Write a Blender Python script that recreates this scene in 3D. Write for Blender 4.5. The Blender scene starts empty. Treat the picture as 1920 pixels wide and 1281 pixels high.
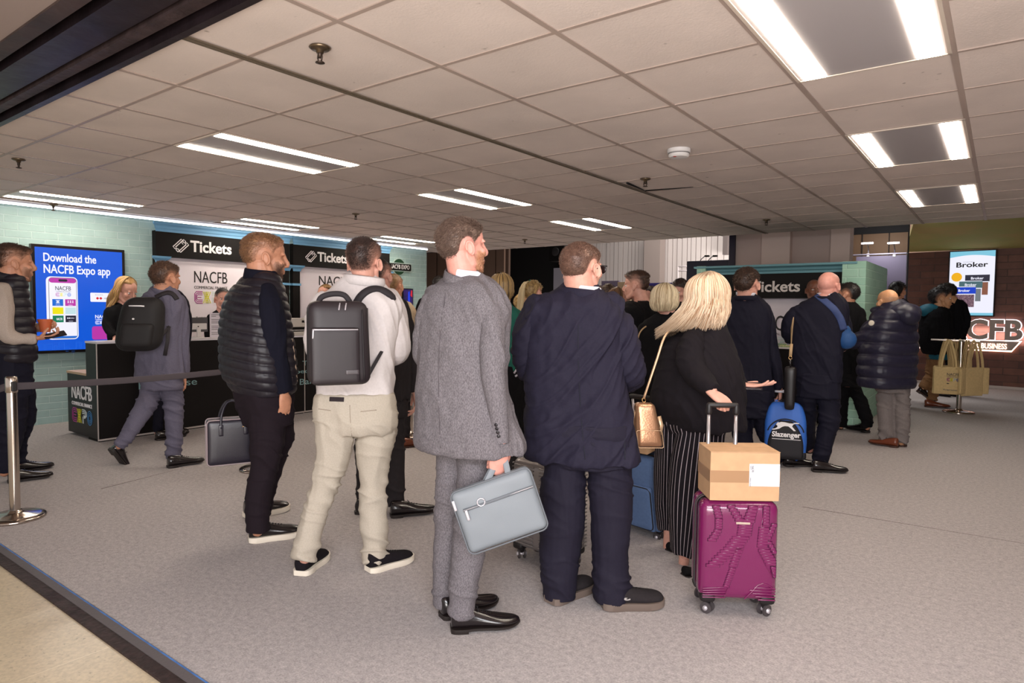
import bpy, bmesh, math, random
import numpy as np
from mathutils import Vector, Matrix, noise
from mathutils.bvhtree import BVHTree
random.seed(7); np.random.seed(7)
sc = bpy.context.scene
# ---------------------------------------------------------------- camera
CAMH = 1.45; FPX = 1226.58; CEIL = 2.65
YAW, PITCH, ROLL = math.radians(36.8686), math.radians(-2.8387), math.radians(0.5071)
_f0 = Vector((-math.sin(YAW)*math.cos(PITCH), math.cos(YAW)*math.cos(PITCH), math.sin(PITCH)))
_r0 = Vector((math.cos(YAW), math.sin(YAW), 0)); _u0 = _r0.cross(_f0)
CR = _r0*math.cos(ROLL) + _u0*math.sin(ROLL); CU = -_r0*math.sin(ROLL) + _u0*math.cos(ROLL); CF = _f0
CAM = Vector((0, 0, CAMH))
cd = bpy.data.cameras.new('camera'); cam = bpy.data.objects.new('camera', cd); sc.collection.objects.link(cam)
cd.sensor_fit = 'HORIZONTAL'; cd.sensor_width = 36; cd.lens = FPX/1920*36; cd.clip_end = 200; cd.clip_start = .05
M = Matrix((CR, CU, -CF)).transposed().to_4x4(); M.translation = CAM; cam.matrix_world = M
sc.camera = cam
# ---------------------------------------------------------------- world, exposure
sc.view_settings.view_transform = 'Standard'; sc.view_settings.look = 'None'
sc.view_settings.gamma = 1; sc.view_settings.use_curve_mapping = False
sc.view_settings.exposure = 0.55
w = bpy.data.worlds.new('world'); sc.world = w; w.use_nodes = True
w.node_tree.nodes['Background'].inputs[0].default_value = (1.0, .93, .88, 1)
w.node_tree.nodes['Background'].inputs[1].default_value = .52
STRIP = 20.0     # ceiling strip light emission
def area(name, loc, rot, sx, sy, power, col=(1, .95, .9)):
    l = bpy.data.lights.new(name, 'AREA'); l.shape = 'RECTANGLE'; l.size = sx; l.size_y = sy; l.energy = power; l.color = col
    o = bpy.data.objects.new(name, l); sc.collection.objects.link(o); o.location = loc; o.rotation_euler = rot; return o
# bright concourse behind the photographer, and the exhibition hall beyond
area('concourse_light', (0.7, -0.6, 2.62), (math.radians(30), 0, math.radians(38)), 3.6, 1.4, 230, (.93, .95, 1))
area('added_ceiling_fill', (0.5, -1.0, 1.0), (math.radians(128), 0, math.radians(37)), 2.8, 1.2, 120, (1, .95, .92))  # added unseen fill pointing up, only to brighten the near ceiling; no real fitting
area('hall_light', (-5, 17, 6.0), (0, 0, 0), 9, 4, 480, (1, .95, .9))
area('hall_wall_light', (-4.3, 19.2, 2.4), (math.radians(115), 0, 0), 3, .5, 160, (1, .96, .92))
# ---------------------------------------------------------------- pixel helpers
def ray(px, py): return CF + CR*((px-960)/FPX) - CU*((py-640.5)/FPX)
def at(px, py, x=None, y=None, z=None):
    d = ray(px, py)
    t = (x-CAM.x)/d.x if x is not None else (y-CAM.y)/d.y if y is not None else (z-CAM.z)/d.z
    return CAM + d*t
def S(r, g, b):
    f = lambda v: ((v/255+.055)/1.055)**2.4 if v > 10 else v/255/12.92
    return (f(r), f(g), f(b), 1)
# ---------------------------------------------------------------- materials
MC = {}
def mat(name, col, rough=.7, metal=0, emit=0, bump=0, bscale=200, var=0, vscale=30, stretch=(1, 1, 1), sheen=0, coat=0, trans=0, ecol=None, col2=None, spec=None):
    if name in MC: return MC[name]
    m = bpy.data.materials.new(name); m.use_nodes = True; nt = m.node_tree; N = nt.nodes; L = nt.links
    b = N['Principled BSDF']; b.inputs['Base Color'].default_value = col; b.inputs['Roughness'].default_value = rough
    b.inputs['Metallic'].default_value = metal
    if spec is not None: b.inputs['Specular IOR Level'].default_value = spec
    if sheen: b.inputs['Sheen Weight'].default_value = sheen
    if coat: b.inputs['Coat Weight'].default_value = coat; b.inputs['Coat Roughness'].default_value = .08
    if trans: b.inputs['Transmission Weight'].default_value = trans
    if emit: b.inputs['Emission Color'].default_value = ecol or col; b.inputs['Emission Strength'].default_value = emit
    if bump or var:
        tc = N.new('ShaderNodeTexCoord'); mp = N.new('ShaderNodeMapping'); L.new(tc.outputs['Object'], mp.inputs[0]); mp.inputs['Scale'].default_value = stretch
    if var:
        n = N.new('ShaderNodeTexNoise'); n.inputs['Scale'].default_value = vscale; n.inputs['Detail'].default_value = 4; L.new(mp.outputs[0], n.inputs[0])
        cr = N.new('ShaderNodeValToRGB'); L.new(n.outputs[0], cr.inputs[0])
        c2 = col2 or tuple(min(1, v*(1+var)) for v in col[:3])+(1,)
        c1 = col if col2 else tuple(v*(1-var) for v in col[:3])+(1,)
        cr.color_ramp.elements[0].position = .35; cr.color_ramp.elements[1].position = .65
        cr.color_ramp.elements[0].color = c1; cr.color_ramp.elements[1].color = c2; L.new(cr.outputs[0], b.inputs['Base Color'])
    if bump:
        n = N.new('ShaderNodeTexNoise'); n.inputs['Scale'].default_value = bscale; n.inputs['Detail'].default_value = 3; L.new(mp.outputs[0], n.inputs[0])
        bp = N.new('ShaderNodeBump'); bp.inputs['Strength'].default_value = bump; bp.inputs['Distance'].default_value = .01; L.new(n.outputs[0], bp.inputs['Height']); L.new(bp.outputs[0], b.inputs['Normal'])
    MC[name] = m; return m
def mat_brick(name, c1, c2, mortar, axis, bw=.25, bh=.082, ms=.006, rough=.6, bump=.5, noise_amt=.25):
    m = bpy.data.materials.new(name); m.use_nodes = True; nt = m.node_tree; N = nt.nodes; L = nt.links; b = N['Principled BSDF']
    tc = N.new('ShaderNodeTexCoord'); sp = N.new('ShaderNodeSeparateXYZ'); cb = N.new('ShaderNodeCombineXYZ'); L.new(tc.outputs['Object'], sp.inputs[0])
    if axis == 'both':
        ad = N.new('ShaderNodeMath'); ad.operation = 'ADD'; L.new(sp.outputs[0], ad.inputs[0]); L.new(sp.outputs[1], ad.inputs[1]); L.new(ad.outputs[0], cb.inputs[0])
    else: L.new(sp.outputs[axis], cb.inputs[0])
    L.new(sp.outputs[2], cb.inputs[1])
    br = N.new('ShaderNodeTexBrick'); L.new(cb.outputs[0], br.inputs['Vector']); br.inputs['Color1'].default_value = c1; br.inputs['Color2'].default_value = c2; br.inputs['Mortar'].default_value = mortar
    br.inputs['Scale'].default_value = 1; br.inputs['Brick Width'].default_value = bw; br.inputs['Row Height'].default_value = bh; br.inputs['Mortar Size'].default_value = ms; br.inputs['Mortar Smooth'].default_value = .6
    n = N.new('ShaderNodeTexNoise'); n.inputs['Scale'].default_value = 9; n.inputs['Detail'].default_value = 5; L.new(tc.outputs['Object'], n.inputs[0])
    mr = N.new('ShaderNodeMapRange'); mr.inputs['To Min'].default_value = 1-noise_amt; mr.inputs['To Max'].default_value = 1+noise_amt; L.new(n.outputs[0], mr.inputs[0])
    mx = N.new('ShaderNodeVectorMath'); mx.operation = 'SCALE'; L.new(br.outputs['Color'], mx.inputs[0]); L.new(mr.outputs[0], mx.inputs['Scale'])
    L.new(mx.outputs[0], b.inputs['Base Color']); b.inputs['Roughness'].default_value = rough
    iv = N.new('ShaderNodeMath'); iv.operation = 'SUBTRACT'; iv.inputs[0].default_value = 1; L.new(br.outputs['Fac'], iv.inputs[1])
    bp = N.new('ShaderNodeBump'); bp.inputs['Strength'].default_value = bump; bp.inputs['Distance'].default_value = .012; L.new(iv.outputs[0], bp.inputs['Height']); L.new(bp.outputs[0], b.inputs['Normal'])
    MC[name] = m; return m
def mat_attr(name, c1, c2, rough=.55, skin=None, sheen=0):
    """colour varies with the vertex attribute hv (strand tone) and fade (thin hair over skin)"""
    if name in MC: return MC[name]
    m = bpy.data.materials.new(name); m.use_nodes = True; nt = m.node_tree; N = nt.nodes; L = nt.links; b = N['Principled BSDF']
    a = N.new('ShaderNodeAttribute'); a.attribute_name = 'hv'
    mx = N.new('ShaderNodeMix'); mx.data_type = 'RGBA'; L.new(a.outputs['Fac'], mx.inputs['Factor']); mx.inputs[6].default_value = c1; mx.inputs[7].default_value = c2
    out = mx.outputs[2]
    if skin:
        a2 = N.new('ShaderNodeAttribute'); a2.attribute_name = 'fade'
        m2 = N.new('ShaderNodeMix'); m2.data_type = 'RGBA'; L.new(a2.outputs['Fac'], m2.inputs['Factor']); m2.inputs[6].default_value = skin; L.new(out, m2.inputs[7]); out = m2.outputs[2]
    L.new(out, b.inputs['Base Color']); b.inputs['Roughness'].default_value = rough
    MC[name] = m; return m
# ---------------------------------------------------------------- mesh helpers
def unit(v): v = Vector(v); return v.normalized() if v.length > 1e-9 else Vector((0, 0, 1))
class MB:
    def __init__(s): s.v = []; s.f = []; s.m = []; s.mi = 0
    def add(s, vs, fs):
        o = len(s.v); s.v += [tuple(v) for v in vs]; s.f += [tuple(i+o for i in f) for f in fs]; s.m += [s.mi]*len(fs); return s
    def box(s, a, b):
        x0, x1 = sorted((a[0], b[0])); y0, y1 = sorted((a[1], b[1])); z0, z1 = sorted((a[2], b[2]))
        return s.add([(x0,y0,z0),(x1,y0,z0),(x1,y1,z0),(x0,y1,z0),(x0,y0,z1),(x1,y0,z1),(x1,y1,z1),(x0,y1,z1)], [(0,3,2,1),(4,5,6,7),(0,1,5,4),(1,2,6,5),(2,3,7,6),(3,0,4,7)])
    def fbox(s, F, a0, a1, b0, b1, c0, c1):
        P = F.pt
        return s.add([P(a0,b0,c0),P(a1,b0,c0),P(a1,b1,c0),P(a0,b1,c0),P(a0,b0,c1),P(a1,b0,c1),P(a1,b1,c1),P(a0,b1,c1)], [(0,3,2,1),(4,5,6,7),(0,1,5,4),(1,2,6,5),(2,3,7,6),(3,0,4,7)])
    def loft(s, rings, cap=True, closed=False):
        n = len(rings[0]); vs = [p for r in rings for p in r]; fs = []
        R = len(rings)
        for i in range(R if closed else R-1):
            j = (i+1) % R
            for k in range(n): fs.append((i*n+k, i*n+(k+1) % n, j*n+(k+1) % n, j*n+k))
        if cap and not closed: fs.append(tuple(range(n-1, -1, -1))); fs.append(tuple((R-1)*n+k for k in range(n)))
        return s.add(vs, fs)
    def tube(s, pts, rad, n=12, closed=False, up=None, round_ends=False):
        pts = [Vector(p) for p in pts]
        if not hasattr(rad, '__len__'): rad = [rad]*len(pts)
        elif len(rad) == 2 and len(pts) != 2: rad = [tuple(rad)]*len(pts)
        if round_ends and not closed:
            t0 = (pts[0]-pts[1]).normalized(); t1 = (pts[-1]-pts[-2]).normalized()
            r0, r1 = rad[0], rad[-1]; sc_ = lambda r, k: tuple(x*k for x in r) if hasattr(r, '__len__') else r*k
            mx = lambda r: max(r) if hasattr(r, '__len__') else r
            A = [(pts[0]+t0*mx(r0)*math.sin(a), sc_(r0, max(.05, math.cos(a)))) for a in (1.5, 1.1, .6)]
            B = [(pts[-1]+t1*mx(r1)*math.sin(a), sc_(r1, max(.05, math.cos(a)))) for a in (.6, 1.1, 1.5)]
            pts = [a for a, _ in A]+pts+[b for b, _ in B]; rad = [r for _, r in A]+list(rad)+[r for _, r in B]
        rings = []; nrm = None
        for i, p in enumerate(pts):
            a = pts[i-1] if (i > 0 or closed) else pts[i]; b = pts[(i+1) % len(pts)] if (i < len(pts)-1 or closed) else pts[i]
            t = unit(b-a)
            if up is not None: nrm = unit(Vector(up)-t*Vector(up).dot(t))
            elif nrm is None: nrm = unit(t.orthogonal())
            else: nrm = unit(nrm-t*nrm.dot(t))
            bi = t.cross(nrm); r = rad[i]; ra, rb = r if hasattr(r, '__len__') else (r, r)
            rings.append([p+bi*(ra*math.cos(2*math.pi*k/n))+nrm*(rb*math.sin(2*math.pi*k/n)) for k in range(n)])
        return s.loft(rings, closed=closed)
    def ell(s, c, r, R=None, nu=20, nv=12):
        c = Vector(c); R = R or Matrix.Identity(3); vs = []; fs = []
        for i in range(nv+1):
            th = math.pi*i/nv
            for j in range(nu):
                ph = 2*math.pi*j/nu; vs.append(c+R@Vector((r[0]*math.sin(th)*math.cos(ph), r[1]*math.sin(th)*math.sin(ph), r[2]*math.cos(th))))
        for i in range(nv):
            for j in range(nu):
                a, b, c_, d = i*nu+j, (i+1)*nu+j, (i+1)*nu+(j+1) % nu, i*nu+(j+1) % nu
                fs.append((a, d, c_, b)[::-1])
        return s.add(vs, fs)
    def lathe(s, base, prof, n=32, axis=(0, 0, 1)):
        ax = unit(axis); u = unit(ax.orthogonal()); v = ax.cross(u); base = Vector(base)
        return s.loft([[base+ax*h+u*(r*math.cos(2*math.pi*k/n))+v*(r*math.sin(2*math.pi*k/n)) for k in range(n)] for r, h in prof])
    def ribbon(s, pts, nrms, w, t):
        rings = []
        for i, p in enumerate(pts):
            tt = unit(pts[min(i+1, len(pts)-1)]-pts[max(i-1, 0)]); n = unit(nrms[i]); b = unit(tt.cross(n)); n = b.cross(tt)
            ww = w[i] if hasattr(w, '__len__') else w
            rings.append([p+b*ww+n*t*.3, p+b*ww*.8+n*t, p-b*ww*.8+n*t, p-b*ww+n*t*.3, p-b*ww-n*t, p+b*ww-n*t])
        return s.loft(rings)
    def rbox(s, F, w, h, t, r, c=(0, 0, 0), N=10, puff=0, taper=0, shape=None):
        """rounded box in frame F centred on c, sizes w,h,t"""
        H = (w/2, h/2, t/2); vs = []; fs = []; idx = {}
        r = min(r, *H)
        def mapq(q):
            p = [max(-(H[i]-r), min(H[i]-r, q[i]*H[i])) for i in range(3)]
            d = [q[i]*H[i]-p[i] for i in range(3)]; l = math.sqrt(sum(x*x for x in d)) or 1
            P = [p[i]+r*d[i]/l for i in range(3)]
            if puff: P[2] += (1 if q[2] > 0 else -1)*abs(q[2])*puff*(1-q[0]**2)*(1-q[1]**2)
            if taper: k = 1-taper*(P[1]/h+.5); P[0] *= k; P[2] *= k
            if shape: P = shape(P)
            return F.pt(c[0]+P[0], c[1]+P[1], c[2]+P[2])
        g = [math.sin(math.pi/2*(-1+2*i/N)) for i in range(N+1)]
        def vid(q):
            k = tuple(round(x, 5) for x in q)
            if k not in idx: idx[k] = len(vs); vs.append(mapq(q))
            return idx[k]
        for ax in range(3):
            for sg in (-1, 1):
                for i in range(N):
                    for j in range(N):
                        qs = []
                        for a, b in ((i, j), (i+1, j), (i+1, j+1), (i, j+1)):
                            q = [0, 0, 0]; q[ax] = sg; q[(ax+1) % 3] = g[a]; q[(ax+2) % 3] = g[b]; qs.append(vid(q))
                        fs.append(tuple(qs if sg > 0 else qs[::-1]))
        return s.add(vs, fs)
    def build(s, name, m, parent=None, smooth=True, label=None, cat=None, group=None, kind=None, attrs=None, bevel=0):
        return build(name, s.v, s.f, m, parent, smooth, label, cat, group, kind, attrs, s.m if any(s.m) else None, bevel)
def root_of(o):
    while o.parent: o = o.parent
    return o
def build(name, v, f, m, parent=None, smooth=True, label=None, cat=None, group=None, kind=None, attrs=None, mi=None, bevel=0):
    V_ = np.array(v, dtype=float).reshape(-1, 3)
    if parent is not None: org = np.array(root_of(parent).location)
    elif kind == 'structure': org = np.zeros(3)
    else: mn, mx = V_.min(0), V_.max(0); org = np.array([(mn[0]+mx[0])/2, (mn[1]+mx[1])/2, mn[2]])
    me = bpy.data.meshes.new(name); me.from_pydata((V_-org).tolist(), [], [tuple(int(i) for i in q) for q in f])
    for mm in (m if isinstance(m, (list, tuple)) else [m]): me.materials.append(mm)
    if mi is not None: me.polygons.foreach_set('material_index', mi)
    me.update()
    if attrs:
        for k, a in attrs.items():
            at_ = me.attributes.new(k, 'FLOAT', 'POINT'); at_.data.foreach_set('value', np.asarray(a, dtype=np.float32))
    o = bpy.data.objects.new(name, me); sc.collection.objects.link(o)
    if parent is None: o.location = org
    else: o.parent = parent
    if smooth:
        me.polygons.foreach_set('use_smooth', [True]*len(me.polygons))
        if smooth == 'auto':
            try: me.set_sharp_from_angle(angle=math.radians(35))
            except Exception: pass
    if bevel:
        b = o.modifiers.new('bevel', 'BEVEL'); b.width = bevel; b.segments = 2; b.limit_method = 'ANGLE'
    tag(o, label, cat, group, kind); return o
def tag(o, label=None, cat=None, group=None, kind=None):
    if label: o['label'] = label
    if cat: o['category'] = cat
    if group: o['group'] = group
    if kind: o['kind'] = kind
def thing(name, loc, label, cat, group=None):
    o = bpy.data.objects.new(name, None); o.location = loc; o.empty_display_size = .1; sc.collection.objects.link(o); tag(o, label, cat, group); return o
def dup(o, loc=None, parent=None, label=None):
    c = o.copy(); sc.collection.objects.link(c)
    if parent: c.parent = parent
    if loc is not None: c.location = loc
    if label: c['label'] = label
    for ch in list(o.children): dup(ch, parent=c)
    return c
class Frame:
    def __init__(s, o, u, v, n=None):
        s.o = Vector(o); s.u = unit(u); v = Vector(v); s.v = unit(v-s.u*v.dot(s.u)); s.n = s.u.cross(s.v) if n is None else unit(n)
    def pt(s, a, b, c=0): return s.o+s.u*a+s.v*b+s.n*c
def flat(F, poly, name, m, parent, c=.002, th=.0015):
    """thin solid of a polygon given in frame coordinates"""
    n = len(poly); mb = MB(); vs = [F.pt(a, b, c) for a, b in poly]+[F.pt(a, b, c-th) for a, b in poly]
    mb.add(vs, [tuple(range(n)), tuple(range(2*n-1, n-1, -1))]+[(i, i+n, (i+1) % n+n, (i+1) % n) for i in range(n)])
    return mb.build(name, m, parent, smooth=False)
def rrect(x0, y0, x1, y1, r, n=6):
    out = []
    for cx, cy, a0 in ((x1-r, y1-r, 0), (x0+r, y1-r, 90), (x0+r, y0+r, 180), (x1-r, y0+r, 270)):
        for i in range(n+1): a = math.radians(a0+90*i/n); out.append((cx+r*math.cos(a), cy+r*math.sin(a)))
    return out
def circ(cx, cy, rx, ry=None, n=40): ry = ry or rx; return [(cx+rx*math.cos(2*math.pi*i/n), cy+ry*math.sin(2*math.pi*i/n)) for i in range(n)]
_tc = {}
def text_mesh(body, bold, ext):
    k = (body, bold, ext)
    if k in _tc: return _tc[k]
    cu = bpy.data.curves.new('t', 'FONT'); cu.body = body; cu.size = 1; cu.offset = bold; cu.extrude = ext; cu.resolution_u = 4
    o = bpy.data.objects.new('t', cu); sc.collection.objects.link(o); dg = bpy.context.evaluated_depsgraph_get()
    me = bpy.data.meshes.new_from_object(o.evaluated_get(dg)); v = np.array([p.co[:] for p in me.vertices]); f = [tuple(p.vertices) for p in me.polygons]
    bpy.data.objects.remove(o); bpy.data.curves.remove(cu); bpy.data.meshes.remove(me); _tc[k] = (v, f); return v, f
def text(body, F, x0, y0, x1, y1, m, parent, name='lettering', bold=0.0, c=.003, th=.002, ext=.01):
    v, f = text_mesh(body, bold, ext); mn, mx = v.min(0), v.max(0); sx = (x1-x0)/(mx[0]-mn[0]); sy = (y1-y0)/(mx[1]-mn[1])
    vs = [F.pt(x0+(p[0]-mn[0])*sx, y0+(p[1]-mn[1])*sy, c+(p[2]/ext)*th) for p in v]
    return build(name, vs, f, m, parent, smooth=False)
def expo(F, x0, y0, x1, y1, cols, parent, c=.003, lw=None):
    """the four line-drawn letters E X P O, each of parallel strokes, in four colours"""
    W = (x1-x0); cw = W/4.25; H = y1-y0; lw = lw or H*.034; g = H*.17
    def strokes(i, paths):
        mb = MB()
        for p in paths:
            pts = [F.pt(x0+i*(cw*1.08)+a*cw, y0+b*H, c) for a, b in p]
            mb.tube(pts, [(lw, .002)]*len(pts) if len(pts) != 2 else [(lw, .002), (lw, .002)], n=4, up=F.n)
        mb.build('emblem_letter', cols[i], parent, smooth=False)
    E = []
    for k in range(3):
        d = k*.14; E.append([(1, 1-d), (.25+d*.6, 1-d), (.02+d, .8-d*.5), (.02+d, .2+d*.5), (.25+d*.6, d), (1, d)])
    E.append([(.4, .5), (.85, .5)])
    strokes(0, E)
    X = []
    for k in range(3): d = k*.2; X += [[(d, 1), (.55+d, 0)], [(d, 0), (.55+d, 1)]]
    strokes(1, X)
    P = []
    for k in range(3): d = k*.13; P.append([(.05, 1-d), (.6, 1-d), (.95-d, .85-d*.4), (.95-d, .6+d*.2), (.6, .42+d*.6), (.3, .42+d*.6)])
    P += [[(.1, .5), (.1, 0)], [(.27, .42), (.27, 0)]]
    strokes(2, P)
    O = []
    for r_ in (.5, .34, .2):
        O.append([(.5+r_*math.cos(a*math.pi/8), .5+r_*math.sin(a*math.pi/8)) for a in range(17)])
    strokes(3, O)
# ================================================================ THE SETTING
WALLX = -9.28
m_carpet = mat('carpet', S(172,165,164), .95, bump=.35, bscale=260, var=.16, vscale=120)
def carpet_nodes():
    nt = m_carpet.node_tree; N = nt.nodes; L = nt.links; b = N['Principled BSDF']
    old = b.inputs['Base Color'].links[0].from_socket
    n = N.new('ShaderNodeTexNoise'); n.inputs['Scale'].default_value = 38; n.inputs['Detail'].default_value = 6; tc = N.new('ShaderNodeTexCoord'); L.new(tc.outputs['Object'], n.inputs[0])
    r = N.new('ShaderNodeMapRange'); r.inputs['From Min'].default_value = .3; r.inputs['From Max'].default_value = .7; r.inputs['To Min'].default_value = .84; r.inputs['To Max'].default_value = 1.14; L.new(n.outputs[0], r.inputs[0])
    v = N.new('ShaderNodeVectorMath'); v.operation = 'SCALE'; L.new(old, v.inputs[0]); L.new(r.outputs[0], v.inputs['Scale']); L.new(v.outputs[0], b.inputs['Base Color'])
carpet_nodes()
MB().box((-19, 1.27, -.06), (9, 24, 0)).build('floor', m_carpet, smooth=False, kind='structure')
for a_, b_ in (((1505, 951), (1990, 1031)), ((190, 917), (335, 880))):
    A_ = at(*a_, z=0); B_ = at(*b_, z=0); MB().tube([A_+Vector((0, 0, .0005)), B_+Vector((0, 0, .0005))], (.0022, .0008), n=4, up=(0, 0, 1)).build('trim_18', mat('carpet_joint', S(92,80,74), .9), kind='structure', smooth=False)
m_vinyl = mat('vinyl', S(196,180,152), .28, bump=.03, bscale=20, var=.10, vscale=60)
def vinyl_nodes():
    nt = m_vinyl.node_tree; N = nt.nodes; L = nt.links; b = N['Principled BSDF']
    old = b.inputs['Base Color'].links[0].from_socket
    tc = N.new('ShaderNodeTexCoord'); br = N.new('ShaderNodeTexBrick'); L.new(tc.outputs['Object'], br.inputs['Vector']); br.offset = 0
    br.inputs['Scale'].default_value = 1; br.inputs['Brick Width'].default_value = .6; br.inputs['Row Height'].default_value = .6; br.inputs['Mortar Size'].default_value = .0016
    n = N.new('ShaderNodeTexNoise'); n.inputs['Scale'].default_value = 55; n.inputs['Detail'].default_value = 3; L.new(tc.outputs['Object'], n.inputs[0])
    r = N.new('ShaderNodeValToRGB'); L.new(n.outputs[0], r.inputs[0]); r.color_ramp.elements[0].position = .28; r.color_ramp.elements[1].position = .36; r.color_ramp.elements[0].color = (.25,.25,.25,1); r.color_ramp.elements[1].color = (1,1,1,1)
    mx = N.new('ShaderNodeMix'); mx.data_type = 'RGBA'; mx.blend_type = 'MULTIPLY'; mx.inputs[0].default_value = .45; L.new(old, mx.inputs[6]); L.new(r.outputs[0], mx.inputs[7])
    m2 = N.new('ShaderNodeMix'); m2.data_type = 'RGBA'; L.new(br.outputs['Fac'], m2.inputs[0]); L.new(mx.outputs[2], m2.inputs[6]); m2.inputs[7].default_value = S(226,212,186); L.new(m2.outputs[2], b.inputs['Base Color'])
vinyl_nodes()
MB().box((-14, -5, -.066), (9, 1.16, -.006)).build('floor', m_vinyl, smooth=False, kind='structure')
MB().box((-14, 1.16, -.06), (9, 1.215, .003)).build('trim_1', mat('door_track', S(58,44,44), .55, metal=.5, bump=.4, bscale=40, var=.4, vscale=25), kind='structure', smooth=False)
MB().box((-14, 1.215, -.06), (9, 1.255, .006)).build('trim_2', mat('carpet_edging', S(92,86,88), .6, bump=.2, bscale=60), kind='structure', smooth=False)
MB().box((-14, 1.256, -.05), (9, 1.264, .0045)).build('trim_3', mat('blue_tape', S(70,120,190), .6, var=.35, vscale=8), kind='structure', smooth=False)
# ceiling: square tiles laid on a white metal grid
GS, GQ, GX, GY = .62725, .68271, -.22677, 2.42379
m_tile = mat('ceiling_tile', S(222,208,200), .9, bump=.12, bscale=90, var=.05, vscale=2.2)
def tile_nodes():
    nt = m_tile.node_tree; N = nt.nodes; L = nt.links; b = N['Principled BSDF']; old = b.inputs['Base Color'].links[0].from_socket
    tc = N.new('ShaderNodeTexCoord'); n = N.new('ShaderNodeTexNoise'); n.inputs['Scale'].default_value = 14; n.inputs['Detail'].default_value = 2
    L.new(tc.outputs['Object'], n.inputs[0]); r = N.new('ShaderNodeValToRGB'); L.new(n.outputs[0], r.inputs[0]); e = r.color_ramp.elements
    e[0].position = .22; e[1].position = .27; e[0].color = S(120,96,84); e[1].color = (1,1,1,1)
    mx = N.new('ShaderNodeMix'); mx.data_type = 'RGBA'; mx.blend_type = 'MULTIPLY'; mx.inputs[0].default_value = .5; L.new(old, mx.inputs[6]); L.new(r.outputs[0], mx.inputs[7]); L.new(mx.outputs[2], b.inputs['Base Color'])
tile_nodes()
LIGHTS = [(j, i) for j in (0, 6, 12) for i in (0, 4, 8)]
cb = MB(); cb.box((WALLX-1, 1.47, CEIL+.03), (4.2, 10.46, CEIL+.2))
rr = random.Random(3)
for j in range(-6, 14):
    for i in range(-2, 13):
        if any(j == lj and li <= i < li+2 for lj, li in LIGHTS): continue
        x1 = GX-j*GQ-.008; x0 = x1-GQ+.016; y0 = GY+i*GS+.008; y1 = y0+GS-.016
        y0 = max(y0, 1.47); y1 = min(y1, 10.45)
        if y1 <= y0+.02: continue
        d = [CEIL+rr.uniform(-.0005, .0035) for _ in range(4)]
        cb.add([(x0, y0, d[0]), (x1, y0, d[1]), (x1, y1, d[2]), (x0, y1, d[3])], [(0, 3, 2, 1)])
cb.build('ceiling', m_tile, kind='structure', smooth=False)
gb = MB()
for j in range(-6, 15):
    x = GX-j*GQ; wd = .014 if j != 4 else .013
    gb.box((x-wd, 1.47, CEIL-.004), (x+wd, 10.45, CEIL+.03))
for i in range(-1, 13):
    y = GY+i*GS
    if y < 10.45: gb.box((WALLX, y-.011, CEIL-.003), (3.9, y+.011, CEIL+.03))
gb.build('trim_4', mat('grid_metal', S(176,158,148), .45, bump=.05, bscale=30, var=.08, vscale=1.5), kind='structure', smooth=False)
x = GX-4*GQ; db = MB()
for o_ in (-.018, .018): db.box((x+o_-.005, 1.47, CEIL-.010), (x+o_+.005, 10.45, CEIL-.004))
db.box((x-.006, 1.47, CEIL-.0065), (x+.006, 10.45, CEIL-.0045))
db.build('trim_5', mat('divider_track', S(112,100,84), .5, metal=.3), kind='structure', smooth=False)
# dark steel track of the shutter above the threshold
m_dark = mat('shutter_steel', S(44,34,38), .38, metal=.5, bump=.5, bscale=7, var=.35, vscale=5)
m_dark2 = mat('shutter_black', S(16,12,12), .6, bump=.3, bscale=14)
MB().box((-14, 1.435, 2.62), (9, 1.47, 2.95)).build('trim_6', m_dark, kind='structure', smooth=False)
MB().box((-14, 1.345, 2.648), (9, 1.40, 2.95)).build('trim_7', mat('shutter_rail', S(70,56,56), .5, metal=.4, bump=.5, bscale=20, var=.3, vscale=9), kind='structure', smooth=False)
MB().box((-14, 1.30, 2.72), (9, 1.435, 2.76)).build('trim_8', m_dark2, kind='structure', smooth=False)
MB().box((-14, 1.17, 2.66), (9, 1.325, 2.95)).build('trim_9', m_dark, kind='structure', smooth=False)
MB().box((-14, 1.13, 2.75), (9, 1.17, 2.8)).build('trim_10', m_dark2, kind='structure', smooth=False)
MB().box((-14, 1.055, 2.67), (9, 1.13, 2.95)).build('trim_11', mat('shutter_brown', S(58,44,40), .5, bump=.4, bscale=12, var=.3, vscale=6), kind='structure', smooth=False)
MB().box((-14, -3.2, 2.68), (9, 1.055, 2.9)).build('ceiling', mat('soffit', S(150,134,128), .8, bump=.05), kind='structure', smooth=False)
# --- light fittings
m_panel = mat('fitting_panel', S(176,170,172), .45)
m_strip = mat('fitting_tube', (1, .97, .92, 1), .5, emit=STRIP, ecol=(1, .88, .73, 1))
m_frame = mat('fitting_frame', S(214,200,186), .5)
CLN = {0: 'at the right over the brick stand side', 6: 'over the middle of the queue', 12: 'beside the teal stand wall'}
def ceiling_light():
    t = thing('ceiling_light', (0, 0, CEIL), 'x', 'light', 'recessed ceiling light panels')
    w_, l_ = GQ, GS*2
    MB().box((-w_+.012, .012, CEIL-.006), (-.012, l_-.012, CEIL+.03)).build('panel', m_panel, t, smooth=False)
    f = MB()
    for a, b in (((-w_+.006, .006), (-.006, .022)), ((-w_+.006, l_-.022), (-.006, l_-.006)), ((-w_+.006, .006), (-w_+.022, l_-.006)), ((-.022, .006), (-.006, l_-.006))): f.box((*a, CEIL-.010), (*b, CEIL))
    f.build('frame', m_frame, t, smooth=False)
    for xa, xb in ((-.040, -.140), (-w_+.145, -w_+.045)): MB().box((xa, .03, CEIL-.012), (xb, l_-.03, CEIL-.006)).build('diffuser', m_strip, t, smooth=False)
    return t
cl0 = ceiling_light()
ylab = {0: 'nearest', 4: 'second', 8: 'farthest'}; xlab = {0: 'right-hand', 6: 'middle', 12: 'left-hand'}
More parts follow.
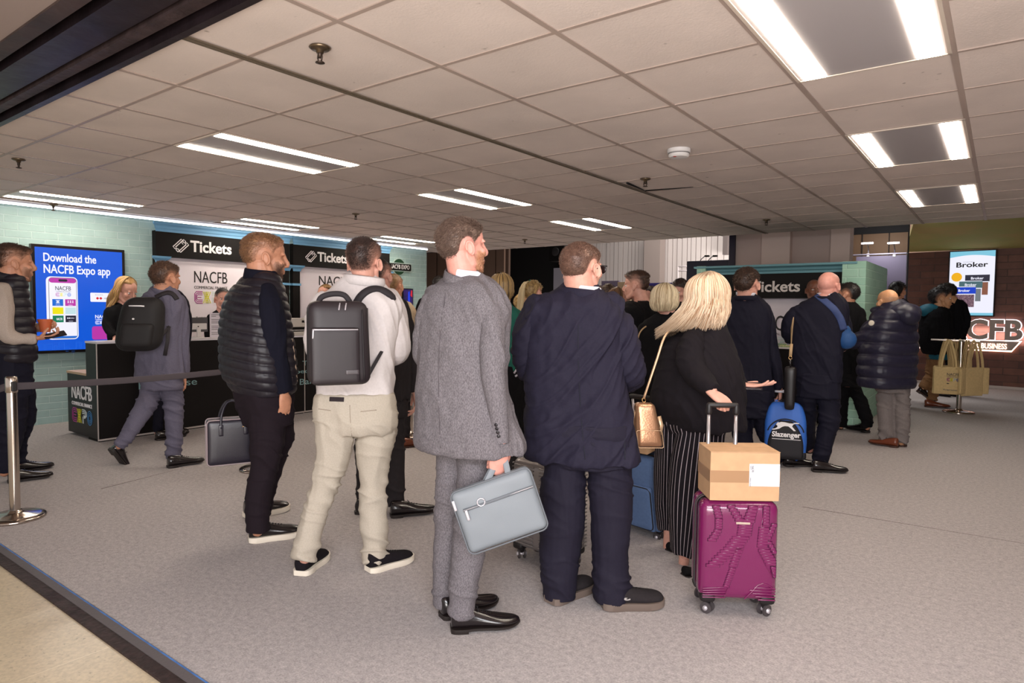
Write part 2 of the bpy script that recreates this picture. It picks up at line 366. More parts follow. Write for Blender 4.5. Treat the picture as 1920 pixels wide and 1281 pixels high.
for n, (j, i) in enumerate(LIGHTS):
    o = cl0 if n == 0 else dup(cl0)
    o.location = (GX-j*GQ+(.2 if j == 12 else 0), GY+i*GS, CEIL)
    where = {0: 'of the row on the right', 6: 'of the row above the queue', 12: 'of the row beside the teal wall'}[j]
    o['label'] = 'recessed twin-strip ceiling light, %s %s' % (ylab[i], where)
# --- sprinklers and detector
m_brass = mat('brass', S(120,104,84), .35, metal=.9)
m_brassd = mat('sprinkler_dark', S(70,58,50), .45, metal=.7)
def sprinkler():
    t = thing('sprinkler', (0, 0, CEIL), 'x', 'sprinkler', 'ceiling sprinklers')
    MB().lathe((0, 0, CEIL), [(.046, -.001), (.05, -.006), (.04, -.014), (.018, -.018), (.016, -.03)][::1]).build('escutcheon', m_brass, t)
    MB().tube([(0, 0, CEIL-.015), (0, 0, CEIL-.05)], .011, n=10).tube([(.012, 0, CEIL-.03), (.016, 0, CEIL-.05), (.008, 0, CEIL-.07)], .004, n=6).tube([(-.012, 0, CEIL-.03), (-.016, 0, CEIL-.05), (-.008, 0, CEIL-.07)], .004, n=6).build('body', m_brassd, t)
    MB().lathe((0, 0, CEIL), [(.004, -.066), (.02, -.07), (.022, -.074), (.006, -.078)], n=16).build('deflector', m_brassd, t)
    return t
sp0 = sprinkler()
for n, (px, py, lb) in enumerate([(600, 100, 'large brass ceiling sprinkler nearest the dark shutter track'), (35, 305, 'brass ceiling sprinkler at the far left of the picture'), (100, 388, 'sprinkler over the blue app screen by the lit wall edge'),
        (1210, 341, 'sprinkler beside the lifted ceiling tile and the smoke detector'), (667, 405, 'small sprinkler over the second ticket desk'), (448, 430, 'sprinkler over the first ticket desk fascia'),
        (1437, 416, 'small sprinkler at the ceiling edge by the grey pillars'), (984, 452, 'small sprinkler near the far ceiling edge by the dark doorway')]):
    o = sp0 if n == 0 else dup(sp0); p = at(px, py, z=CEIL-.03); o.location = (p.x, p.y, CEIL); o['label'] = lb
# lifted tile edge near the sprinkler: dark gap
a = at(1176, 342, z=CEIL); b = at(1210, 357, z=CEIL); c_ = at(1300, 350, z=CEIL)
MB().tube([(a.x, a.y, CEIL-.005), (b.x, b.y, CEIL-.005)], (.014, .003), n=4, up=(0, 0, 1)).tube([(b.x, b.y, CEIL-.005), (c_.x, c_.y, CEIL-.005)], (.008, .003), n=4, up=(0, 0, 1)).build('trim_12', m_dark2, kind='structure', smooth=False)
p = at(1273, 280, z=CEIL)
t = thing('smoke_detector', (p.x, p.y, CEIL), 'round white smoke detector on the ceiling tiles', 'smoke detector')
m_wp = mat('white_plastic', S(226,222,220), .4)
MB().lathe((p.x, p.y, CEIL), [(.085, 0), (.085, -.022), (.08, -.028)], 40).build('base', m_wp, t, smooth='auto')
MB().lathe((p.x, p.y, CEIL), [(.074, -.026), (.076, -.05), (.066, -.06), (.03, -.064)], 40).build('cover', m_wp, t, smooth='auto')
MB().lathe((p.x, p.y, CEIL), [(.0775, -.030), (.0775, -.036)], 40).build('vent_ring', mat('vent_grey', S(120,116,114), .6), t)
MB().lathe((p.x-.01, p.y-.05, CEIL-.0575), [(.012, 0), (.012, -.006)], 12).build('indicator', mat('red_dot', S(170,60,50), .4), t)
# ---------------------------------------------------------------- left stand: teal printed brick wall
m_teal = mat_brick('teal_brick', S(162,190,187), S(156,184,183), S(182,205,203), 1, bw=.27, bh=.086, ms=.007, bump=.5, noise_amt=.1)
MB().box((WALLX-.3, -1.5, 0), (WALLX, 9.50, 2.612)).build('wall_left', m_teal, kind='structure', smooth=False)
m_led = mat('led_edge', (.95, .95, 1, 1), .5, emit=2.2, ecol=(.9, .93, 1, 1))
t = thing('light_strip', (WALLX+.02, 4, 2.6), 'long white strip light along the top edge of the teal wall', 'light')
MB().box((WALLX-.05, -1.5, 2.612), (WALLX+.07, 9.45, 2.645)).build('housing', mat('housing_white', S(200,200,208), .4), t, smooth=False)
MB().box((WALLX+.071, -1.5, 2.604), (WALLX+.078, 9.45, 2.632)).build('diffuser', m_led, t, smooth=False)
FW = lambda x=WALLX: Frame((x, 0, 0), (0, 1, 0), (0, 0, 1), (1, 0, 0))
m_cornice = mat('cornice_blue', S(110,164,204), .5)
m_blackp = mat('black_panel', S(15,11,11), .6, spec=.2)
m_white = mat('white_print', S(226,218,226), .5, spec=.2)
m_ltxt = mat('lettering_white', S(240,236,238), .5)
m_dtxt = mat('lettering_black', S(26,22,22), .5)
m_gtxt = mat('lettering_grey', S(96,92,92), .5)
EXC = [mat('logo_magenta', S(170,50,140), .5), mat('logo_yellow', S(214,210,50), .5), mat('logo_pale', S(196,214,214), .5), mat('logo_blue', S(56,86,170), .5)]
EXW = EXC[:2]+[mat('logo_white', S(214,222,222), .5), mat('logo_sky', S(60,124,180), .5)]
def cornice(F, a0, a1, b0, b1, depth, name, m, parent, step=True):
    """projecting moulding, its ends flaring outwards to the top"""
    prof = [(0, .0), (.25, .0), (.35, .25), (.6, .35), (.75, .8), (.78, 1), (1, 1)] if step else [(0, 0), (.4, .2), (.7, .8), (1, 1)]
    rings = []
    for fb, fo in prof:
        b = b0+(b1-b0)*fb; o = .004+depth*fo; e = depth*fo
        rings.append([F.pt(a0-e, b, 0), F.pt(a1+e, b, 0), F.pt(a1+e, b, o), F.pt(a0-e, b, o)])
    return MB().loft(rings).build(name, m, parent, smooth=False)
def ticket_icon(F, cx, cy, s, parent):
    mb = MB()
    for ox, oy in ((0, 0), (.22*s, -.02*s)):
        R_ = lambda a, b: F.pt(cx+ox+(a*.72-b*.70)*s, cy+oy+(a*.70+b*.72)*s, .004)
        pts = [R_(-.5, -.3), R_(-.1, -.3), R_(.5, -.3), R_(.5, -.08), R_(.42, 0), R_(.5, .08), R_(.5, .3), R_(-.5, .3), R_(-.5, .08), R_(-.42, 0), R_(-.5, -.08), R_(-.5, -.3)]
        mb.tube(pts, [(.006, .002)]*len(pts), n=4, up=F.n)
    mb.tube([F.pt(cx+.1*s, cy+.36*s, .004), F.pt(cx+.3*s, cy+.12*s, .004)], [(.004, .002)]*2, n=4, up=F.n)
    mb.build('ticket_emblem', m_ltxt, parent, smooth=False)
def ticket_bay(y0, y1, lab, tx, nx, icons=(True, True)):
    F = Frame((WALLX+.10, y0, 0), (0, 1, 0), (0, 0, 1), (1, 0, 0)); L = y1-y0
    t = thing('ticket_kiosk', (WALLX+.1, (y0+y1)/2, 0), lab, 'ticket kiosk')
    MB().box((WALLX, y0, 2.12), (WALLX+.10, y1, 2.47)).build('fascia', m_blackp, t, smooth=False)
    cornice(F, .0, L, 2.46, 2.585, .032, 'cornice', m_cornice, t)
    MB().box((WALLX, y0+.12, 0), (WALLX+.03, y1-.12, 2.13)).build('back_panel', m_white, t, smooth=False)
    for k, (a, b) in enumerate(((0, .13), (L-.13, L))):
        MB().box((WALLX, y0+a, 0), (WALLX+.09, y0+b, 2.12)).build('pilaster', m_blackp, t, smooth=False)
        cornice(F, a-.005, b+.005, 2.03, 2.125, .05, 'capital', m_cornice, t, step=False)
        MB().box((WALLX, y0+a-.012, 1.80), (WALLX+.105, y0+b+.012, 1.835)).build('band', m_cornice, t, smooth=False)
    X1 = WALLX+.10; text('Tickets', F, at(tx[0], 470, x=X1).y-y0, 2.215, at(tx[1], 480, x=X1).y-y0, 2.375, m_ltxt, t, bold=.025)
    ticket_icon(F, .32, 2.29, .16, t)
    if icons[1]: ticket_icon(F, L-.34, 2.29, .16, t)
    G = Frame((WALLX+.03, y0, 0), (0, 1, 0), (0, 0, 1), (1, 0, 0)); a, b = at(nx[0], 520, x=WALLX+.03).y-y0, at(nx[1], 525, x=WALLX+.03).y-y0; z1, z0 = at(nx[0], nx[2], x=WALLX+.03).z, at(nx[0], nx[3], x=WALLX+.03).z; hh_ = z1-z0
    text('NACFB', G, a, z0, b, z1, m_dtxt, t)
    text('COMMERCIAL FINANCE', G, a, z0-hh_*.52, b, z0-hh_*.27, m_gtxt, t)
    expo(G, a, z0-hh_*1.75, b, z0-hh_*.75, EXC, t)
    text('Registration partner', G, a+.02, z0-hh_*3.1, b-.02, z0-hh_*2.9, m_gtxt, t)
    return t
ticket_bay(4.21, 6.28, 'first Tickets kiosk front with blue cornice on the teal wall, left of the pair', (357, 434), (364, 426, 508, 530))
ticket_bay(6.35, 8.42, 'second Tickets kiosk front with blue cornice on the teal wall, behind the white sweater man', (595, 652), (598, 656, 517, 535))
# --- app screen
t = thing('display_screen', (WALLX+.06, 3.28, .88), 'large blue display screen reading Download the NACFB Expo app', 'screen')
Ya, Yb, Za, Zb = 2.80, 3.83, .865, 2.175
MB().box((WALLX, Ya, Za), (WALLX+.07, Yb, Zb)).build('bezel', mat('bezel', S(30,24,26), .3, metal=.4), t, smooth=False, bevel=.004)
def em(name, rgb, e=.55):
    return mat(name, tuple(v*.12 for v in S(*rgb)[:3])+(1,), .35, emit=.72, ecol=S(*rgb))
m_sb = em('screen_blue', (14,84,205)); m_sw = em('screen_white', (232,232,246)); m_sm = em('screen_magenta', (178,54,160)); m_sd = em('screen_dark', (34,32,50)); m_sg = em('screen_green', (10,116,84)); m_sy = em('screen_yellow', (226,216,20)); m_sp = em('screen_pale', (186,214,220)); m_sbl = em('screen_midblue', (28,102,202)); m_sr = em('screen_red', (206,30,44)); m_sk = em('screen_skyline', (26,106,220)); m_sgr = em('screen_grey', (120,120,130))
G = Frame((WALLX+.07, Ya, Za), (0, 1, 0), (0, 0, 1), (1, 0, 0)); SW, SH = Yb-Ya, Zb-Za
flat(G, [(.035, .035), (SW-.035, .035), (SW-.035, SH-.035), (.035, SH-.035)], 'screen', m_sb, t, .003)
text('Download the', G, .12, SH-.20, .69, SH-.10, m_sw, t, bold=.015, c=.005)
text('NACFB Expo app', G, .12, SH-.375, .85, SH-.235, m_sw, t, bold=.015, c=.005)
flat(G, rrect(.14, .165, .475, .93, .05), 'phone_picture', m_sw, t, .0048)
flat(G, rrect(.165, .175, .465, .92, .042), 'phone_picture', m_sgr, t, .0056, .0006)
flat(G, rrect(.171, .181, .459, .914, .038), 'phone_picture', m_sw, t, .0064, .0006)
flat(G, rrect(.171, .855, .459, .914, .03), 'phone_picture', m_sm, t, .0070, .0006)
flat(G, rrect(.27, .872, .365, .900, .013), 'phone_picture', m_sd, t, .0076, .0006)
flat(G, [(.185, .181), (.445, .181), (.458, .205), (.172, .205)], 'phone_picture', m_sbl, t, .0070, .0006)
text('NACFB', G, .235, .765, .40, .815, m_sd, t, c=.0075)
text('COMMERCIAL FINANCE', G, .24, .745, .40, .755, m_sgr, t, c=.0075)
EXS = [m_sm, m_sy, m_sp, m_sbl]
expo(G, .238, .69, .40, .735, EXS, t, c=.0075)
for k, (a, b, m_) in enumerate([(.20, .575, m_sbl), (.335, .575, m_sm), (.20, .475, m_sy), (.335, .475, m_sp), (.20, .375, m_sg), (.335, .375, m_sd)]):
    flat(G, [(a, b), (a+.115, b), (a+.115, b+.082), (a, b+.082)], 'app_tile', m_, t, .0072, .0006)
text('My Event', G, .235, .582, .282, .59, m_sw, t, c=.0082); text('Exhibitors', G, .37, .582, .415, .59, m_sw, t, c=.0082)
for k in range(3):
    flat(G, circ(.368+k*.025, .635, .007), 'app_icon', m_sw, t, .0082, .0006); flat(G, [(.358+k*.025, .612), (.378+k*.025, .612), (.368+k*.025, .628)], 'app_icon', m_sw, t, .0082, .0006)
mbx = MB()
for d in (-.006, .006): mbx.tube([G.pt(.245+d, .605, .0084), G.pt(.27+d, .645, .0084)], [(.003, .001)]*2, n=4, up=G.n).tube([G.pt(.27+d, .605, .0084), G.pt(.245+d, .645, .0084)], [(.003, .001)]*2, n=4, up=G.n)
mbx.build('app_icon', m_sw, t, smooth=False)
def hexa(G, x, y, s, m1, m2, t, c):
    flat(G, [(x-s, y), (x-s*.5, y+s*.5), (x+s*.5, y+s*.5), (x+s, y), (x+s*.5, y-s*.5), (x-s*.5, y-s*.5)], 'emblem', m1, t, c, .0006)
    flat(G, [(x-s*.5, y+s*.5), (x+s*.5, y+s*.5), (x, y)], 'emblem', m2, t, c+.0006, .0005); flat(G, [(x-s*.5, y-s*.5), (x, y), (x+s*.5, y-s*.5)], 'emblem', m2, t, c+.0006, .0005)
hexa(G, .37, .425, .02, m_sw, m_sd, t, .0082); text('HSBC UK', G, .395, .42, .43, .43, m_sw, t, c=.0082); text('Sessions', G, .37, .385, .415, .393, m_sw, t, c=.0082)
text('NACFB', G, .24, .40, .30, .43, m_sw, t, c=.0082)
flat(G, rrect(.615, .63, SW-.035, .745, .012), 'sponsor_panel', m_sw, t, .0048)
text('Sponsored by', G, .67, .713, .76, .725, m_sgr, t, c=.0056)
hexa(G, .715, .675, .038, m_sr, m_sw, t, .0056); text('HSBC UK', G, .77, .665, .86, .685, m_sgr, t, c=.0056)
text('NACFB', G, .665, .42, .84, .465, m_sw, t, c=.0056, bold=.01); text('COMMERCIAL FINANCE', G, .665, .40, .84, .412, m_sw, t, c=.0056)
expo(G, .665, .345, .84, .39, [m_sw]*4, t, c=.0056)
flat(G, rrect(.625, .15, SW-.035, .32, .03), 'banner', m_sm, t, .0048)
# faint skyline drawing along the foot of the screen
mbx = MB(); rs = random.Random(5); xx = .05
while xx < .6:
    bw_ = rs.uniform(.03, .07); bh_ = rs.uniform(.05, .14)
    mbx.tube([G.pt(xx, .04, .0052), G.pt(xx, bh_, .0052), G.pt(xx+bw_, bh_, .0052), G.pt(xx+bw_, .04, .0052)], [(.0015, .0006)]*4, n=4, up=G.n)
    for q in range(3): mbx.tube([G.pt(xx+.008, bh_-.015-.02*q, .0052), G.pt(xx+bw_-.008, bh_-.015-.02*q, .0052)], [(.001, .0005)]*2, n=4, up=G.n)
    xx += bw_+rs.uniform(.005, .02)
mbx.build('skyline_drawing', m_sk, t, smooth=False)
# --- round NACFB EXPO sign
t = thing('wall_sign', (WALLX, 8.72, 2.1), 'green and black roundel sign reading NACFB EXPO on the teal wall', 'sign')
G = Frame((WALLX, 8.73, 2.235), (0, 1, 0), (0, 0, 1), (1, 0, 0))
flat(G, circ(0, 0, .165), 'disc', mat('sign_rim', S(176,196,190), .5), t, .022, .02); flat(G, circ(0, 0, .15), 'disc', mat('sign_green', S(14,60,36), .5), t, .03, .009)
flat(G, rrect(-.32, -.085, .32, .075, .03), 'name_bar', MC['sign_rim'], t, .036, .006); flat(G, rrect(-.30, -.07, .30, .06, .022), 'name_bar', m_blackp, t, .044, .009)
text('NACFB EXPO', G, -.25, -.04, .25, .04, m_ltxt, t, c=.047)
# small wall screen
t = thing('display_screen', (WALLX, 8.9, 1.55), 'small black wall screen with blue and red picture, beside the beige jacket man', 'screen')
MB().box((WALLX, 8.80, 1.50), (WALLX+.05, 9.08, 1.83)).build('bezel', MC['bezel'], t, smooth=False, bevel=.004)
G = Frame((WALLX+.05, 8.80, 1.50), (0, 1, 0), (0, 0, 1), (1, 0, 0))
flat(G, [(.02, .02), (.26, .02), (.26, .31), (.02, .31)], 'screen', mat('tv_pic', S(20,24,60), .3, emit=.5, ecol=S(20,24,60), var=.9, vscale=12, col2=S(60,30,120)), t, .003)
flat(G, [(.13, .03), (.19, .03), (.18, .28), (.14, .26)], 'picture', em('tv_blue', (30,60,210)), t, .005); flat(G, [(.20, .20), (.25, .16), (.25, .29), (.22, .30)], 'picture', em('tv_red', (190,40,50)), t, .005)
# ---------------------------------------------------------------- left counters
CX = -7.613; CY = 2.87
m_ctr = mat('counter_black', S(17,13,14), .4, spec=.3); m_ctop = mat('counter_top', S(214,208,214), .35); m_trimw = mat('counter_trim', S(190,180,176), .45, metal=.2)
def counter(y0, y1, lab, step=False):
    t = thing('counter', (CX-.15, (y0+y1)/2, 0), lab, 'counter')
    MB().box((CX-.28, y0, .03), (CX, y1, 1.045)).build('body', m_ctr, t, smooth=False)
    MB().box((CX-.30, y0-.0, 1.045), (CX+.008, y1, 1.066)).build('countertop', m_ctop, t, smooth=False)
    MB().box((CX-.28, y0+.01, 0), (CX-.01, y1-.01, .03)).build('plinth', m_blackp, t, smooth=False)
    e = MB(); e.box((CX, y0, .012), (CX+.006, y1, .03)); e.box((CX-.002, y0-.006, .012), (CX+.006, y0+.004, 1.045)); e.build('edge_trim', m_trimw, t, smooth=False)
    MB().box((CX-.80, y0, .03), (CX-.28, y1, .69)).build('desk_body', m_ctr, t, smooth=False)
    MB().box((CX-.81, y0-.005, .69), (CX-.28, y1, .715)).build('desk_top', mat('desk_top', S(196,166,136), .5), t, smooth=False)
    return t
c1 = counter(CY, 5.42, 'black registration counter with stepped end and NACFB Expo logo, nearest the screen')
c2 = counter(5.43, 8.05, 'black registration counter reading The Specialist Bank, behind the padded jacket man')
G = Frame((CX-.80, CY, 0), (1, 0, 0), (0, 0, 1), (0, -1, 0))
text('NACFB', G, .12, .42, .66, .575, m_ltxt, c1, bold=.01); text('COMMERCIAL FINANCE', G, .12, .345, .66, .385, m_gtxt if 0 else m_ltxt, c1); expo(G, .12, .16, .66, .31, EXW, c1, lw=.006)
G = Frame((CX, 0, 0), (0, 1, 0), (0, 0, 1), (1, 0, 0)); m_tealt = mat('lettering_teal', S(130,164,168), .5)
a = at(260, 725, x=CX); b = at(369, 710, x=CX); m_ = at(344, 725, x=CX)
text('allica rise', G, a.y, m_.z-.01, b.y, m_.z+.105, m_tealt, c1, bold=.01) if 0 else text('Enterprise', G, a.y, m_.z-.015, b.y, m_.z+.09, m_tealt, c1)
a = at(557, 718, x=CX); 
for s_, x0_, x1_, yb_, h_ in (('The', 567, 592, 686, 9), ('Specialist', 547, 607, 704, 10), ('Bank', 562, 598, 722, 11)):
    p0 = at(x0_, yb_, x=CX); p1 = at(x1_, yb_, x=CX); p2 = at(x0_, yb_-h_, x=CX)
    text(s_, G, p0.y, p0.z, p1.y, p2.z, m_tealt, c2)
# things on the counters
p = at(372, 633, x=CX-.15)
t = thing('tablet_stand', (CX-.14, p.y, 1.066), 'white tablet stand seen from behind on the registration counter', 'tablet stand')
y_ = p.y; xs = CX-.14
MB().lathe((xs, y_, 1.066), [(.075, 0), (.08, .006), (.06, .014), (.02, .018)], 28).build('base', m_wp, t)
MB().box((xs-.012, y_-.022, 1.08), (xs+.012, y_+.022, 1.2)).build('stem', m_wp, t, smooth=False, bevel=.004)
MB().box((xs-.03, y_-.11, 1.17), (xs-.012, y_+.11, 1.245)).build('cradle', m_wp, t, smooth=False, bevel=.006)
MB().box((xs-.045, y_-.13, 1.14), (xs-.03, y_+.13, 1.315)).build('tablet', mat('tablet_back', S(84,82,84), .4), t, smooth=False, bevel=.004)
MB().lathe((xs-.011, y_, 1.205), [(.008, 0), (.008, .004)], 12, axis=(1, 0, 0)).build('lens', m_blackp, t)
p = at(405, 632, x=CX-.12)
t = thing('notice_sheet', (CX-.12, p.y, 1.066), 'upright white printed notice in a clear holder, on the counter by the padded jacket man', 'notice')
MB().box((CX-.125, p.y-.075, 1.066), (CX-.119, p.y+.075, 1.37)).build('sheet', m_white, t, smooth=False)
MB().box((CX-.16, p.y-.075, 1.066), (CX-.08, p.y+.075, 1.070)).build('holder_foot', m_wp, t, smooth=False)
G = Frame((CX-.119, p.y-.075, 1.066), (0, 1, 0), (0, 0, 1), (1, 0, 0))
for k, wd_ in enumerate((.10, .06, .0, .11, .11, .09, .0, .10, .11, .08, .0, .11, .10)):
    if wd_: flat(G, [(.018, .28-k*.02), (.018+wd_, .28-k*.02), (.018+wd_, .286-k*.02), (.018, .286-k*.02)], 'printed_line', m_gtxt, t, .001, .0006)
p = at(552, 632, x=CX-.15)
t = thing('label_printer', (CX-.15, p.y, 1.066), 'cream desktop label printer on the counter between the two backpack-side men', 'printer')
t['label'] = 'cream desktop printer on the second registration counter'
yy = p.y; m_pr = mat('printer_cream', S(196,188,180), .5)
MB().box((CX-.27, yy-.15, 1.066), (CX-.03, yy+.15, 1.12)).build('body', m_pr, t, smooth=False, bevel=.008)
MB().box((CX-.27, yy-.15, 1.18), (CX-.05, yy+.15, 1.30)).build('lid', m_pr, t, smooth=False, bevel=.01)
MB().box((CX-.26, yy-.14, 1.115), (CX-.07, yy+.14, 1.185)).build('paper_slot', m_blackp, t, smooth=False)
MB().box((CX-.10, yy-.09, 1.135), (CX+.0, yy+.09, 1.142)).build('paper_tray', m_wp, t, smooth=False)
MB().box((CX-.049, yy+.05, 1.24), (CX-.045, yy+.12, 1.27)).build('display', m_blackp, t, smooth=False)
# ---------------------------------------------------------------- right ticket kiosk
BY = 9.2; BX1 = -1.39; BX0 = -3.57
m_tealr = mat_brick('teal_brick_print', S(160,200,180), S(150,192,172), S(178,214,196), 'both', bw=.27, bh=.105, ms=.008, bump=.6, noise_amt=.08)
t = thing('ticket_kiosk', ((BX0+BX1)/2, BY+.6, 0), 'freestanding teal brick ticket kiosk with black Tickets fascia beneath the grey pillars', 'kiosk')
MB().box((BX1-.27, BY, 0), (BX1, BY+1.85, 2.09)).build('brick_pier', m_tealr, t, smooth=False)
MB().box((BX0, BY, 0), (BX0+.13, BY+1.85, 2.09)).build('brick_pier', m_tealr, t, smooth=False)
MB().box((BX0+.13, BY+.1, 1.63), (BX1-.27, BY+.2, 1.97)).build('fascia', m_blackp, t, smooth=False)
MB().box((BX0+.13, BY+.2, 0), (BX1-.27, BY+.3, 1.63)).build('back_panel', m_white, t, smooth=False)
G = Frame((BX0, BY+.09, 0), (1, 0, 0), (0, 0, 1), (0, -1, 0))
cornice(G, .06, BX1-BX0-.20, 1.965, 2.085, .10, 'cornice', mat('cornice_teal', S(98,146,156), .5), t)
p0 = at(1408, 548, y=BY+.1); p1 = at(1500, 548, y=BY+.1); q = at(1450, 527, y=BY+.1)
text('Tickets', G, p0.x-BX0, p0.z, p1.x-BX0, q.z, mat('lettering_dim', S(206,198,194), .5), t, bold=.02, c=-.004)
G2 = Frame((BX0, BY+.195, 0), (1, 0, 0), (0, 0, 1), (0, -1, 0)); p0 = at(1418, 619, y=BY+.2); p1 = at(1482, 619, y=BY+.2); q = at(1460, 592, y=BY+.2)
text('NACFB', G2, p0.x-BX0, p0.z, p1.x-BX0+.1, q.z, m_dtxt, t); text('COMMERCIAL FINANCE', G2, p0.x-BX0, p0.z-.06, p1.x-BX0+.1, p0.z-.03, m_gtxt, t); expo(G2, p0.x-BX0, p0.z-.22, p1.x-BX0+.1, p0.z-.09, EXC, t)
t = thing('counter', (-2.4, 8.4, 0), 'black serving counter in front of the freestanding ticket kiosk', 'counter')
MB().box((BX0+.35, 8.28, .0), (-1.80, 8.5, 1.0)).build('body', m_ctr, t, smooth=False)
MB().box((BX0+.33, 8.26, 1.0), (-1.78, 8.52, 1.02)).build('countertop', m_ctop, t, smooth=False)
p = at(1469, 640, y=8.35)
for k, (dx, cl_) in enumerate(((0, (150,170,120)), (.03, (196,188,150)), (-.05, (120,150,110)))):
    MB().box((p.x-.06+dx, 8.29+.02*k, 1.02+.012*k), (p.x+.08+dx, 8.39, 1.032+.012*k)).build('leaflet', mat('leaflet_%s' % 'abc'[k], S(*cl_), .5, var=.3, vscale=40), label=['green leaflet at the bottom of the small pile on the kiosk counter', 'cream leaflet in the middle of the small pile on the kiosk counter', 'dark green leaflet on top of the small pile on the kiosk counter'][k], cat='leaflet', group='leaflets on the kiosk counter', smooth=False)
# ---------------------------------------------------------------- far side: pillars, brick stand, hall
def wallpx(name, pxl, pxr, ptop, pbot, y, m, zbot=None, ztop=None, depth=.2):
    a = at(pxl, pbot, y=y); b = at(pxr, ptop, y=y); z0 = a.z if zbot is None else zbot; z1 = b.z if ztop is None else ztop
    return MB().box((a.x, y, z0), (b.x, y+depth, z1)).build(name, m, kind='structure', smooth=False)
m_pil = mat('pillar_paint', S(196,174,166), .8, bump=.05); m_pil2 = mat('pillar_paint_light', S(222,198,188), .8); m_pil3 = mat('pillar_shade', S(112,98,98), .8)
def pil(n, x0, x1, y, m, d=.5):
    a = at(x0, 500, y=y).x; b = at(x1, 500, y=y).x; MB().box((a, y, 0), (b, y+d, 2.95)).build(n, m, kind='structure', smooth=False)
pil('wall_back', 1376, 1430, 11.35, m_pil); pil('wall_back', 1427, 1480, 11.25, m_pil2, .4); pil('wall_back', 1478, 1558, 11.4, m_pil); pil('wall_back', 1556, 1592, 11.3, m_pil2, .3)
a = at(1366, 500, y=11.3).x; b = at(1377, 500, y=11.3).x; MB().box((a, 11.3, 0), (b, 11.45, 2.95)).build('trim_13', mat('navy_post', S(34,24,48), .5), kind='structure', smooth=False)
# bulkhead under the ceiling edge towards the right, dark void with panels behind
m_void = mat('void_black', S(14,11,13), .8)
wallpx('wall_back', 1588, 1705, 395, 520, 13.2, m_void, zbot=1.6, ztop=4.2)
wallpx('wall_back', 1590, 1702, 452, 480, 13.1, mat('tan_panel', S(96,70,46), .7), zbot=2.35, ztop=2.83, depth=.05)
for xx in (1615, 1665): wallpx('trim_14', xx, xx+2, 452, 480, 13.05, m_void, zbot=2.35, ztop=2.83, depth=.04)
wallpx('wall_back', 1598, 1700, 478, 700, 12.6, mat('grey_stand_panel', S(92,84,104), .5), zbot=0, depth=.12)
pA = at(1598, 479, y=12.6); pB = at(1700, 479, y=12.6)
MB().box((pA.x, 12.58, pA.z-.005), (pB.x, 12.73, pA.z+.015)).build('trim_15', mat('silver_trim', S(150,144,160), .35, metal=.6), kind='structure', smooth=False)
m_chr = mat('chrome', S(200,196,196), .18, metal=1); m_lampw = mat('spot_white', S(200,190,190), .4)
for px, lb in ((1628, 'small arm spotlight on the grey stand panel, left of the pair beside the kiosk'), (1677, 'small arm spotlight on the grey stand panel, right of the pair beside the brick wall')):
    q = at(px, 478, y=12.62); t = thing('spotlight', (q.x, q.y, q.z), lb, 'spotlight', 'spotlights on the grey stand panel')
    MB().tube([q, q+Vector((0, 0, .10)), q+Vector((0, -.12, .17))], .011, n=8).build('arm', m_chr, t)
    MB().box((q.x-.09, q.y-.17, q.z+.165), (q.x+.09, q.y-.10, q.z+.20)).build('lamp_head', m_lampw, t, smooth=False, bevel=.006)
    MB().box((q.x-.02, q.y-.03, q.z-.03), (q.x+.02, q.y+.01, q.z+.02)).build('clamp', m_lampw, t, smooth=False)
bl = bpy.data.lights.new('panel_spot', 'AREA'); bl.energy = 9; bl.size = .4; bo = bpy.data.objects.new('panel_spot', bl); sc.collection.objects.link(bo); bo.location = (pB.x-.35, 12.2, pA.z+.3); bo.rotation_euler = (math.radians(40), 0, 0)
# brick wall stand
A_ = at(1700, 716, z=0); B_ = at(1920, 732, z=0)
WYB = 15.7; m_rb = mat_brick('dark_brick', S(118,76,62), S(92,58,50), S(84,64,58), 'both', bw=.42, bh=.135, ms=.008, bump=.5, noise_amt=.35)
dv = (B_-A_); dv.z = 0; dv.normalize(); nn = Vector((dv.y, -dv.x, 0)); FB = Frame((A_.x, A_.y, 0), dv, (0, 0, 1), nn)
def onFB(px, py, c=0):
    d = ray(px, py); o = FB.o+FB.n*c; t_ = (o-CAM).dot(FB.n)/d.dot(FB.n); p = CAM+d*t_; return (p-FB.o).dot(FB.u), (p-FB.o).dot(FB.v)
top = onFB(1800, 470)[1]
MB().fbox(FB, -.6, 5, 0, top, -.2, 0).build('wall_right', m_rb, kind='structure', smooth=False)
MB().fbox(FB, -.6, 5, 0, .05, 0, .03).build('baseboard_right', mat('white_skirting', S(206,196,190), .5), kind='structure', smooth=False)
# sloping green bulkhead above the brick stand
m_green = mat('moss_panel', S(168,146,88), .9, bump=.3, bscale=10, var=.25, vscale=1.2, col2=S(150,150,84))
q0 = onFB(1698, 473, .02); q1 = onFB(1920, 468, .02)
P0 = at(1720, 420, y=11.2); P1 = at(1925, 408, y=11.2)
b0 = FB.pt(q0[0], q0[1], .02); b1 = FB.pt(5, q1[1], .02); 
g0 = at(1712, 421, y=13.6); g1 = at(1990, 404, y=13.6)
mb = MB(); vs = [b0, b1, Vector((b1.x+1.0, 13.6, g1.z)), g0]; up_ = Vector((0, .25, .25)); vs2 = [v+up_ for v in vs]
mb.add(vs+vs2, [(0, 1, 2, 3), (7, 6, 5, 4), (0, 4, 5, 1), (1, 5, 6, 2), (2, 6, 7, 3), (3, 7, 4, 0)]); mb.build('ceiling', m_green, kind='structure', smooth=False)
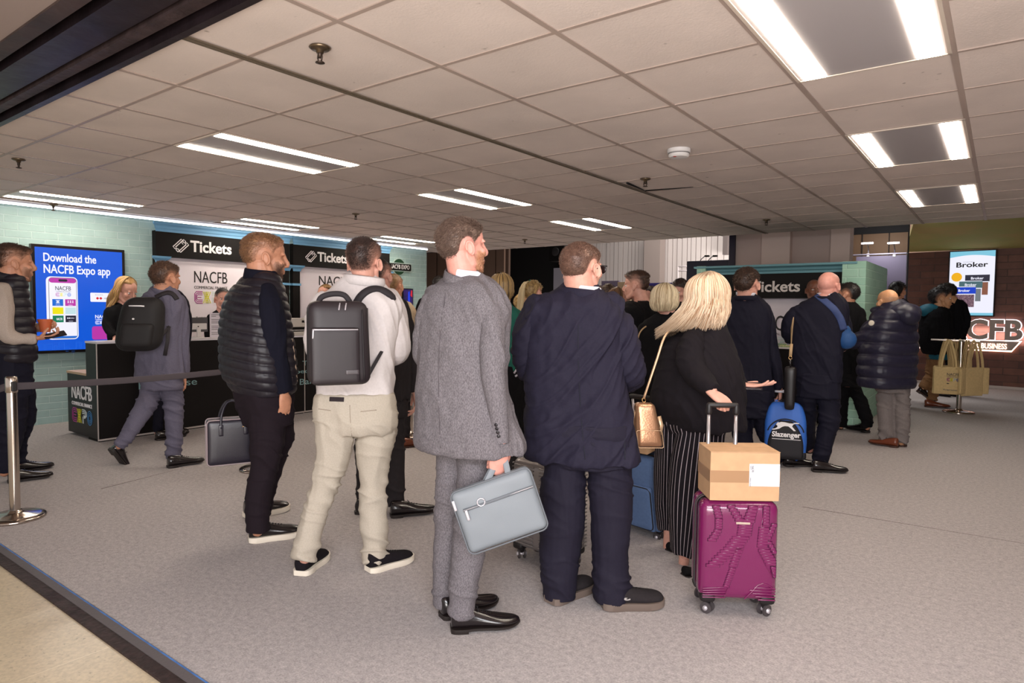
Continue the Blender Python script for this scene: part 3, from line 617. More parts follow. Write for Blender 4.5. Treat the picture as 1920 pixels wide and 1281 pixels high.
# broker screen
t = thing('display_screen', FB.pt(*onFB(1820, 600), 0), 'tall portrait screen reading Broker on the dark brick wall', 'screen')
x0, y0 = onFB(1777, 591, .08); x1, y1 = onFB(1867, 469, .08)
MB().fbox(FB, x0-.02, x1+.02, y0-.02, y1+.02, 0, .075).build('bezel', MC['bezel'], t, smooth=False, bevel=.005)
Gs = Frame(FB.pt(x0, y0, .075), FB.u, FB.v, FB.n); W_, H_ = x1-x0, y1-y0
flat(Gs, [(0, 0), (W_, 0), (W_, H_), (0, H_)], 'screen', m_sw, t, .002)
m_sc = em('screen_cyan', (120,190,214)); m_so = em('screen_orange', (232,170,20)); m_sn = em('screen_navy', (24,30,90)); m_st = em('screen_teal', (70,100,106)); m_sc2 = mat('cover_photo', S(90,60,80), .4, emit=.5, ecol=S(90,60,80), var=.9, vscale=45, col2=S(220,200,210)); m_sbr = em('screen_royal', (16,60,190))
arc = [(W_*k/16, H_*(.905+.035*math.sin(math.pi*k/16))) for k in range(17)]
flat(Gs, [(W_, H_), (0, H_)]+arc, 'banner', m_sc, t, .004); flat(Gs, [(0, 0), (W_, 0), (W_, H_*.04), (0, H_*.04)], 'banner', m_sc, t, .004)
text('Broker', Gs, W_*.15, H_*.75, W_*.85, H_*.83, m_dtxt, t, bold=.02, c=.005); text('commercial', Gs, W_*.30, H_*.83, W_*.50, H_*.84, m_gtxt, t, c=.005)
for k, (a, b, w_, h_, mt, mp) in enumerate([(.37, .31, .52, .33, m_sd, em('screen_brown', (130,80,60))), (.24, .21, .50, .33, m_st, em('screen_photo_grey', (110,116,122))), (.10, .12, .50, .33, m_sbr, m_sc2)]):
    c = .005+.002*k
    flat(Gs, [(W_*a, H_*b), (W_*(a+w_), H_*b), (W_*(a+w_), H_*(b+h_)), (W_*a, H_*(b+h_))], 'magazine_picture', m_sw, t, c, .001)
    flat(Gs, [(W_*(a+.02), H_*(b+.01)), (W_*(a+w_-.02), H_*(b+.01)), (W_*(a+w_-.02), H_*(b+h_*.62)), (W_*(a+.02), H_*(b+h_*.62))], 'magazine_picture', mp, t, c+.001, .001)
    flat(Gs, [(W_*(a-.01), H_*(b+h_*.66)), (W_*(a+w_+.01), H_*(b+h_*.66)), (W_*(a+w_+.01), H_*(b+h_*.97)), (W_*(a-.01), H_*(b+h_*.97))], 'magazine_picture', mt, t, c+.001, .001)
    text('Broker', Gs, W_*(a+.12), H_*(b+h_*.75), W_*(a+w_-.12), H_*(b+h_*.87), m_sw, t, bold=.02, c=c+.002)
flat(Gs, circ(W_*.17, H_*.60, W_*.12), 'badge', m_so, t, .012)
# illuminated letters
t = thing('illuminated_sign', FB.pt(*onFB(1860, 650), 0), 'halo-lit grey letters on the dark brick wall beneath the Broker screen', 'sign')
m_let = mat('letter_grey', S(186,170,160), .6); m_halo = mat('letter_halo', (1, .93, .96, 1), .5, emit=1.7, ecol=(1, .86, .90, 1)); m_halo2 = mat('letter_warm', (1, .8, .7, 1), .5, emit=2.2, ecol=(1, .66, .5, 1))
xa, ya = onFB(1812, 636, .08); xb, yb = onFB(1919, 600, .08); wd = lambda s_, b_=.03: (lambda v: v[:, 0].max()-v[:, 0].min())(text_mesh(s_, b_, .01)[0])
xl_ = xb-(xb-xa)*wd('NACFB')/wd('CFB'); text('NACFB', FB, xl_, ya, xb, yb, m_let, t, bold=.03, c=.11, th=.02)
text('NACFB', FB, xl_-.012, ya-.012, xb+.012, yb+.012, m_halo, t, name='halo', bold=.037, c=.06, th=.012)
xa, ya = onFB(1828, 655, .08); xb, yb = onFB(1912, 641, .08)
flat(FB, [(xb-1.7, ya), (xb-.12, ya), (xb, yb), (xb-1.7, yb)], 'backboard', m_let, t, .075, .03); flat(FB, [(xb-1.72, ya-.03), (xb-.12, ya-.03), (xb+.03, yb+.01), (xb-1.72, yb+.01)], 'halo', m_halo2, t, .04, .02)
x2, y2 = onFB(1829, 653, .08); x3, y3 = onFB(1888, 645, .08); text('BACK BUSINESS', FB, x3-(x3-x2)*wd('BACK BUSINESS', .01)/wd('K BUSINESS', .01), y2, x3, y3, m_halo2, t, bold=.01, c=.08)
gl = bpy.data.lights.new('sign_glow', 'AREA'); gl.energy = 7; gl.shape = 'RECTANGLE'; gl.size = 1.6; gl.size_y = .3; gl.color = (1, .75, .7); go = bpy.data.objects.new('sign_glow', gl); sc.collection.objects.link(go)
go.location = FB.pt(onFB(1880, 630)[0], onFB(1880, 630)[1], .05); go.rotation_euler = (Matrix((FB.u, FB.v, -FB.n*-1)).transposed()).to_euler()
# --- exhibition hall beyond
MB().box((-19, 21.2, 0), (6, 21.4, 8)).build('wall_back', mat('hall_brown', S(112,88,74), .8), kind='structure', smooth=False)
MB().box((-19, 10.46, 6.8), (8, 21.4, 7)).build('ceiling', m_void, kind='structure', smooth=False)
MB().box((4.2, 1.3, 0), (4.4, 16, 3.4)).build('wall_right', mat('side_wall', S(130,120,116), .8), kind='structure', smooth=False)
MB().box((-19, 9.5, 0), (-18.8, 21.2, 7)).build('wall_left', MC['hall_brown'], kind='structure', smooth=False)
MB().box((-19, 10.46, CEIL+.03), (5, 10.6, 6.8)).build('wall_front', m_void, kind='structure', smooth=False)
wallpx('wall_back', 950, 1062, 440, 640, 20.9, m_void, zbot=0, ztop=4.6)
# white ribbed cladding
m_clad = mat('cladding', S(206,196,192), .7)
a = at(1050, 500, y=20.7).x; b = at(1412, 500, y=20.7).x; zb = at(1200, 534, y=20.7).z; mb = MB(); xx = a; rs = random.Random(2)
while xx < b:
    wd_ = rs.choice((.13, .17, .2)); mb.box((xx, 20.72-rs.uniform(0, .05), zb), (xx+wd_-.02, 20.85, 5.5)); xx += wd_
mb.box((a, 20.8, zb), (b, 20.88, 5.5)); mb.build('wall_back', m_clad, kind='structure', smooth=False)
a = at(1207, 500, y=20.2).x; b = at(1237, 500, y=20.2).x; MB().box((a, 20.2, zb+.02), (b, 20.6, 4.05)).build('wall_back', mat('clad_box', S(156,142,136), .7), kind='structure', smooth=False)
a = at(1354, 500, y=20.3).x; b = at(1363, 500, y=20.3).x; MB().box((a, 20.3, 3.2), (b, 20.5, 5)).build('trim_16', mat('duct_brown', S(90,80,78), .6), kind='structure', smooth=False)
# ledge and rails under the cladding
a = at(1100, 500, y=19.9).x; b = at(1300, 500, y=19.9).x; m_rail = mat('rail_beige', S(150,130,116), .6)
for z_, h_ in ((at(1200, 536, y=19.9).z, .05), (at(1200, 548, y=19.9).z, .14)): MB().box((a-1, 19.9, z_-h_), (b, 20.0, z_)).build('trim_17', m_rail, kind='structure', smooth=False)
t = thing('guard_rail', (b-.6, 19.6, 0), 'pale metal railing frame in front of the white ribbed cladding', 'railing')
xr0 = at(1272, 500, y=19.6).x; xr1 = at(1294, 500, y=19.6).x; z0 = at(1280, 545, y=19.6).z; z1 = at(1280, 500, y=19.6).z
mb = MB()
for z_ in (z1, z1-.13, z1-.45): mb.tube([(xr0, 19.6, z_), (xr1, 19.6, z_)], .022, n=8)
mb.build('crossbar', m_lampw, t); MB().tube([(xr0, 19.6, 0), (xr0, 19.6, z1)], .025, n=8).build('post', m_lampw, t); MB().tube([(xr1, 19.6, 0), (xr1, 19.6, z1)], .025, n=8).build('post', m_lampw, t)
# stands behind the crowd
def stand(px0, px1, pt_, y, m, lab, name='exhibition_panel', zb=0, pb=None, cat='panel'):
    a = at(px0, pt_, y=y); b = at(px1, pt_, y=y); z0 = zb if pb is None else at(px0, pb, y=y).z
    return MB().box((a.x, y, z0), (b.x, y+.1, a.z)).build(name, m, label=lab, cat=cat, smooth=False, bevel=.004)
stand(1038, 1066, 503, 15.5, mat('stand_pale', S(168,164,176), .6), 'pale grey exhibition panel in front of the dark doorway')
stand(1208, 1262, 531, 16.2, mat('stand_purple', S(52,40,120), .6), 'purple exhibition panel behind the moustached man')
stand(1128, 1160, 527, 16.6, mat('stand_lilac', S(108,96,116), .6), 'dull lilac exhibition panel behind the navy suit man')
stand(1158, 1182, 529, 16.4, mat('stand_beige', S(176,150,118), .6), 'beige exhibition panel behind the moustached man')
stand(1288, 1366, 490, 12.3, mat('stand_dark_blue', S(44,42,62), .4), 'dark blue exhibition panel at the left end of the freestanding kiosk')
for px, lb in ((1322, 'left spotlight of the pair above the dark blue panel'), (1337, 'right spotlight of the pair above the dark blue panel')):
    q = at(px-10, 491, y=12.35); t = thing('spotlight', q, lb, 'spotlight', 'spotlights above the dark blue panel')
    MB().tube([q, q+Vector((.03, 0, .05)), q+Vector((.13, -.05, .11))], .009, n=8).build('arm', m_chr, t); MB().box((q.x+.12, q.y-.08, q.z+.085), (q.x+.20, q.y-.02, q.z+.115)).build('lamp_head', m_blackp, t, smooth=False)
# brown panelled hall wall behind the grey suit man
m_pan = mat('hall_panel', S(134,106,90), .7)
for k, (x0_, x1_) in enumerate(((797, 818), (820, 843), (905, 928), (930, 945))):
    a = at(x0_, 500, y=17).x; b = at(x1_, 500, y=17).x; MB().box((a, 17, 1.9), (b, 17.08, 4.2)).build('wall_back', m_pan, kind='structure', smooth=False)
MB().box((-18.7, 17.1, 0), (at(950, 500, y=17).x, 17.2, 6.8)).build('wall_back', mat('hall_panel_dark', S(104,82,70), .7), kind='structure', smooth=False)
# black loudspeaker cluster by the doorway
q = at(1045, 463, y=16); t = thing('hanging_speaker', q, 'black loudspeaker hanging high in the dark doorway', 'speaker')
MB().box((q.x-.22, 15.9, q.z-.42), (q.x+.3, 16.3, q.z+.2)).build('cabinet', m_blackp, t, smooth=False, bevel=.02); MB().tube([(q.x, 16.1, q.z+.15), (q.x, 16.1, 6.8)], .03, n=8).build('hanging_pole', m_blackp, t)
MB().lathe((q.x, 15.9, q.z-.15), [(.13, 0), (.11, .012), (.02, .002)], 24, axis=(0, -1, 0)).build('cone', mat('speaker_cone', S(40,36,38), .5), t)
# ================================================================ FIGURE TOOLS
def remesh(mb, voxel, smooth=3, fac=.5):
    me = bpy.data.meshes.new('r'); me.from_pydata([tuple(v) for v in mb.v], [], mb.f); me.update()
    bm = bmesh.new(); bm.from_mesh(me); bmesh.ops.recalc_face_normals(bm, faces=bm.faces); bm.to_mesh(me); bm.free()
    o = bpy.data.objects.new('r', me); sc.collection.objects.link(o)
    m = o.modifiers.new('r', 'REMESH'); m.mode = 'VOXEL'; m.voxel_size = voxel; m.use_smooth_shade = True
    if smooth: s = o.modifiers.new('s', 'SMOOTH'); s.factor = fac; s.iterations = smooth
    dg = bpy.context.evaluated_depsgraph_get(); e = bpy.data.meshes.new_from_object(o.evaluated_get(dg))
    n = len(e.vertices); v = np.empty(n*3); e.vertices.foreach_get('co', v); v = v.reshape(-1, 3)
    nr = np.empty(n*3); e.vertex_normals.foreach_get('vector', nr); nr = nr.reshape(-1, 3)
    f = [tuple(p.vertices) for p in e.polygons]
    bpy.data.objects.remove(o); bpy.data.meshes.remove(me); bpy.data.meshes.remove(e); return v, f, nr
def vnormals(v, f):
    me = bpy.data.meshes.new('n'); me.from_pydata(np.asarray(v).tolist(), [], f); me.update(); nr = np.empty(len(v)*3); me.vertex_normals.foreach_get('vector', nr); bpy.data.meshes.remove(me); return nr.reshape(-1, 3)
def catmull(P, k=4):
    P = [np.array(p, dtype=float) for p in P]
    if len(P) < 3: return [P[0]+(P[-1]-P[0])*i/k for i in range(k+1)] if len(P) == 2 else P
    out = []
    for i in range(len(P)-1):
        a = P[max(i-1, 0)]; b = P[i]; c = P[i+1]; d = P[min(i+2, len(P)-1)]
        for j in range(k):
            t = j/k; out.append(.5*((2*b)+(-a+c)*t+(2*a-5*b+4*c-d)*t*t+(-a+3*b-3*c+d)*t**3))
    out.append(P[-1]); return out
# ---- head template (ear line at origin, y forward, z up, crown .120, chin -.115)
def head_parts(fem=False, ears=True):
    m = MB(); s = .93 if fem else 1
    m.ell((0, -.018, .036), (.0735*s, .094, .083)); m.ell((0, .012, .045), (.066*s, .080, .066))
    m.ell((0, .034, -.02), (.058*s, .058, .080)); m.ell((0, .058, -.086), (.027*s, .026, .025 if not fem else .022))
    for x in (-1, 1):
        m.tube([(x*.057*s, -.002, -.030), (x*.052*s, .012, -.066), (x*.030*s, .052, -.090), (0, .066, -.094)], [.018, .018, .018, .018], n=10, round_ends=True)
        m.ell((x*.037, .064, -.018), (.022, .022, .022)); m.ell((x*.03, .078, .026), (.022, .010, .008))
        if ears:
            R = Matrix.Rotation(x*math.radians(-22), 3, 'Z')@Matrix.Rotation(math.radians(12), 3, 'X')
            m.ell(Vector((x*.079*s, -.014, -.004)), (.006, .016, .027), R)
            pts = [Vector((x*.084*s, -.014, -.004))+R@Vector((x*.004, .017*math.cos(a), .030*math.sin(a))) for a in np.linspace(-1.7, 3.3, 14)]
            m.tube(pts, .0045, n=8, round_ends=True); m.ell((x*.075*s, -.006, -.026), (.005, .008, .009))
        m.ell((x*.010, .096, -.032), (.008, .009, .006))
    m.tube([(0, .088, .030), (0, .096, .008), (0, .110, -.018), (0, .108, -.027)], [.009, .010, .012, .010], n=12, round_ends=True)
    m.ell((0, .086, -.054), (.022, .012, .006)); m.ell((0, .085, -.065), (.019, .012, .006)); m.ell((0, .070, -.05), (.035, .022, .03))
    return m
_ht = {}
def head_template(voxel, fem):
    k = (voxel, fem)
    if k not in _ht:
        v, f, n = remesh(head_parts(fem), voxel, 3)
        # eye sockets
        for x in (-1, 1):
            c = np.array([x*.031, .084, .008]); d = np.linalg.norm((v-c)*[1, .8, 1.5], axis=1); v[:, 1] -= .010*np.exp(-(d/.018)**2)
        sv, sf, _ = remesh(head_parts(fem, ears=False), max(voxel, .006), 2)
        _ht[k] = (v, f, BVHTree.FromPolygons([tuple(p) for p in sv], sf))
    return _ht[k]
def smst(a, b, x): t = np.clip((x-a)/(b-a), 0, 1); return t*t*(3-2*t)
def score_short(p, top=.066, side=.012, nape=-.062, recede=0):
    """distance-like score: positive where hair grows"""
    x, y, z = p; ax = abs(x)
    lim = float(np.interp(y, (-.12, -.05, -.030, -.018, .016, .028, .050, .075, .11), (nape, nape+.004, -.032, -.014, -.012, .030, .046, top, top+.012)))
    s = z-lim
    if ax > .045: s = min(s, (math.hypot((y+.014)/.029, (z+.004)/.040)-1)*.03)    # round the ears
    return s
def score_beard(p):
    x, y, z = p; ax = abs(x)
    lim = -.040 if ax < .03 else -.040+(ax-.03)*1.6
    s = min(lim-z, y-.016-(z+.02)*.2, z+.125)*.8
    if ax < .020 and -.072 < z < -.052: s = min(s, -.002)
    return s
def score_moustache(p):
    x, y, z = p; return min(-.036-z, z+.052, .03-abs(x), y-.05)
def shell(bvh, X, score, thick, name, m, parent, res=(72, 48), centre=(0, -.012, .03), strands=0, slen=.012, srad=.0009, flow=(0, -.4, -.5), fadew=.03, lump=.0, seed=1, lift=.35, thickf=None):
    nu, nv = res; vs = []; fs = []; sc_ = []; c = Vector(centre)
    for i in range(nv+1):
        th = math.pi*(i+.01)/(nv+.02)
        for j in range(nu):
            ph = 2*math.pi*j/nu; d = Vector((math.sin(th)*math.cos(ph), math.sin(th)*math.sin(ph), math.cos(th)))
            h = bvh.ray_cast(c+d*.3, -d); p = h[0] if h[0] is not None else c+d*.05
            s = score(p); T = thick if thickf is None else thickf(p)
            k = float(smst(0, .022, s)); off = -.0035+(T+.0035)*k+lump*k*noise.noise(p*28+Vector((seed*3.1, 0, 0)))
            vs.append(p+d*off); sc_.append(s)
    for i in range(nv):
        for j in range(nu):
            a, b, c2, e = i*nu+j, (i+1)*nu+j, (i+1)*nu+(j+1) % nu, i*nu+(j+1) % nu
            if max(sc_[a], sc_[b], sc_[c2], sc_[e]) > -.01: fs.append((a, b, c2, e))
    rs = random.Random(seed); hv = [min(1, max(0, .4+.9*noise.noise(Vector(p)*60))) for p in vs]; fade = [float(smst(0, fadew, s)) for s in sc_]
    if strands:
        cand = []; cum = []; tot = 0
        for f in fs:
            if min(sc_[q] for q in f) > -.001:
                A = (vs[f[1]]-vs[f[0]]).cross(vs[f[3]]-vs[f[0]]).length; tot += A; cand.append(f); cum.append(tot)
        import bisect
        for _ in range(strands):
            f = cand[min(len(cand)-1, bisect.bisect(cum, rs.random()*tot))]; a, b = rs.random(), rs.random()
            p = vs[f[0]]*(1-a)*(1-b)+vs[f[1]]*a*(1-b)+vs[f[2]]*a*b+vs[f[3]]*(1-a)*b; s = sum(sc_[q] for q in f)/4
            n = (p-c).normalized(); fl = Vector(flow)
            if callable(flow): fl = flow(p)
            fl = fl-n*fl.dot(n); L = slen*(.35+.65*float(smst(0, .03, s)))*rs.uniform(.7, 1.2)
            d = (n*lift+fl+Vector((rs.gauss(0, .22), rs.gauss(0, .22), rs.gauss(0, .22)))).normalized(); d2 = (d+fl*.6-n*.25).normalized()
            u = d.orthogonal().normalized()*srad; w_ = d.cross(u.normalized())*srad; o = len(vs); h = rs.random()
            q = p+d*L*.55
            vs += [p+u, p-u*.5+w_*.87, p-u*.5-w_*.87, q+u*.7, q-u*.35+w_*.6, q-u*.35-w_*.6, q+d2*L*.45]
            fs += [(o, o+1, o+4, o+3), (o+1, o+2, o+5, o+4), (o+2, o, o+3, o+5), (o+3, o+4, o+6), (o+4, o+5, o+6), (o+5, o+3, o+6)]
            hv += [h]*7; fade += [float(smst(-.002, fadew*.8, s))]*7
    V_ = [X@v for v in vs]
    return build(name, V_, fs, m, parent, attrs={'hv': hv, 'fade': fade})
def long_hair(X, parent, m, hem, n=500, rad=.0022, part=0.0, rx=.084, ry=.102, rz=.092, spread=1.1, back_only=-.3, seed=2, curl=.01, tip=.3, bob=False, sweep=None, cover=1.0, layers=.10, wv=.0, base=True):
    """hair falling from the parting over an ellipsoid round the skull and down to the hem; hem(phi) gives the length below the ear line"""
    rs = random.Random(seed); vs = []; fs = []; hv = []
    c = Vector((0, -.018, .036))
    def path(phi, k, hm):
        pts = []; A = 3.3 if bob else 2.1
        top = Vector((part, .0+.02*math.cos(phi), .0))
        for i in range(9):
            th = .05+(math.pi*.56-.05)*i/8
            p = c+Vector((rx*k*math.sin(th)*math.sin(phi), ry*k*math.sin(th)*-math.cos(phi), rz*k*math.cos(th)))+top*max(0, 1-i/4); pts.append(p)
        e = pts[-1]; L = e.z+hm; out = Vector((math.sin(phi), -math.cos(phi), 0))
        for i in range(1, 9):
            t = i/8; q = Vector((e.x, e.y, e.z-L*t))
            if bob: q += out*(.012*math.sin(t*2.0)-.030*t*t)
            else: q += out*(.010*math.sin(t*3)-.012*t+wv*math.sin(t*9+phi*5))
            if sweep: q += sweep(phi, t)
            pts.append(q)
        return pts
    if base:
        rings = []; N = 40
        for i in range(17):
            rings.append([])
        for j in range(N):
            phi = -math.pi+2*math.pi*j/N
            ok = math.cos(phi) > back_only
            P = path(phi if ok else phi, .965, hem(phi)-.01 if ok else -.05)
            for i in range(17):
                p = P[i]
                if not ok:  # over the face: tuck in
                    if i > 4: p = P[4]*1.0+(P[4]-c)*-.12
                rings[i].append(p if i < 16 else p)
        o = len(vs); mb = MB(); mb.loft(rings); vs += [Vector(v) for v in mb.v]; fs += mb.f
        for i in range(17):
            for j in range(N): hv.append(.35+.25*noise.noise(Vector((j*.9, 0, 0))))
    for _ in range(n):
        lim = math.acos(max(-1, min(1, back_only))); phi = rs.uniform(-lim, lim); hm = hem(phi)*rs.uniform(1-layers, 1.03); k = rs.uniform(.965, 1.03)
        P = path(phi, k, hm); ph2 = rs.uniform(-curl, curl); h = min(1, max(0, rs.gauss(.55, .28)))
        P = [p+Vector((math.cos(phi), math.sin(phi), 0))*ph2*(i/16)**1.2 for i, p in enumerate(P)]
        if P[-1].z > P[8].z: P = P[:9]
        n_ = len(P); prev = None; o = len(vs)
        for i, p in enumerate(P):
            t = (P[min(i+1, n_-1)]-P[max(i-1, 0)]).normalized(); out = (p-Vector((c.x, c.y, p.z))); out = out.normalized() if out.length > 1e-4 else Vector((0, -1, 0))
            b = t.cross(out); b = b.normalized() if b.length > 1e-4 else Vector((1, 0, 0)); r = rad*(1-(i/(n_-1))**3*.85)*(.5+.5*min(1, i/2))
            vs += [p+b*r*1.7, p+out*r*.8, p-b*r*1.7]
            if i: 
                q = o+3*(i-1); fs += [(q, q+1, q+4, q+3), (q+1, q+2, q+5, q+4), (q+2, q, q+3, q+5)]
            hv += [h]*3
    return build('hair', [X@v for v in vs], fs, m, parent, attrs={'hv': hv, 'fade': [1]*len(vs)})
# ---- hand (wrist at origin, fingers +y, palm faces -z, thumb on +x)
_hd = {}
def hand_template(pose, voxel=.0035):
    k = (pose, voxel)
    if k in _hd: return _hd[k]
    m = MB(); curl = {'relax': (22, 28, 18), 'grip': (62, 82, 45), 'flat': (6, 8, 6), 'cup': (28, 40, 30), 'hook': (48, 88, 60)}[pose]
    m.tube([(0, -.050, .0), (0, -.025, .0), (0, .005, 0)], [(.015, .014), (.022, .019), (.030, .018)], n=16, up=(0, 0, 1), round_ends=True)
    m.tube([(-.002, -.01, 0), (-.001, .03, .002), (0, .065, .002), (0, .088, 0)], [(.028, .017), (.038, .0155), (.041, .0135), (.038, .010)], n=18, up=(0, 0, 1), round_ends=True)
    for x, L, ry, dc, y0 in ((.030, .92, 3, -4, .084), (.0105, 1.04, 0, 0, .089), (-.0095, .98, -3, 4, .087), (-.0285, .78, -7, 8, .079)):
        p = Vector((x, y0-.012, 0)); a = 0; pts = [p]; yaw = math.radians(-ry)
        pts.append(Vector((x, y0, 0)))
        for seg, cu in zip((.044, .027, .022), curl):
            a += math.radians(cu+dc); d = Vector((math.sin(yaw)*math.cos(a)*-1, math.cos(a), -math.sin(a))); pts.append(pts[-1]+d*seg*L)
        m.tube(pts, [.0092, .0092, .0088, .0078, .0068], n=10, round_ends=True)
    tc = {'relax': [(.024, .018, -.004), (.044, .045, -.014), (.052, .070, -.022), (.050, .092, -.030)], 'flat': [(.024, .018, -.002), (.050, .040, -.006), (.066, .062, -.010), (.074, .082, -.012)],
          'grip': [(.024, .020, -.006), (.040, .045, -.022), (.034, .068, -.038), (.016, .078, -.044)], 'cup': [(.024, .02, -.004), (.046, .04, -.022), (.050, .058, -.045), (.044, .072, -.062)], 'hook': [(.024, .018, -.004), (.042, .045, -.016), (.044, .070, -.028), (.036, .088, -.038)]}[pose]
    m.tube(tc, [.015, .0125, .0105, .0085], n=10, round_ends=True)
    _hd[k] = remesh(m, voxel, 2)[:2]; return _hd[k]
# ---- shoes (heel at origin on the floor, toe +y, length 1 = L)
def shoe_parts(kind, L):
    up = MB(); so = MB(); W = L*.17
    if kind == 'sneaker': st = .034; prof = [(.0, .055, .085), (.06, .085, .098), (.2, .096, .098), (.33, .088, .082), (.5, .094, .062), (.7, .108, .048), (.85, .100, .038), (.95, .075, .026), (.99, .04, .012)]
    elif kind == 'runner': st = .036; prof = [(.0, .06, .080), (.06, .09, .090), (.2, .10, .086), (.33, .094, .078), (.5, .102, .062), (.7, .114, .050), (.85, .105, .042), (.95, .082, .030), (.99, .045, .014)]
    elif kind == 'flat': st = .008; prof = [(.0, .05, .055), (.06, .07, .058), (.2, .078, .040), (.45, .078, .026), (.62, .088, .030), (.8, .084, .034), (.92, .060, .026), (.99, .025, .012)]
    else: st = .022; prof = [(.0, .050, .080), (.06, .078, .092), (.2, .086, .088), (.33, .080, .078), (.5, .086, .058), (.68, .098, .044), (.82, .088, .036), (.93, .058, .030), (.99, .024, .018)]
    k = L/.30
    def ring(y, w, z0, z1, n=20, e=.75):
        r = []
        for i in range(n):
            a = 2*math.pi*i/n; c, s = math.cos(a), math.sin(a)
            x = w/2*abs(c)**e*(1 if c > 0 else -1); z = z0+(z1-z0)*(.5+.5*abs(s)**(1.0)*(1 if s > 0 else -1)); r.append((x*(1-.28*max(0, s)), y, z))
        return r
    up.loft([ring(y*L, w*k, st*k*.6, st*k+h*k*.9) for y, w, h in [tuple(q) for q in catmull(prof, 3)]])
    def outline(off, n=14):
        out = []
        for y, w, h in catmull(prof, 3): out.append((w*k/2+off, y*L))
        return [(x, y) for x, y in out]+[(-x, y) for x, y in out[::-1]]
    ol = outline(.006 if kind in ('sneaker', 'runner') else .003)
    zs = [0, st*k*.15, st*k] if kind != 'dress' else [st*k*.45, st*k*.55, st*k*.95]
    rg = []
    for i, z in enumerate(zs):
        s_ = .94 if i == 0 else 1
        rg.append([(x*s_, L*.5+(y-L*.5)*(s_ if i == 0 else 1.005), z+(.012*k*max(0, (y/L-.8)/.2)**2 if kind != 'flat' else 0)) for x, y in ol])
    so.loft(rg)
    if kind == 'dress':
        hl = [(x, y) for x, y in ol if y < L*.27]
        so.loft([[(x*.95, y, 0) for x, y in hl], [(x, y, st*k*.7) for x, y in hl]])
    la = MB()
    if kind in ('sneaker', 'runner', 'dress'):
        for q in range(5 if kind != 'dress' else 4):
            y = L*(.40+.055*q); h = np.interp(y/L, [p[0] for p in prof], [p[2] for p in prof])*k*.9+st*k
            la.tube([(-.016, y-.004, h-.004), (0, y, h+.003), (.016, y-.004, h-.004)], .0022*k, n=6, round_ends=True)
        h = np.interp(.38, [p[0] for p in prof], [p[2] for p in prof])*k*.9+st*k
        for s_ in (-1, 1): la.tube([(0, L*.38, h+.002), (s_*.016, L*.37, h+.010), (s_*.024, L*.385, h+.002), (s_*.01, L*.39, h+.002)], .0018*k, n=6)
    return up, so, la
m_skin = lambda nm, c: mat('skin_'+nm, c, .5, var=.06, vscale=40, bump=.05, bscale=300)
SK = {'fair': m_skin('fair', S(206,152,134)), 'pink': m_skin('pink', S(208,146,132)), 'tan': m_skin('tan', S(190,134,106)), 'ruddy': m_skin('ruddy', S(214,150,128)), 'brown': m_skin('brown', S(110,66,48)), 'olive': m_skin('olive', S(206,152,112))}
SKC = {'fair': S(196,148,130), 'pink': S(202,146,134), 'tan': S(180,130,104), 'ruddy': S(204,146,126), 'brown': S(104,62,46), 'olive': S(196,144,108)}
def hairmat(nm, c1, c2, skin='fair', rough=.5): return mat_attr('hair_'+nm+'_'+skin, S(*c1), S(*c2), rough, SKC[skin])
m_eyew = mat('eye_white', S(226,220,216), .2); m_iris = mat('eye_iris', S(50,36,30), .2); m_lip = mat('lip', S(170,96,88), .5)
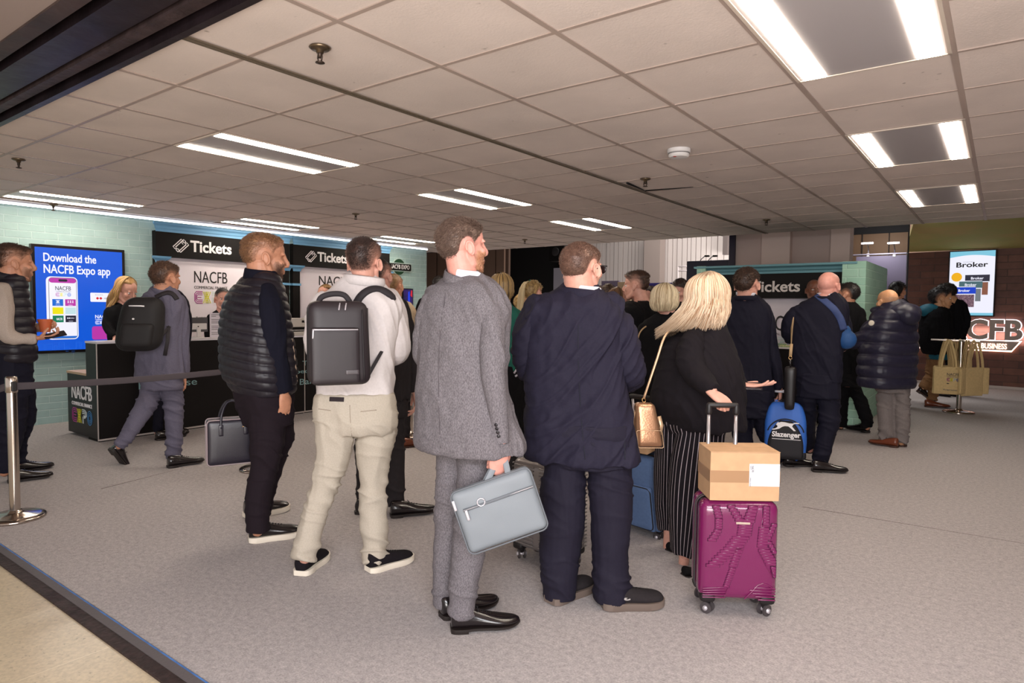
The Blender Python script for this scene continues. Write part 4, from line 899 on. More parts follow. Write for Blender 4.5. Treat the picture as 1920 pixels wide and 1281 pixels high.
class Person:
    def __init__(s, label, foot=None, xy=None, vox=.008, hv=.0045, skin='fair', height=None, crown=None):
        if foot: F = at(foot[0], foot[1], z=0)
        elif xy: F = Vector((xy[0], xy[1], 0))
        else: p = at(crown[0], crown[1], z=height); F = Vector((p.x, p.y, 0))
        s.F = F; n = Vector((F.x, F.y, 0)).normalized(); s.n = n; s.L = Vector((n.y, -n.x, 0)); s.vox = vox; s.hv = hv; s.skin = SK[skin]; s.skn = skin
        s.root = thing('person', F, label, 'person'); s.core = MB(); s.mpp = (s.P(960, 700)-s.P(961, 700)).length; s.bvh = None; s.bodyv = []; s.bodyf = []; s.bodymi = []
    def P(s, px, py, d=0):
        r = ray(px, py); o = s.F+s.n*d; t = (o-CAM).dot(s.n)/r.dot(s.n); return CAM+r*t
    def dirv(s, yaw, pitch=0):
        a = math.radians(yaw); v = s.n*math.cos(a)+s.L*math.sin(a); p = math.radians(pitch); return v*math.cos(p)+Vector((0, 0, math.sin(p)))
    def size(s, px, py=700, d=0): return (s.P(px_c(s)+px, py, d)-s.P(px_c(s), py, d)).length
    def torso_rings(s, rows, th, k, e=2.5, N=36, shrink=1.0, dz=0):
        R = catmull([tuple(r)+((0,) if len(r) == 3 else ()) for r in rows], 3); out = []
        for py, xl, xr, d in R:
            a = s.P(xl, py, d); b = s.P(xr, py, d); c = (a+b)/2; h = (b-a).length/2*shrink; t = math.radians(th)
            W = h/math.sqrt(math.cos(t)**2+(k*math.sin(t))**2); D = W*k
            ux = s.L*math.cos(t)-s.n*math.sin(t); uy = s.n*math.cos(t)+s.L*math.sin(t); ring = []
            for i in range(N):
                q = 2*math.pi*i/N; cs, sn = math.cos(q), math.sin(q)
                ring.append(c+ux*(W*abs(cs)**(2/e)*(1 if cs > 0 else -1))+uy*(D*abs(sn)**(2/e)*(1 if sn > 0 else -1)))
            out.append(ring)
        return out
    def tubepts(s, pts, shrink=1.0, flat_=1.0):
        R = catmull([tuple(p) for p in pts], 4); P_ = [s.P(p[0], p[1], p[2]) for p in R]
        m = [((s.P(p[0]+1, p[1], p[2])-s.P(p[0], p[1], p[2])).length*p[3]*shrink) for p in R]
        return P_, m
    def garment(s, name, m, torso=None, sleeves=(), th=0, k=.6, wr=None, vox=None, smooth=4, e=2.5, extra=None, label=None, sflat=1.0, core=True, sep=False):
        mb = MB()
        if sep:
            for sl in sleeves:
                P_, r_ = s.tubepts(sl); mb2 = MB().tube(P_, r_, n=20).ell(P_[0], (r_[0]*.98,)*3); mb.ell(P_[0], (r_[0]*.80,)*3)
                if core: P2, r2 = s.tubepts(sl, .55); s.core.tube(P2, r2, n=12, round_ends=True)
                v, f, n = remesh(mb2, vox or s.vox, 2); s.wrap(v, f, n, wr, 'sleeve', m)
            sleeves = ()
        if torso:
            mb.loft(s.torso_rings(torso, th, k, e))
            if core and name not in ('skirt',): s.core.loft(s.torso_rings(torso, th, k, 2.0, 20, .72))
        for sl in sleeves:
            P_, r_ = s.tubepts(sl); mb.tube(P_, [(a*sflat, a) for a in r_] if sflat != 1 else r_, n=20, up=s.n if sflat != 1 else None, round_ends=False)
            mb.ell(P_[0], (r_[0]*.98,)*3)
            if core: P2, r2 = s.tubepts(sl, .55); s.core.tube(P2, r2, n=12, round_ends=True)
        if extra: extra(mb)
        v, f, n = remesh(mb, vox or s.vox, smooth); o, v = s.wrap(v, f, n, wr, name, m, label); b = BVHTree.FromPolygons([tuple(p) for p in v], f)
        s.bvhs = getattr(s, 'bvhs', {}); s.bvhs[name] = b; s.bvh = b; return o
    def wrap(s, v, f, n, wr, name, m, label=None):
        if wr is not None:
            loc = v-np.array(s.F); lat = loc@np.array(s.L); dep = loc@np.array(s.n); z = loc[:, 2]; dsp = np.maximum(np.array([wr(a, b, c) for a, b, c in zip(lat, dep, z)]), -.011); v = v+n*dsp[:, None]
        o = build(name, v, f, m, s.root, label=label); s.bvhs = getattr(s, 'bvhs', {})
        if name == 'sleeve': s.bvhs.setdefault('sleeve', BVHTree.FromPolygons([tuple(p) for p in v], f))
        return o, v
    def head(s, crown, hpx, yaw, pitch=0, roll=0, fem=False, d=0, neck=None, neckr=None, eyes=False, wide=1.0):
        k = (s.P(crown[0], crown[1]+hpx, d)-s.P(crown[0], crown[1], d)).length/.235; Fd = s.dirv(yaw); U = Vector((0, 0, 1)); R_ = Fd.cross(U)
        M3 = Matrix((R_, Fd, U)).transposed()@Matrix.Rotation(math.radians(-pitch), 3, 'X')@Matrix.Rotation(math.radians(roll), 3, 'Y')
        c = s.P(crown[0], crown[1]+hpx*.51, d); X = Matrix.Translation(c)@M3.to_4x4()@Matrix.Diagonal((k*wide, k, k, 1)); s.X = X; s.k = k
        hvv = s.hv/max(k, .5); q = round(hvv*2000)/2000; v, f, bv = head_template(max(q, .0035), fem); s.hb = bv
        nb = s.P(*neck) if neck else c+Vector((0, 0, -.2*k)); mb = MB(); nr = (neckr or (.056 if fem else .063))*k
        hw = [X@Vector(p) for p in v]; mb.add(hw, f)
        up_ = X@Vector((0, -.022, -.02)); mb.tube([up_, (up_*.45+nb*.55)+Vector((0, 0, .0)), nb, nb+Vector((0, 0, -.08))], [nr*.92, nr*.95, nr*1.06, nr*1.15], n=24, round_ends=True)
        vv, ff, _ = remesh(mb, s.hv, 1); s.addbody(vv, ff, 0)
        if eyes:
            for x in (-1, 1):
                e = MB().ell((x*.031, .0735, .008), (.0105, .0105, .0085)); s.addbody([X@Vector(p) for p in e.v], e.f, 1)
                e = MB().ell((x*.031, .0820, .008), (.0052, .003, .0052)); s.addbody([X@Vector(p) for p in e.v], e.f, 2)
            e = MB().tube([(-.022, .094, -.0595), (-.008, .0985, -.058), (.008, .0985, -.058), (.022, .094, -.0595)], [(.002, .002), (.004, .0042), (.004, .0042), (.002, .002)], n=8, round_ends=True); s.addbody([X@Vector(p) for p in e.v], e.f, 3)
            br = MB()
            for x in (-1, 1): br.tube([(x*.015, .0915, .028), (x*.032, .091, .033), (x*.047, .080, .028)], [.003, .0035, .002], n=6, round_ends=True)
            s.brows = [X@Vector(p) for p in br.v], br.f
    def addbody(s, v, f, mi): 
        o = len(s.bodyv); s.bodyv += [tuple(p) for p in v]; s.bodyf += [tuple(i+o for i in q) for q in f]; s.bodymi += [mi]*len(f)
    def hand(s, wrist, fdir, palm, pose='relax', right=True, scale=1.0):
        """wrist pixel (px,py,d); fdir finger direction and palm normal as (right, away, up)"""
        v, f = hand_template(pose); vec = lambda q: s.L*q[0]+s.n*q[1]+Vector((0, 0, q[2])); y = vec(fdir).normalized(); z = -vec(palm); z = (z-y*z.dot(y)).normalized(); x = y.cross(z)
        sg = -1 if right else 1; w_ = s.P(*wrist)
        vs = [w_+(x*(p[0]*sg)+y*p[1]+z*p[2])*scale for p in v]; s.addbody(vs, [q[::-1] for q in f] if right else f, 0); return w_+y*.085*scale
    def hair(s, m, thick=.007, strands=1500, slen=.012, srad=.0009, name='hair', score=score_short, **kw):
        return shell(s.hb, s.X, score, thick, name, m, s.root, strands=strands, slen=slen, srad=srad, **kw)
    def shoe(s, heel, yaw, L=.30, kind='dress', mu=None, ms=None, ml=None, pitch=0, d=0, rollz=0, label=None, roll=0):
        """heel = pixel of the heel's ground point (on the floor) or a world point"""
        p = heel if isinstance(heel, Vector) else at(heel[0], heel[1], z=0)
        u, so, la = shoe_parts(kind, L); fw = s.dirv(yaw); rt = fw.cross(Vector((0, 0, 1))); M3 = Matrix((rt, fw, Vector((0, 0, 1)))).transposed()@Matrix.Rotation(math.radians(pitch), 3, 'X')@Matrix.Rotation(math.radians(roll), 3, 'Y')
        if pitch < 0:  # heel raised: pivot at the ball
            piv = Vector((0, L*.93, .012)); off = p+M3@Vector((0, 0, 0))*0
            tr = lambda q: off+M3@Vector(q)
        else: tr = lambda q: p+M3@Vector(q)
        o = build('shoe', [tr(q) for q in u.v], u.f, mu, s.root, label=label); sb = o.modifiers.new('s', 'SUBSURF'); sb.levels = 1; sb.render_levels = 1
        build('sole', [tr(q) for q in so.v], so.f, ms, o, smooth='auto')
        if la.v: build('laces', [tr(q) for q in la.v], la.f, ml or mu, o)
        return o
    def finish(s):
        cv, cf, _ = remesh(s.core, max(s.vox*1.5, .012), 1) if s.core.v else ([], [], None)
        s.addbody(cv, cf, 0)
        b = build('body', s.bodyv, s.bodyf, [s.skin, m_eyew, m_iris, m_lip], s.root, mi=s.bodymi if any(s.bodymi) else None)
        return s.root
    def band(s, c, rx, h, t, m, name, tilt=0, th=0, k=.85, flare=0, d=0, front_drop=0, yaw=0, open_=0):
        """collar band round the neck: centre pixel (px,py), half width px, height m"""
        C_ = s.P(c[0], c[1], d); W = s.mppx(c[0], c[1], d)*rx; a0 = math.radians(th); N = 40; ro = []; 
        ux = s.L*math.cos(a0)-s.n*math.sin(a0); uy = s.n*math.cos(a0)+s.L*math.sin(a0)
        inner0, inner1, out0, out1 = [], [], [], []
        for i in range(N):
            q = 2*math.pi*i/N; o_ = ux*math.cos(q)+uy*math.sin(q)*k; dz = -front_drop*max(0, math.sin(q))+tilt*math.cos(q)
            lo = C_+o_*(W+t+flare)+Vector((0, 0, dz-h)); hi = C_+o_*(W+t)+Vector((0, 0, dz)); him = C_+o_*(W+t*.5)+Vector((0, 0, dz+t*.8)); hii = C_+o_*W+Vector((0, 0, dz)); loi = C_+o_*(W+flare)+Vector((0, 0, dz-h))
            for L_, p in ((out0, lo), (out1, hi), (inner0, hii), (inner1, loi)): L_.append(p)
            ro.append(him)
        mb = MB().loft([out0, out1, ro, inner0, inner1], closed=True); return mb.build(name, m, s.root)
    def mppx(s, px, py, d=0): return (s.P(px+1, py, d)-s.P(px, py, d)).length
    def drape(s, pts, w, t, m, name='seam', on=None, lift=0, parent=None, closed=False, dens=5):
        """strip of cloth lying on a garment, following it"""
        b = s.bvhs[on] if on else s.bvh; P_ = []; Nn = []
        pp = catmull([tuple(p) for p in pts], dens) if len(pts) > 2 else [np.array(pts[0])+(np.array(pts[1])-np.array(pts[0]))*i/10 for i in range(11)]
        for q in pp:
            r = ray(q[0], q[1]).normalized(); h = b.ray_cast(CAM, r)
            if h[0] is None: continue
            P_.append(h[0]+h[1]*lift); Nn.append(h[1])
        if len(P_) < 3: print('drape miss', name, pts[0]); return None
        for _ in range(2): Nn = [(Nn[max(i-1, 0)]+Nn[i]+Nn[min(i+1, len(Nn)-1)]).normalized() for i in range(len(Nn))]
        P_ = [P_[0]]+[(P_[i-1]+P_[i]*2+P_[i+1])/4 for i in range(1, len(P_)-1)]+[P_[-1]]
        return MB().ribbon(P_, Nn, w, t).build(name, m, parent or s.root)
    def hit(s, px, py, on=None):
        b = s.bvhs[on] if on else s.bvh; h = b.ray_cast(CAM, ray(px, py).normalized()); return (h[0], h[1]) if h[0] is not None else (s.P(px, py), -s.n)
def nz(a, b, c, sx, sy, sz, o=0): return noise.noise(Vector((a*sx+o, b*sy+o*.7, c*sz-o)))
def ridge(a, b, c, sx, sy, sz, o=0): return 1-2*abs(nz(a, b, c, sx, sy, sz, o))
def wr_suit(seed=0, amp=.006, drag=0.0):
    """long soft folds leaning by drag, plus short creases"""
    ca, sa = math.cos(math.atan(drag)), math.sin(math.atan(drag))
    def f(a, b, z):
        u = a*ca+z*sa; v = -a*sa+z*ca; wob = .03*noise.noise(Vector((u*4, v*3, seed)))
        r1 = noise.noise(Vector(((u+wob)*9+b*6, v*1.5+seed, seed*1.3))); r2 = noise.noise(Vector(((u+wob)*17+b*11, v*3.4-seed, seed)))
        s1 = (1-min(1, abs(r1)*3.2))**1.5; s2 = (1-min(1, abs(r2)*3.5))**1.5
        return amp*(1.5*r1+.9*s1+.45*s2-.45+.35*nz(a, b, z, 26, 18, 20, seed+9))
    return f
def wr_trouser(seed=0, amp=.007, ankle=.1, knee=.5):
    def f(a, b, z):
        w = .35+1.1*math.exp(-((z-ankle)/.10)**2)+.8*math.exp(-((z-knee)/.12)**2)+.5*math.exp(-((z-.82)/.10)**2)
        q = z+.30*a+.22*b+.04*nz(a, b, z, 6, 6, 6, seed+2); r = noise.noise(Vector((a*4+seed, b*4, q*15))); s1 = (1-min(1, abs(r)*3.2))**1.4
        r2 = noise.noise(Vector((a*8-seed, b*8, z*2.2)))
        return amp*(w*(1.3*s1+.8*r-.35)+.9*r2+.5*(1-min(1, abs(r2)*4)))
    return f
def wr_puffer(pitch=.065, amp=.016, seed=0, z0=0, drag=.0):
    def f(a, b, z):
        q = (z-z0+drag*a+.010*nz(a, b, z, 5, 5, 2, seed))/pitch; s_ = abs(math.sin(math.pi*q))
        return amp*(s_**.45-.75)+.003*nz(a, b, z, 26, 26, 34, seed+3)*s_
    return f
# ================================================================ PEOPLE
def cloth(n, c, rough=.85, var=.06, vs=60, bump=.15, bs=900, sheen=.0, spec=None, **k): return mat('cloth_'+n, S(*c), rough, var=var, vscale=vs, bump=bump, bscale=bs, sheen=sheen, spec=spec if spec is not None else (.15 if rough > .6 else .35), **k)
m_tweed = cloth('grey_tweed', (110,105,109), .95, .30, 260, .4, 500, stretch=(1, 1, .45))
m_navy = cloth('navy', (35,32,47), .75, .08, 120); m_navy2 = cloth('dark_navy', (24,23,36), .75); m_navytr = cloth('navy_trouser', (33,30,43), .75, .07, 120)
m_blackc = cloth('black', (14,13,16), .85); m_blackw = cloth('black_wool', (26,22,26), .9, .12, 200)
m_puf = cloth('black_nylon', (30,26,34), .42, .05, 30, .06, 400); m_pufn = cloth('navy_nylon', (34,32,50), .38, .05, 30, .06, 400); m_sleeve = cloth('navy_jersey', (20,20,32), .9)
m_cream = cloth('white_knit', (206,198,197), .9, .03, 80, .2, 700); m_chino = cloth('stone_chino', (180,170,156), .9, .05, 140, .2, 800); m_greyknit = cloth('grey_knit', (170,156,146), .95, .08, 160)
m_greys = cloth('blue_grey_suit', (98,94,110), .85, .12, 200); m_shirt = cloth('white_shirt', (214,212,222), .7, .02, 60, .05)
m_trk = cloth('black_chino', (32,24,30), .85, .06, 120); m_char = cloth('charcoal', (44,40,42), .85); m_beige = cloth('beige_jacket', (160,140,116), .85, .08, 60); m_green = cloth('green_knit', (36,92,80), .85, .05, 60)
m_greytr = cloth('grey_check', (118,110,108), .9, .12, 180); m_khaki = cloth('khaki', (140,104,72), .85); m_tealc = cloth('teal_nylon', (20,92,112), .6)
m_bleather = mat('shoe_leather', S(22,16,18), .22, coat=.4, bump=.05, bscale=60); m_bsole = mat('shoe_sole', S(30,22,20), .5); m_wsole = mat('white_rubber', S(226,216,200), .6); m_brownl = mat('brown_leather', S(104,50,28), .3, coat=.3); m_brsole = mat('brown_sole', S(60,34,24), .5)
m_cvs = cloth('black_canvas', (26,22,26), .9); m_run = cloth('runner_knit', (42,38,40), .9); m_runsole = mat('runner_sole', S(106,92,84), .6); m_lace = mat('black_lace', S(14,12,14), .8)
m_seamd = lambda n, c: mat('seam_'+n, S(*c), .9)
m_button = mat('button_dark', S(24,20,26), .35)

# ---- 1 man in the grey tweed suit
p = Person('tall man in grey tweed suit seen from behind, holding a grey laptop bag', foot=(868, 1172), vox=.0065, hv=.0038, skin='pink')
p.garment('jacket', m_tweed, torso=[(508, 852, 890), (517, 843, 908), (527, 826, 922), (539, 808, 934), (556, 797, 944), (585, 789, 950), (640, 785, 948), (700, 785, 948), (750, 784, 956), (800, 781, 969), (826, 780, 975), (843, 783, 975)], th=38, k=.62,
    sleeves=[[(920, 558, -.06, 24), (925, 590, -.12, 28), (923, 640, -.17, 29), (924, 700, -.19, 28), (931, 750, -.19, 25), (938, 800, -.18, 21), (941, 834, -.18, 19)],
             [(812, 562, .02, 18), (800, 600, .05, 20), (793, 650, .08, 19), (800, 680, .16, 17), (830, 690, .30, 15)]], wr=wr_suit(1, .013, .2), smooth=2, sep=True)
p.garment('trousers', m_tweed, torso=[(760, 800, 950), (800, 804, 940), (840, 815, 918)], th=38, k=.7, sleeves=[[(888, 800, 0, 36), (890, 845, 0, 34), (888, 900, -.02, 33), (884, 960, -.02, 33), (877, 1045, -.03, 31), (868, 1100, -.03, 28), (866, 1152, -.03, 27)],
             [(840, 800, .06, 32), (846, 845, .08, 30), (845, 900, .10, 29), (842, 970, .12, 27), (838, 1050, .12, 25), (833, 1136, .12, 22)]], wr=wr_trouser(2, .006, .12, .5))
p.head((869, 413), 104, 62, pitch=-4, neck=(872, 535, 0), neckr=.066)
hm1 = hairmat('greybrown', (64,44,36), (136,112,98), 'pink')
p.hair(hm1, .010, 7000, .016, .0008, lump=.004, flow=(.1, -.55, -.35), fadew=.012, thickf=lambda q: .012 if q.z > .04 else .008)
p.hair(hairmat('ginger', (150,92,62), (206,160,128), 'pink'), .004, 2800, .009, .0008, name='beard', score=score_beard, flow=(0, .3, -.8), fadew=.02, seed=4)
p.hand((939, 834, -.18), (-.12, .0, -1), (-.25, 1, 0), 'hook', True, 1.08)
p.band((877, 505), 31, .045, .004, m_shirt, 'shirt_collar', th=55, tilt=-.015, front_drop=.03, k=1.05)
p.band((872, 517), 37, .055, .007, m_tweed, 'jacket_collar', th=48, tilt=-.03, flare=.012, k=.95, front_drop=.05)
sm = m_seamd('tweed', (84,78,82))
p.drape([(838, 532), (826, 620), (822, 720), (826, 840)], .0022, .0012, sm, 'back_seam', on='jacket')
p.drape([(958, 733), (968, 732)], .004, .002, sm, 'pocket_edge', on='jacket'); p.drape([(959, 758), (970, 756)], .004, .002, sm, 'pocket_edge', on='jacket')
for q in range(4):
    h, nn_ = p.hit(930+q*1.6, 797+q*7, 'sleeve'); MB().lathe(h-nn_*.001, [(.0075, 0), (.0075, .003), (.004, .004)], 14, axis=nn_).build('cuff_button', m_button, p.root)
mW = dict(kind='dress', mu=m_bleather, ms=m_bsole, ml=m_lace)
p.shoe((845, 1183), 84, L=.318, **mW); p.shoe((827, 1160), 62, L=.31, **mW)
p.finish(); P_TWEED = p

# ---- 2 man in the navy suit with sunglasses
p = Person('broad man in navy suit and dark glasses seen from behind in the queue', foot=(1112, 1130), vox=.0065, hv=.0038, skin='fair')
p.garment('jacket', m_navy, torso=[(528, 1066, 1108), (536, 1058, 1118), (548, 1034, 1132), (562, 1006, 1150), (580, 988, 1164), (620, 984, 1170), (690, 984, 1168), (740, 986, 1176), (790, 985, 1186), (830, 983, 1194), (848, 982, 1199), (862, 984, 1201)], th=8, k=.55,
    sleeves=[[(1142, 572, 0, 26), (1156, 610, 0, 30), (1168, 650, 0, 31), (1178, 685, .01, 30), (1182, 705, .06, 25), (1165, 712, .20, 20), (1140, 705, .34, 17)],
             [(1008, 575, 0, 22), (994, 610, 0, 26), (986, 650, 0, 24), (987, 685, .03, 21), (1000, 705, .14, 18), (1020, 705, .28, 16)]], wr=wr_suit(11, .017, -.8), smooth=2, sep=True)
p.garment('trousers', m_navytr, torso=[(790, 1000, 1185), (830, 1005, 1188), (870, 1022, 1186)], th=10, k=.62, sleeves=[[(1060, 862, 0, 38), (1056, 910, 0, 41), (1054, 970, 0, 42), (1051, 1040, 0, 38), (1050, 1120, 0, 30)],
             [(1143, 862, 0, 42), (1145, 910, 0, 42), (1146, 975, 0, 38), (1143, 1050, 0, 33), (1147, 1090, 0, 35), (1148, 1122, 0, 36)]], wr=wr_trouser(12, .0065, .12, .62))
p.head((1091, 457), 98, 34, pitch=-2, neck=(1088, 548, 0), neckr=.075, wide=1.08)
p.hair(hairmat('brown_crop', (74,48,38), (128,96,80), 'fair'), .006, 6000, .008, .0008, lump=.002, fadew=.022, flow=(.1, -.4, -.3), seed=3, thickf=lambda q: .0075 if q.z > .05 else .005)
p.band((1092, 535), 36, .045, .004, m_shirt, 'shirt_collar', th=35, tilt=-.012, front_drop=.02)
p.band((1090, 543), 41, .055, .007, m_navy, 'jacket_collar', th=25, tilt=-.012, flare=.014, front_drop=.05)
sm = m_seamd('navy', (20,20,34))
p.drape([(1086, 552), (1084, 650), (1088, 760), (1097, 862)], .002, .001, sm, 'back_seam', on='jacket')
p.drape([(1170, 798), (1172, 862)], .003, .0015, sm, 'side_vent', on='jacket')
# glasses
X = p.X; gl_ = MB()
for x in (-1, 1): gl_.tube([X@Vector((x*.086, -.016, .004)), X@Vector((x*.082, .02, .018)), X@Vector((x*.070, .088, .018))], .0026, n=6)
gl_.tube([X@Vector((-.066, .096, .016)), X@Vector((0, .108, .016)), X@Vector((.066, .096, .016))], .0025, n=6); m_gl = mat('glasses_black', S(30,22,24), .2)
g_ = gl_.build('glasses', m_gl, p.root)
for x in (-1, 1): MB().ell(X@Vector((x*.036, .101, .004)), (.026*p.k, .006*p.k, .021*p.k), (X.to_3x3().normalized()), 16, 8).build('lens', m_gl, g_)
mR = dict(kind='runner', mu=m_run, ms=m_runsole, ml=m_lace, L=.31)
o1 = p.shoe((1030, 1134), 40, **mR); o2 = p.shoe((1128, 1140), 76, **mR)
bm_ = o2.data; ob_ = BVHTree.FromPolygons([tuple(Vector(v.co)+p.F) for v in bm_.vertices], [tuple(q.vertices) for q in bm_.polygons]); hh = ob_.ray_cast(CAM, ray(1176, 1121).normalized())
if hh[0] is not None:
    nn_ = hh[1]; uu_ = Vector((0, 0, 1)).cross(nn_).normalized(); Fq = Frame(hh[0], uu_, nn_.cross(uu_), nn_); text('S', Fq, -.016, -.013, .016, .013, mat('shoe_emblem', S(150,144,142), .4), o2, name='emblem', bold=.03, c=.004, th=.003)
p.finish(); P_NAVY = p

# ---- 3 man in the white sweater with black backpack
p = Person('man in white sweater and stone chinos seen from behind with black backpack', foot=(640, 1068), vox=.0065, hv=.0038, skin='fair')
p.garment('sweater', m_cream, torso=[(510, 658, 704), (517, 650, 708), (527, 638, 716), (541, 622, 728), (556, 602, 744), (575, 590, 752), (620, 588, 746), (680, 592, 737), (720, 594, 739), (738, 593, 739), (748, 596, 736)], th=14, k=.6,
    sleeves=[[(728, 560, 0, 20), (738, 590, 0, 24), (744, 625, 0, 24), (746, 655, .02, 22), (738, 668, .10, 18), (715, 668, .24, 15)],
             [(604, 565, 0, 18), (590, 600, .02, 18), (585, 640, .05, 18), (590, 668, .14, 15), (606, 672, .26, 13)]], wr=wr_suit(21, .010, .5), sep=True)
p.garment('trousers', m_chino, torso=[(735, 596, 738), (750, 590, 741), (775, 588, 745), (798, 592, 742), (810, 602, 734)], th=14, k=.66, smooth=8, sleeves=[[(630, 770, .0, 40), (628, 808, 0, 39), (624, 850, 0, 32), (615, 890, 0, 28), (600, 930, 0, 25), (584, 985, -.02, 24), (572, 1046, -.04, 23)],
             [(705, 770, 0, 39), (706, 808, 0, 39), (702, 850, 0, 33), (699, 900, 0, 26), (700, 960, -.01, 25), (702, 1000, -.02, 24), (704, 1048, -.02, 25)]], wr=wr_trouser(22, .010, .1, .46))
p.head((684, 452), 86, 24, neck=(682, 528, 0), neckr=.064)
p.hair(hairmat('dark_fade', (38,26,24), (84,60,52), 'fair'), .006, 5500, .013, .0008, lump=.003, fadew=.07, flow=(.3, .2, .1), lift=.6, seed=5, thickf=lambda q: .016 if q.z > .075 else .003 + .008*max(0, min(1, (q.z-.02)/.05)))
p.band((683, 520), 36, .045, .009, m_cream, 'high_collar', th=20, tilt=-.012, flare=.006, k=.92)
mb_ = m_seamd('belt', (40,30,34)); p.drape([(618, 748.5), (645, 749.5)], .012, .002, mb_, 'belt', on='trousers')
sm = m_seamd('chino', (150,138,124))
p.drape([(597, 767), (620, 770)], .0025, .0015, sm, 'pocket_edge', on='trousers'); p.drape([(676, 772), (706, 769)], .0025, .0015, sm, 'pocket_edge', on='trousers'); p.drape([(656, 760), (657, 790), (660, 818)], .002, .001, sm, 'seat_seam', on='trousers'); p.drape([(741, 760), (745, 778)], .003, .0015, sm, 'pocket_edge', on='trousers')
mS = dict(kind='sneaker', mu=m_cvs, ms=m_wsole, ml=m_lace)
p.shoe((562, 1082), 25, L=.29, **mS); p.shoe((689, 1074), 62, L=.29, **mS)
p.finish(); P_WHITE = p

# ---- 4 man in the black padded jacket
p = Person('bearded man in black padded jacket, hand in pocket, facing the kiosks', foot=(490, 1012), vox=.0065, hv=.0038, skin='tan')
p.garment('padded_jacket', m_puf, torso=[(506, 470, 510), (513, 462, 518), (524, 452, 525), (538, 438, 530), (556, 425, 534), (590, 415, 540), (640, 412, 547), (690, 414, 552), (715, 424, 552), (730, 436, 550), (738, 440, 546)], th=62, k=.70, wr=wr_puffer(.056, .011, 1, drag=.16), vox=.006, smooth=3)
p.garment('jacket_sleeve', m_sleeve, sleeves=[[(503, 545, -.15, 18), (508, 575, -.20, 25), (511, 620, -.21, 26), (515, 660, -.20, 24), (524, 700, -.19, 21), (533, 735, -.18, 16)]], wr=wr_suit(31, .007))
p.garment('trousers', m_trk, torso=[(715, 440, 545), (740, 440, 546), (770, 448, 548), (795, 458, 545)], th=62, k=.8, sleeves=[[(500, 780, -.06, 38), (500, 830, -.08, 33), (493, 880, -.08, 27), (484, 930, -.08, 24), (483, 965, -.08, 22), (483, 996, -.08, 21)],
             [(520, 780, .12, 28), (525, 820, .14, 26), (510, 870, .16, 22), (498, 920, .20, 19), (487, 966, .22, 17)]], wr=wr_trouser(32, .008, .1, .5))
p.head((497, 440), 90, 78, pitch=2, neck=(490, 525, 0), neckr=.068)
p.hair(hairmat('light_brown', (96,62,40), (160,118,82), 'tan'), .005, 5000, .011, .0008, lump=.003, fadew=.06, flow=(0, -.5, -.3), seed=7, thickf=lambda q: .010 if q.z > .065 else .003)
p.hair(hairmat('dark_beard', (48,30,24), (90,60,46), 'tan'), .004, 2800, .009, .0008, name='beard', score=score_beard, flow=(0, .3, -.8), fadew=.04, seed=8)
p.hair(MC['hair_dark_beard_tan'], .003, 500, .006, .0007, name='moustache', score=score_moustache, flow=(0, .1, -.8), seed=9)
p.band((491, 507), 30, .055, .008, m_sleeve, 'stand_collar', th=60, tilt=-.012, flare=.010, k=1.0)
p.hand((533, 738, -.18), (.05, .1, -1), (-.4, .6, 0), 'relax', True, 1.0)
sm = mat('zip_pale', S(176,150,130), .4); p.drape([(548, 635), (552, 665), (556, 700), (558, 722)], .003, .002, sm, 'zip', on='padded_jacket')
mS4 = dict(kind='sneaker', mu=m_bleather, ms=m_wsole, ml=m_lace, L=.315)
p.shoe((466, 1017), 84, **mS4); p.shoe((458, 972), 70, **mS4)
p.finish(); P_BLACK = p

# ---- 5 man walking in the blue-grey suit
p = Person('man in blue-grey suit walking past the counter with black backpack', foot=(290, 862), vox=.008, hv=.005, skin='tan')
p.garment('jacket', m_greys, torso=[(532, 294, 320), (538, 286, 326), (547, 276, 334), (560, 266, 344), (585, 258, 345), (620, 256, 340), (660, 256, 340), (690, 254, 344), (704, 253, 347), (709, 254, 347)], th=30, k=.6,
    sleeves=[[(334, 566, 0, 14), (338, 600, 0, 17), (340, 640, 0, 15), (343, 675, 0, 13), (344, 702, 0, 11)], [(272, 565, .05, 12), (266, 600, .1, 13), (265, 640, .15, 12)]], wr=wr_suit(41, .013), smooth=2, sep=True)
p.garment('trousers', m_greys, torso=[(695, 260, 342), (712, 264, 342), (730, 268, 342)], th=30, k=.75, sleeves=[[(288, 722, .05, 20), (276, 755, 0, 21), (258, 785, -.05, 18), (240, 815, -.1, 15), (222, 838, -.12, 13)],
            [(320, 722, 0, 21), (325, 760, 0, 19), (326, 800, 0, 17), (325, 840, 0, 15), (326, 869, 0, 15)]], wr=wr_trouser(42, .010, .12, .55))
p.head((312, 493), 60, 52, neck=(306, 545, 0), neckr=.066)
p.hair(hairmat('brown', (62,42,34), (112,82,64), 'tan'), .009, 2500, .016, .0012, lump=.004, fadew=.03, flow=(.2, .4, .2), lift=.7, seed=12)
p.band((306, 537), 17, .035, .005, m_shirt, 'shirt_collar', th=40, tilt=-.02, k=1.0); p.band((305, 543), 21, .045, .008, m_greys, 'jacket_collar', th=35, tilt=-.02, flare=.012, front_drop=.04)
p.hand((345, 706, 0), (.1, .1, -1), (-.9, 0, 0), 'relax', True, 1.0)
p.shoe((314, 878), 72, L=.32, **mW)
h = p.P(205, 843, -.13); p.shoe(h, 60, L=.31, pitch=-58, **mW)
for q in range(4):
    h, nn_ = p.hit(341, 683+q*4, 'sleeve'); MB().lathe(h-nn_*.001, [(.008, 0), (.008, .003)], 10, axis=nn_).build('cuff_button', m_button, p.root)
p.finish(); P_WALK = p

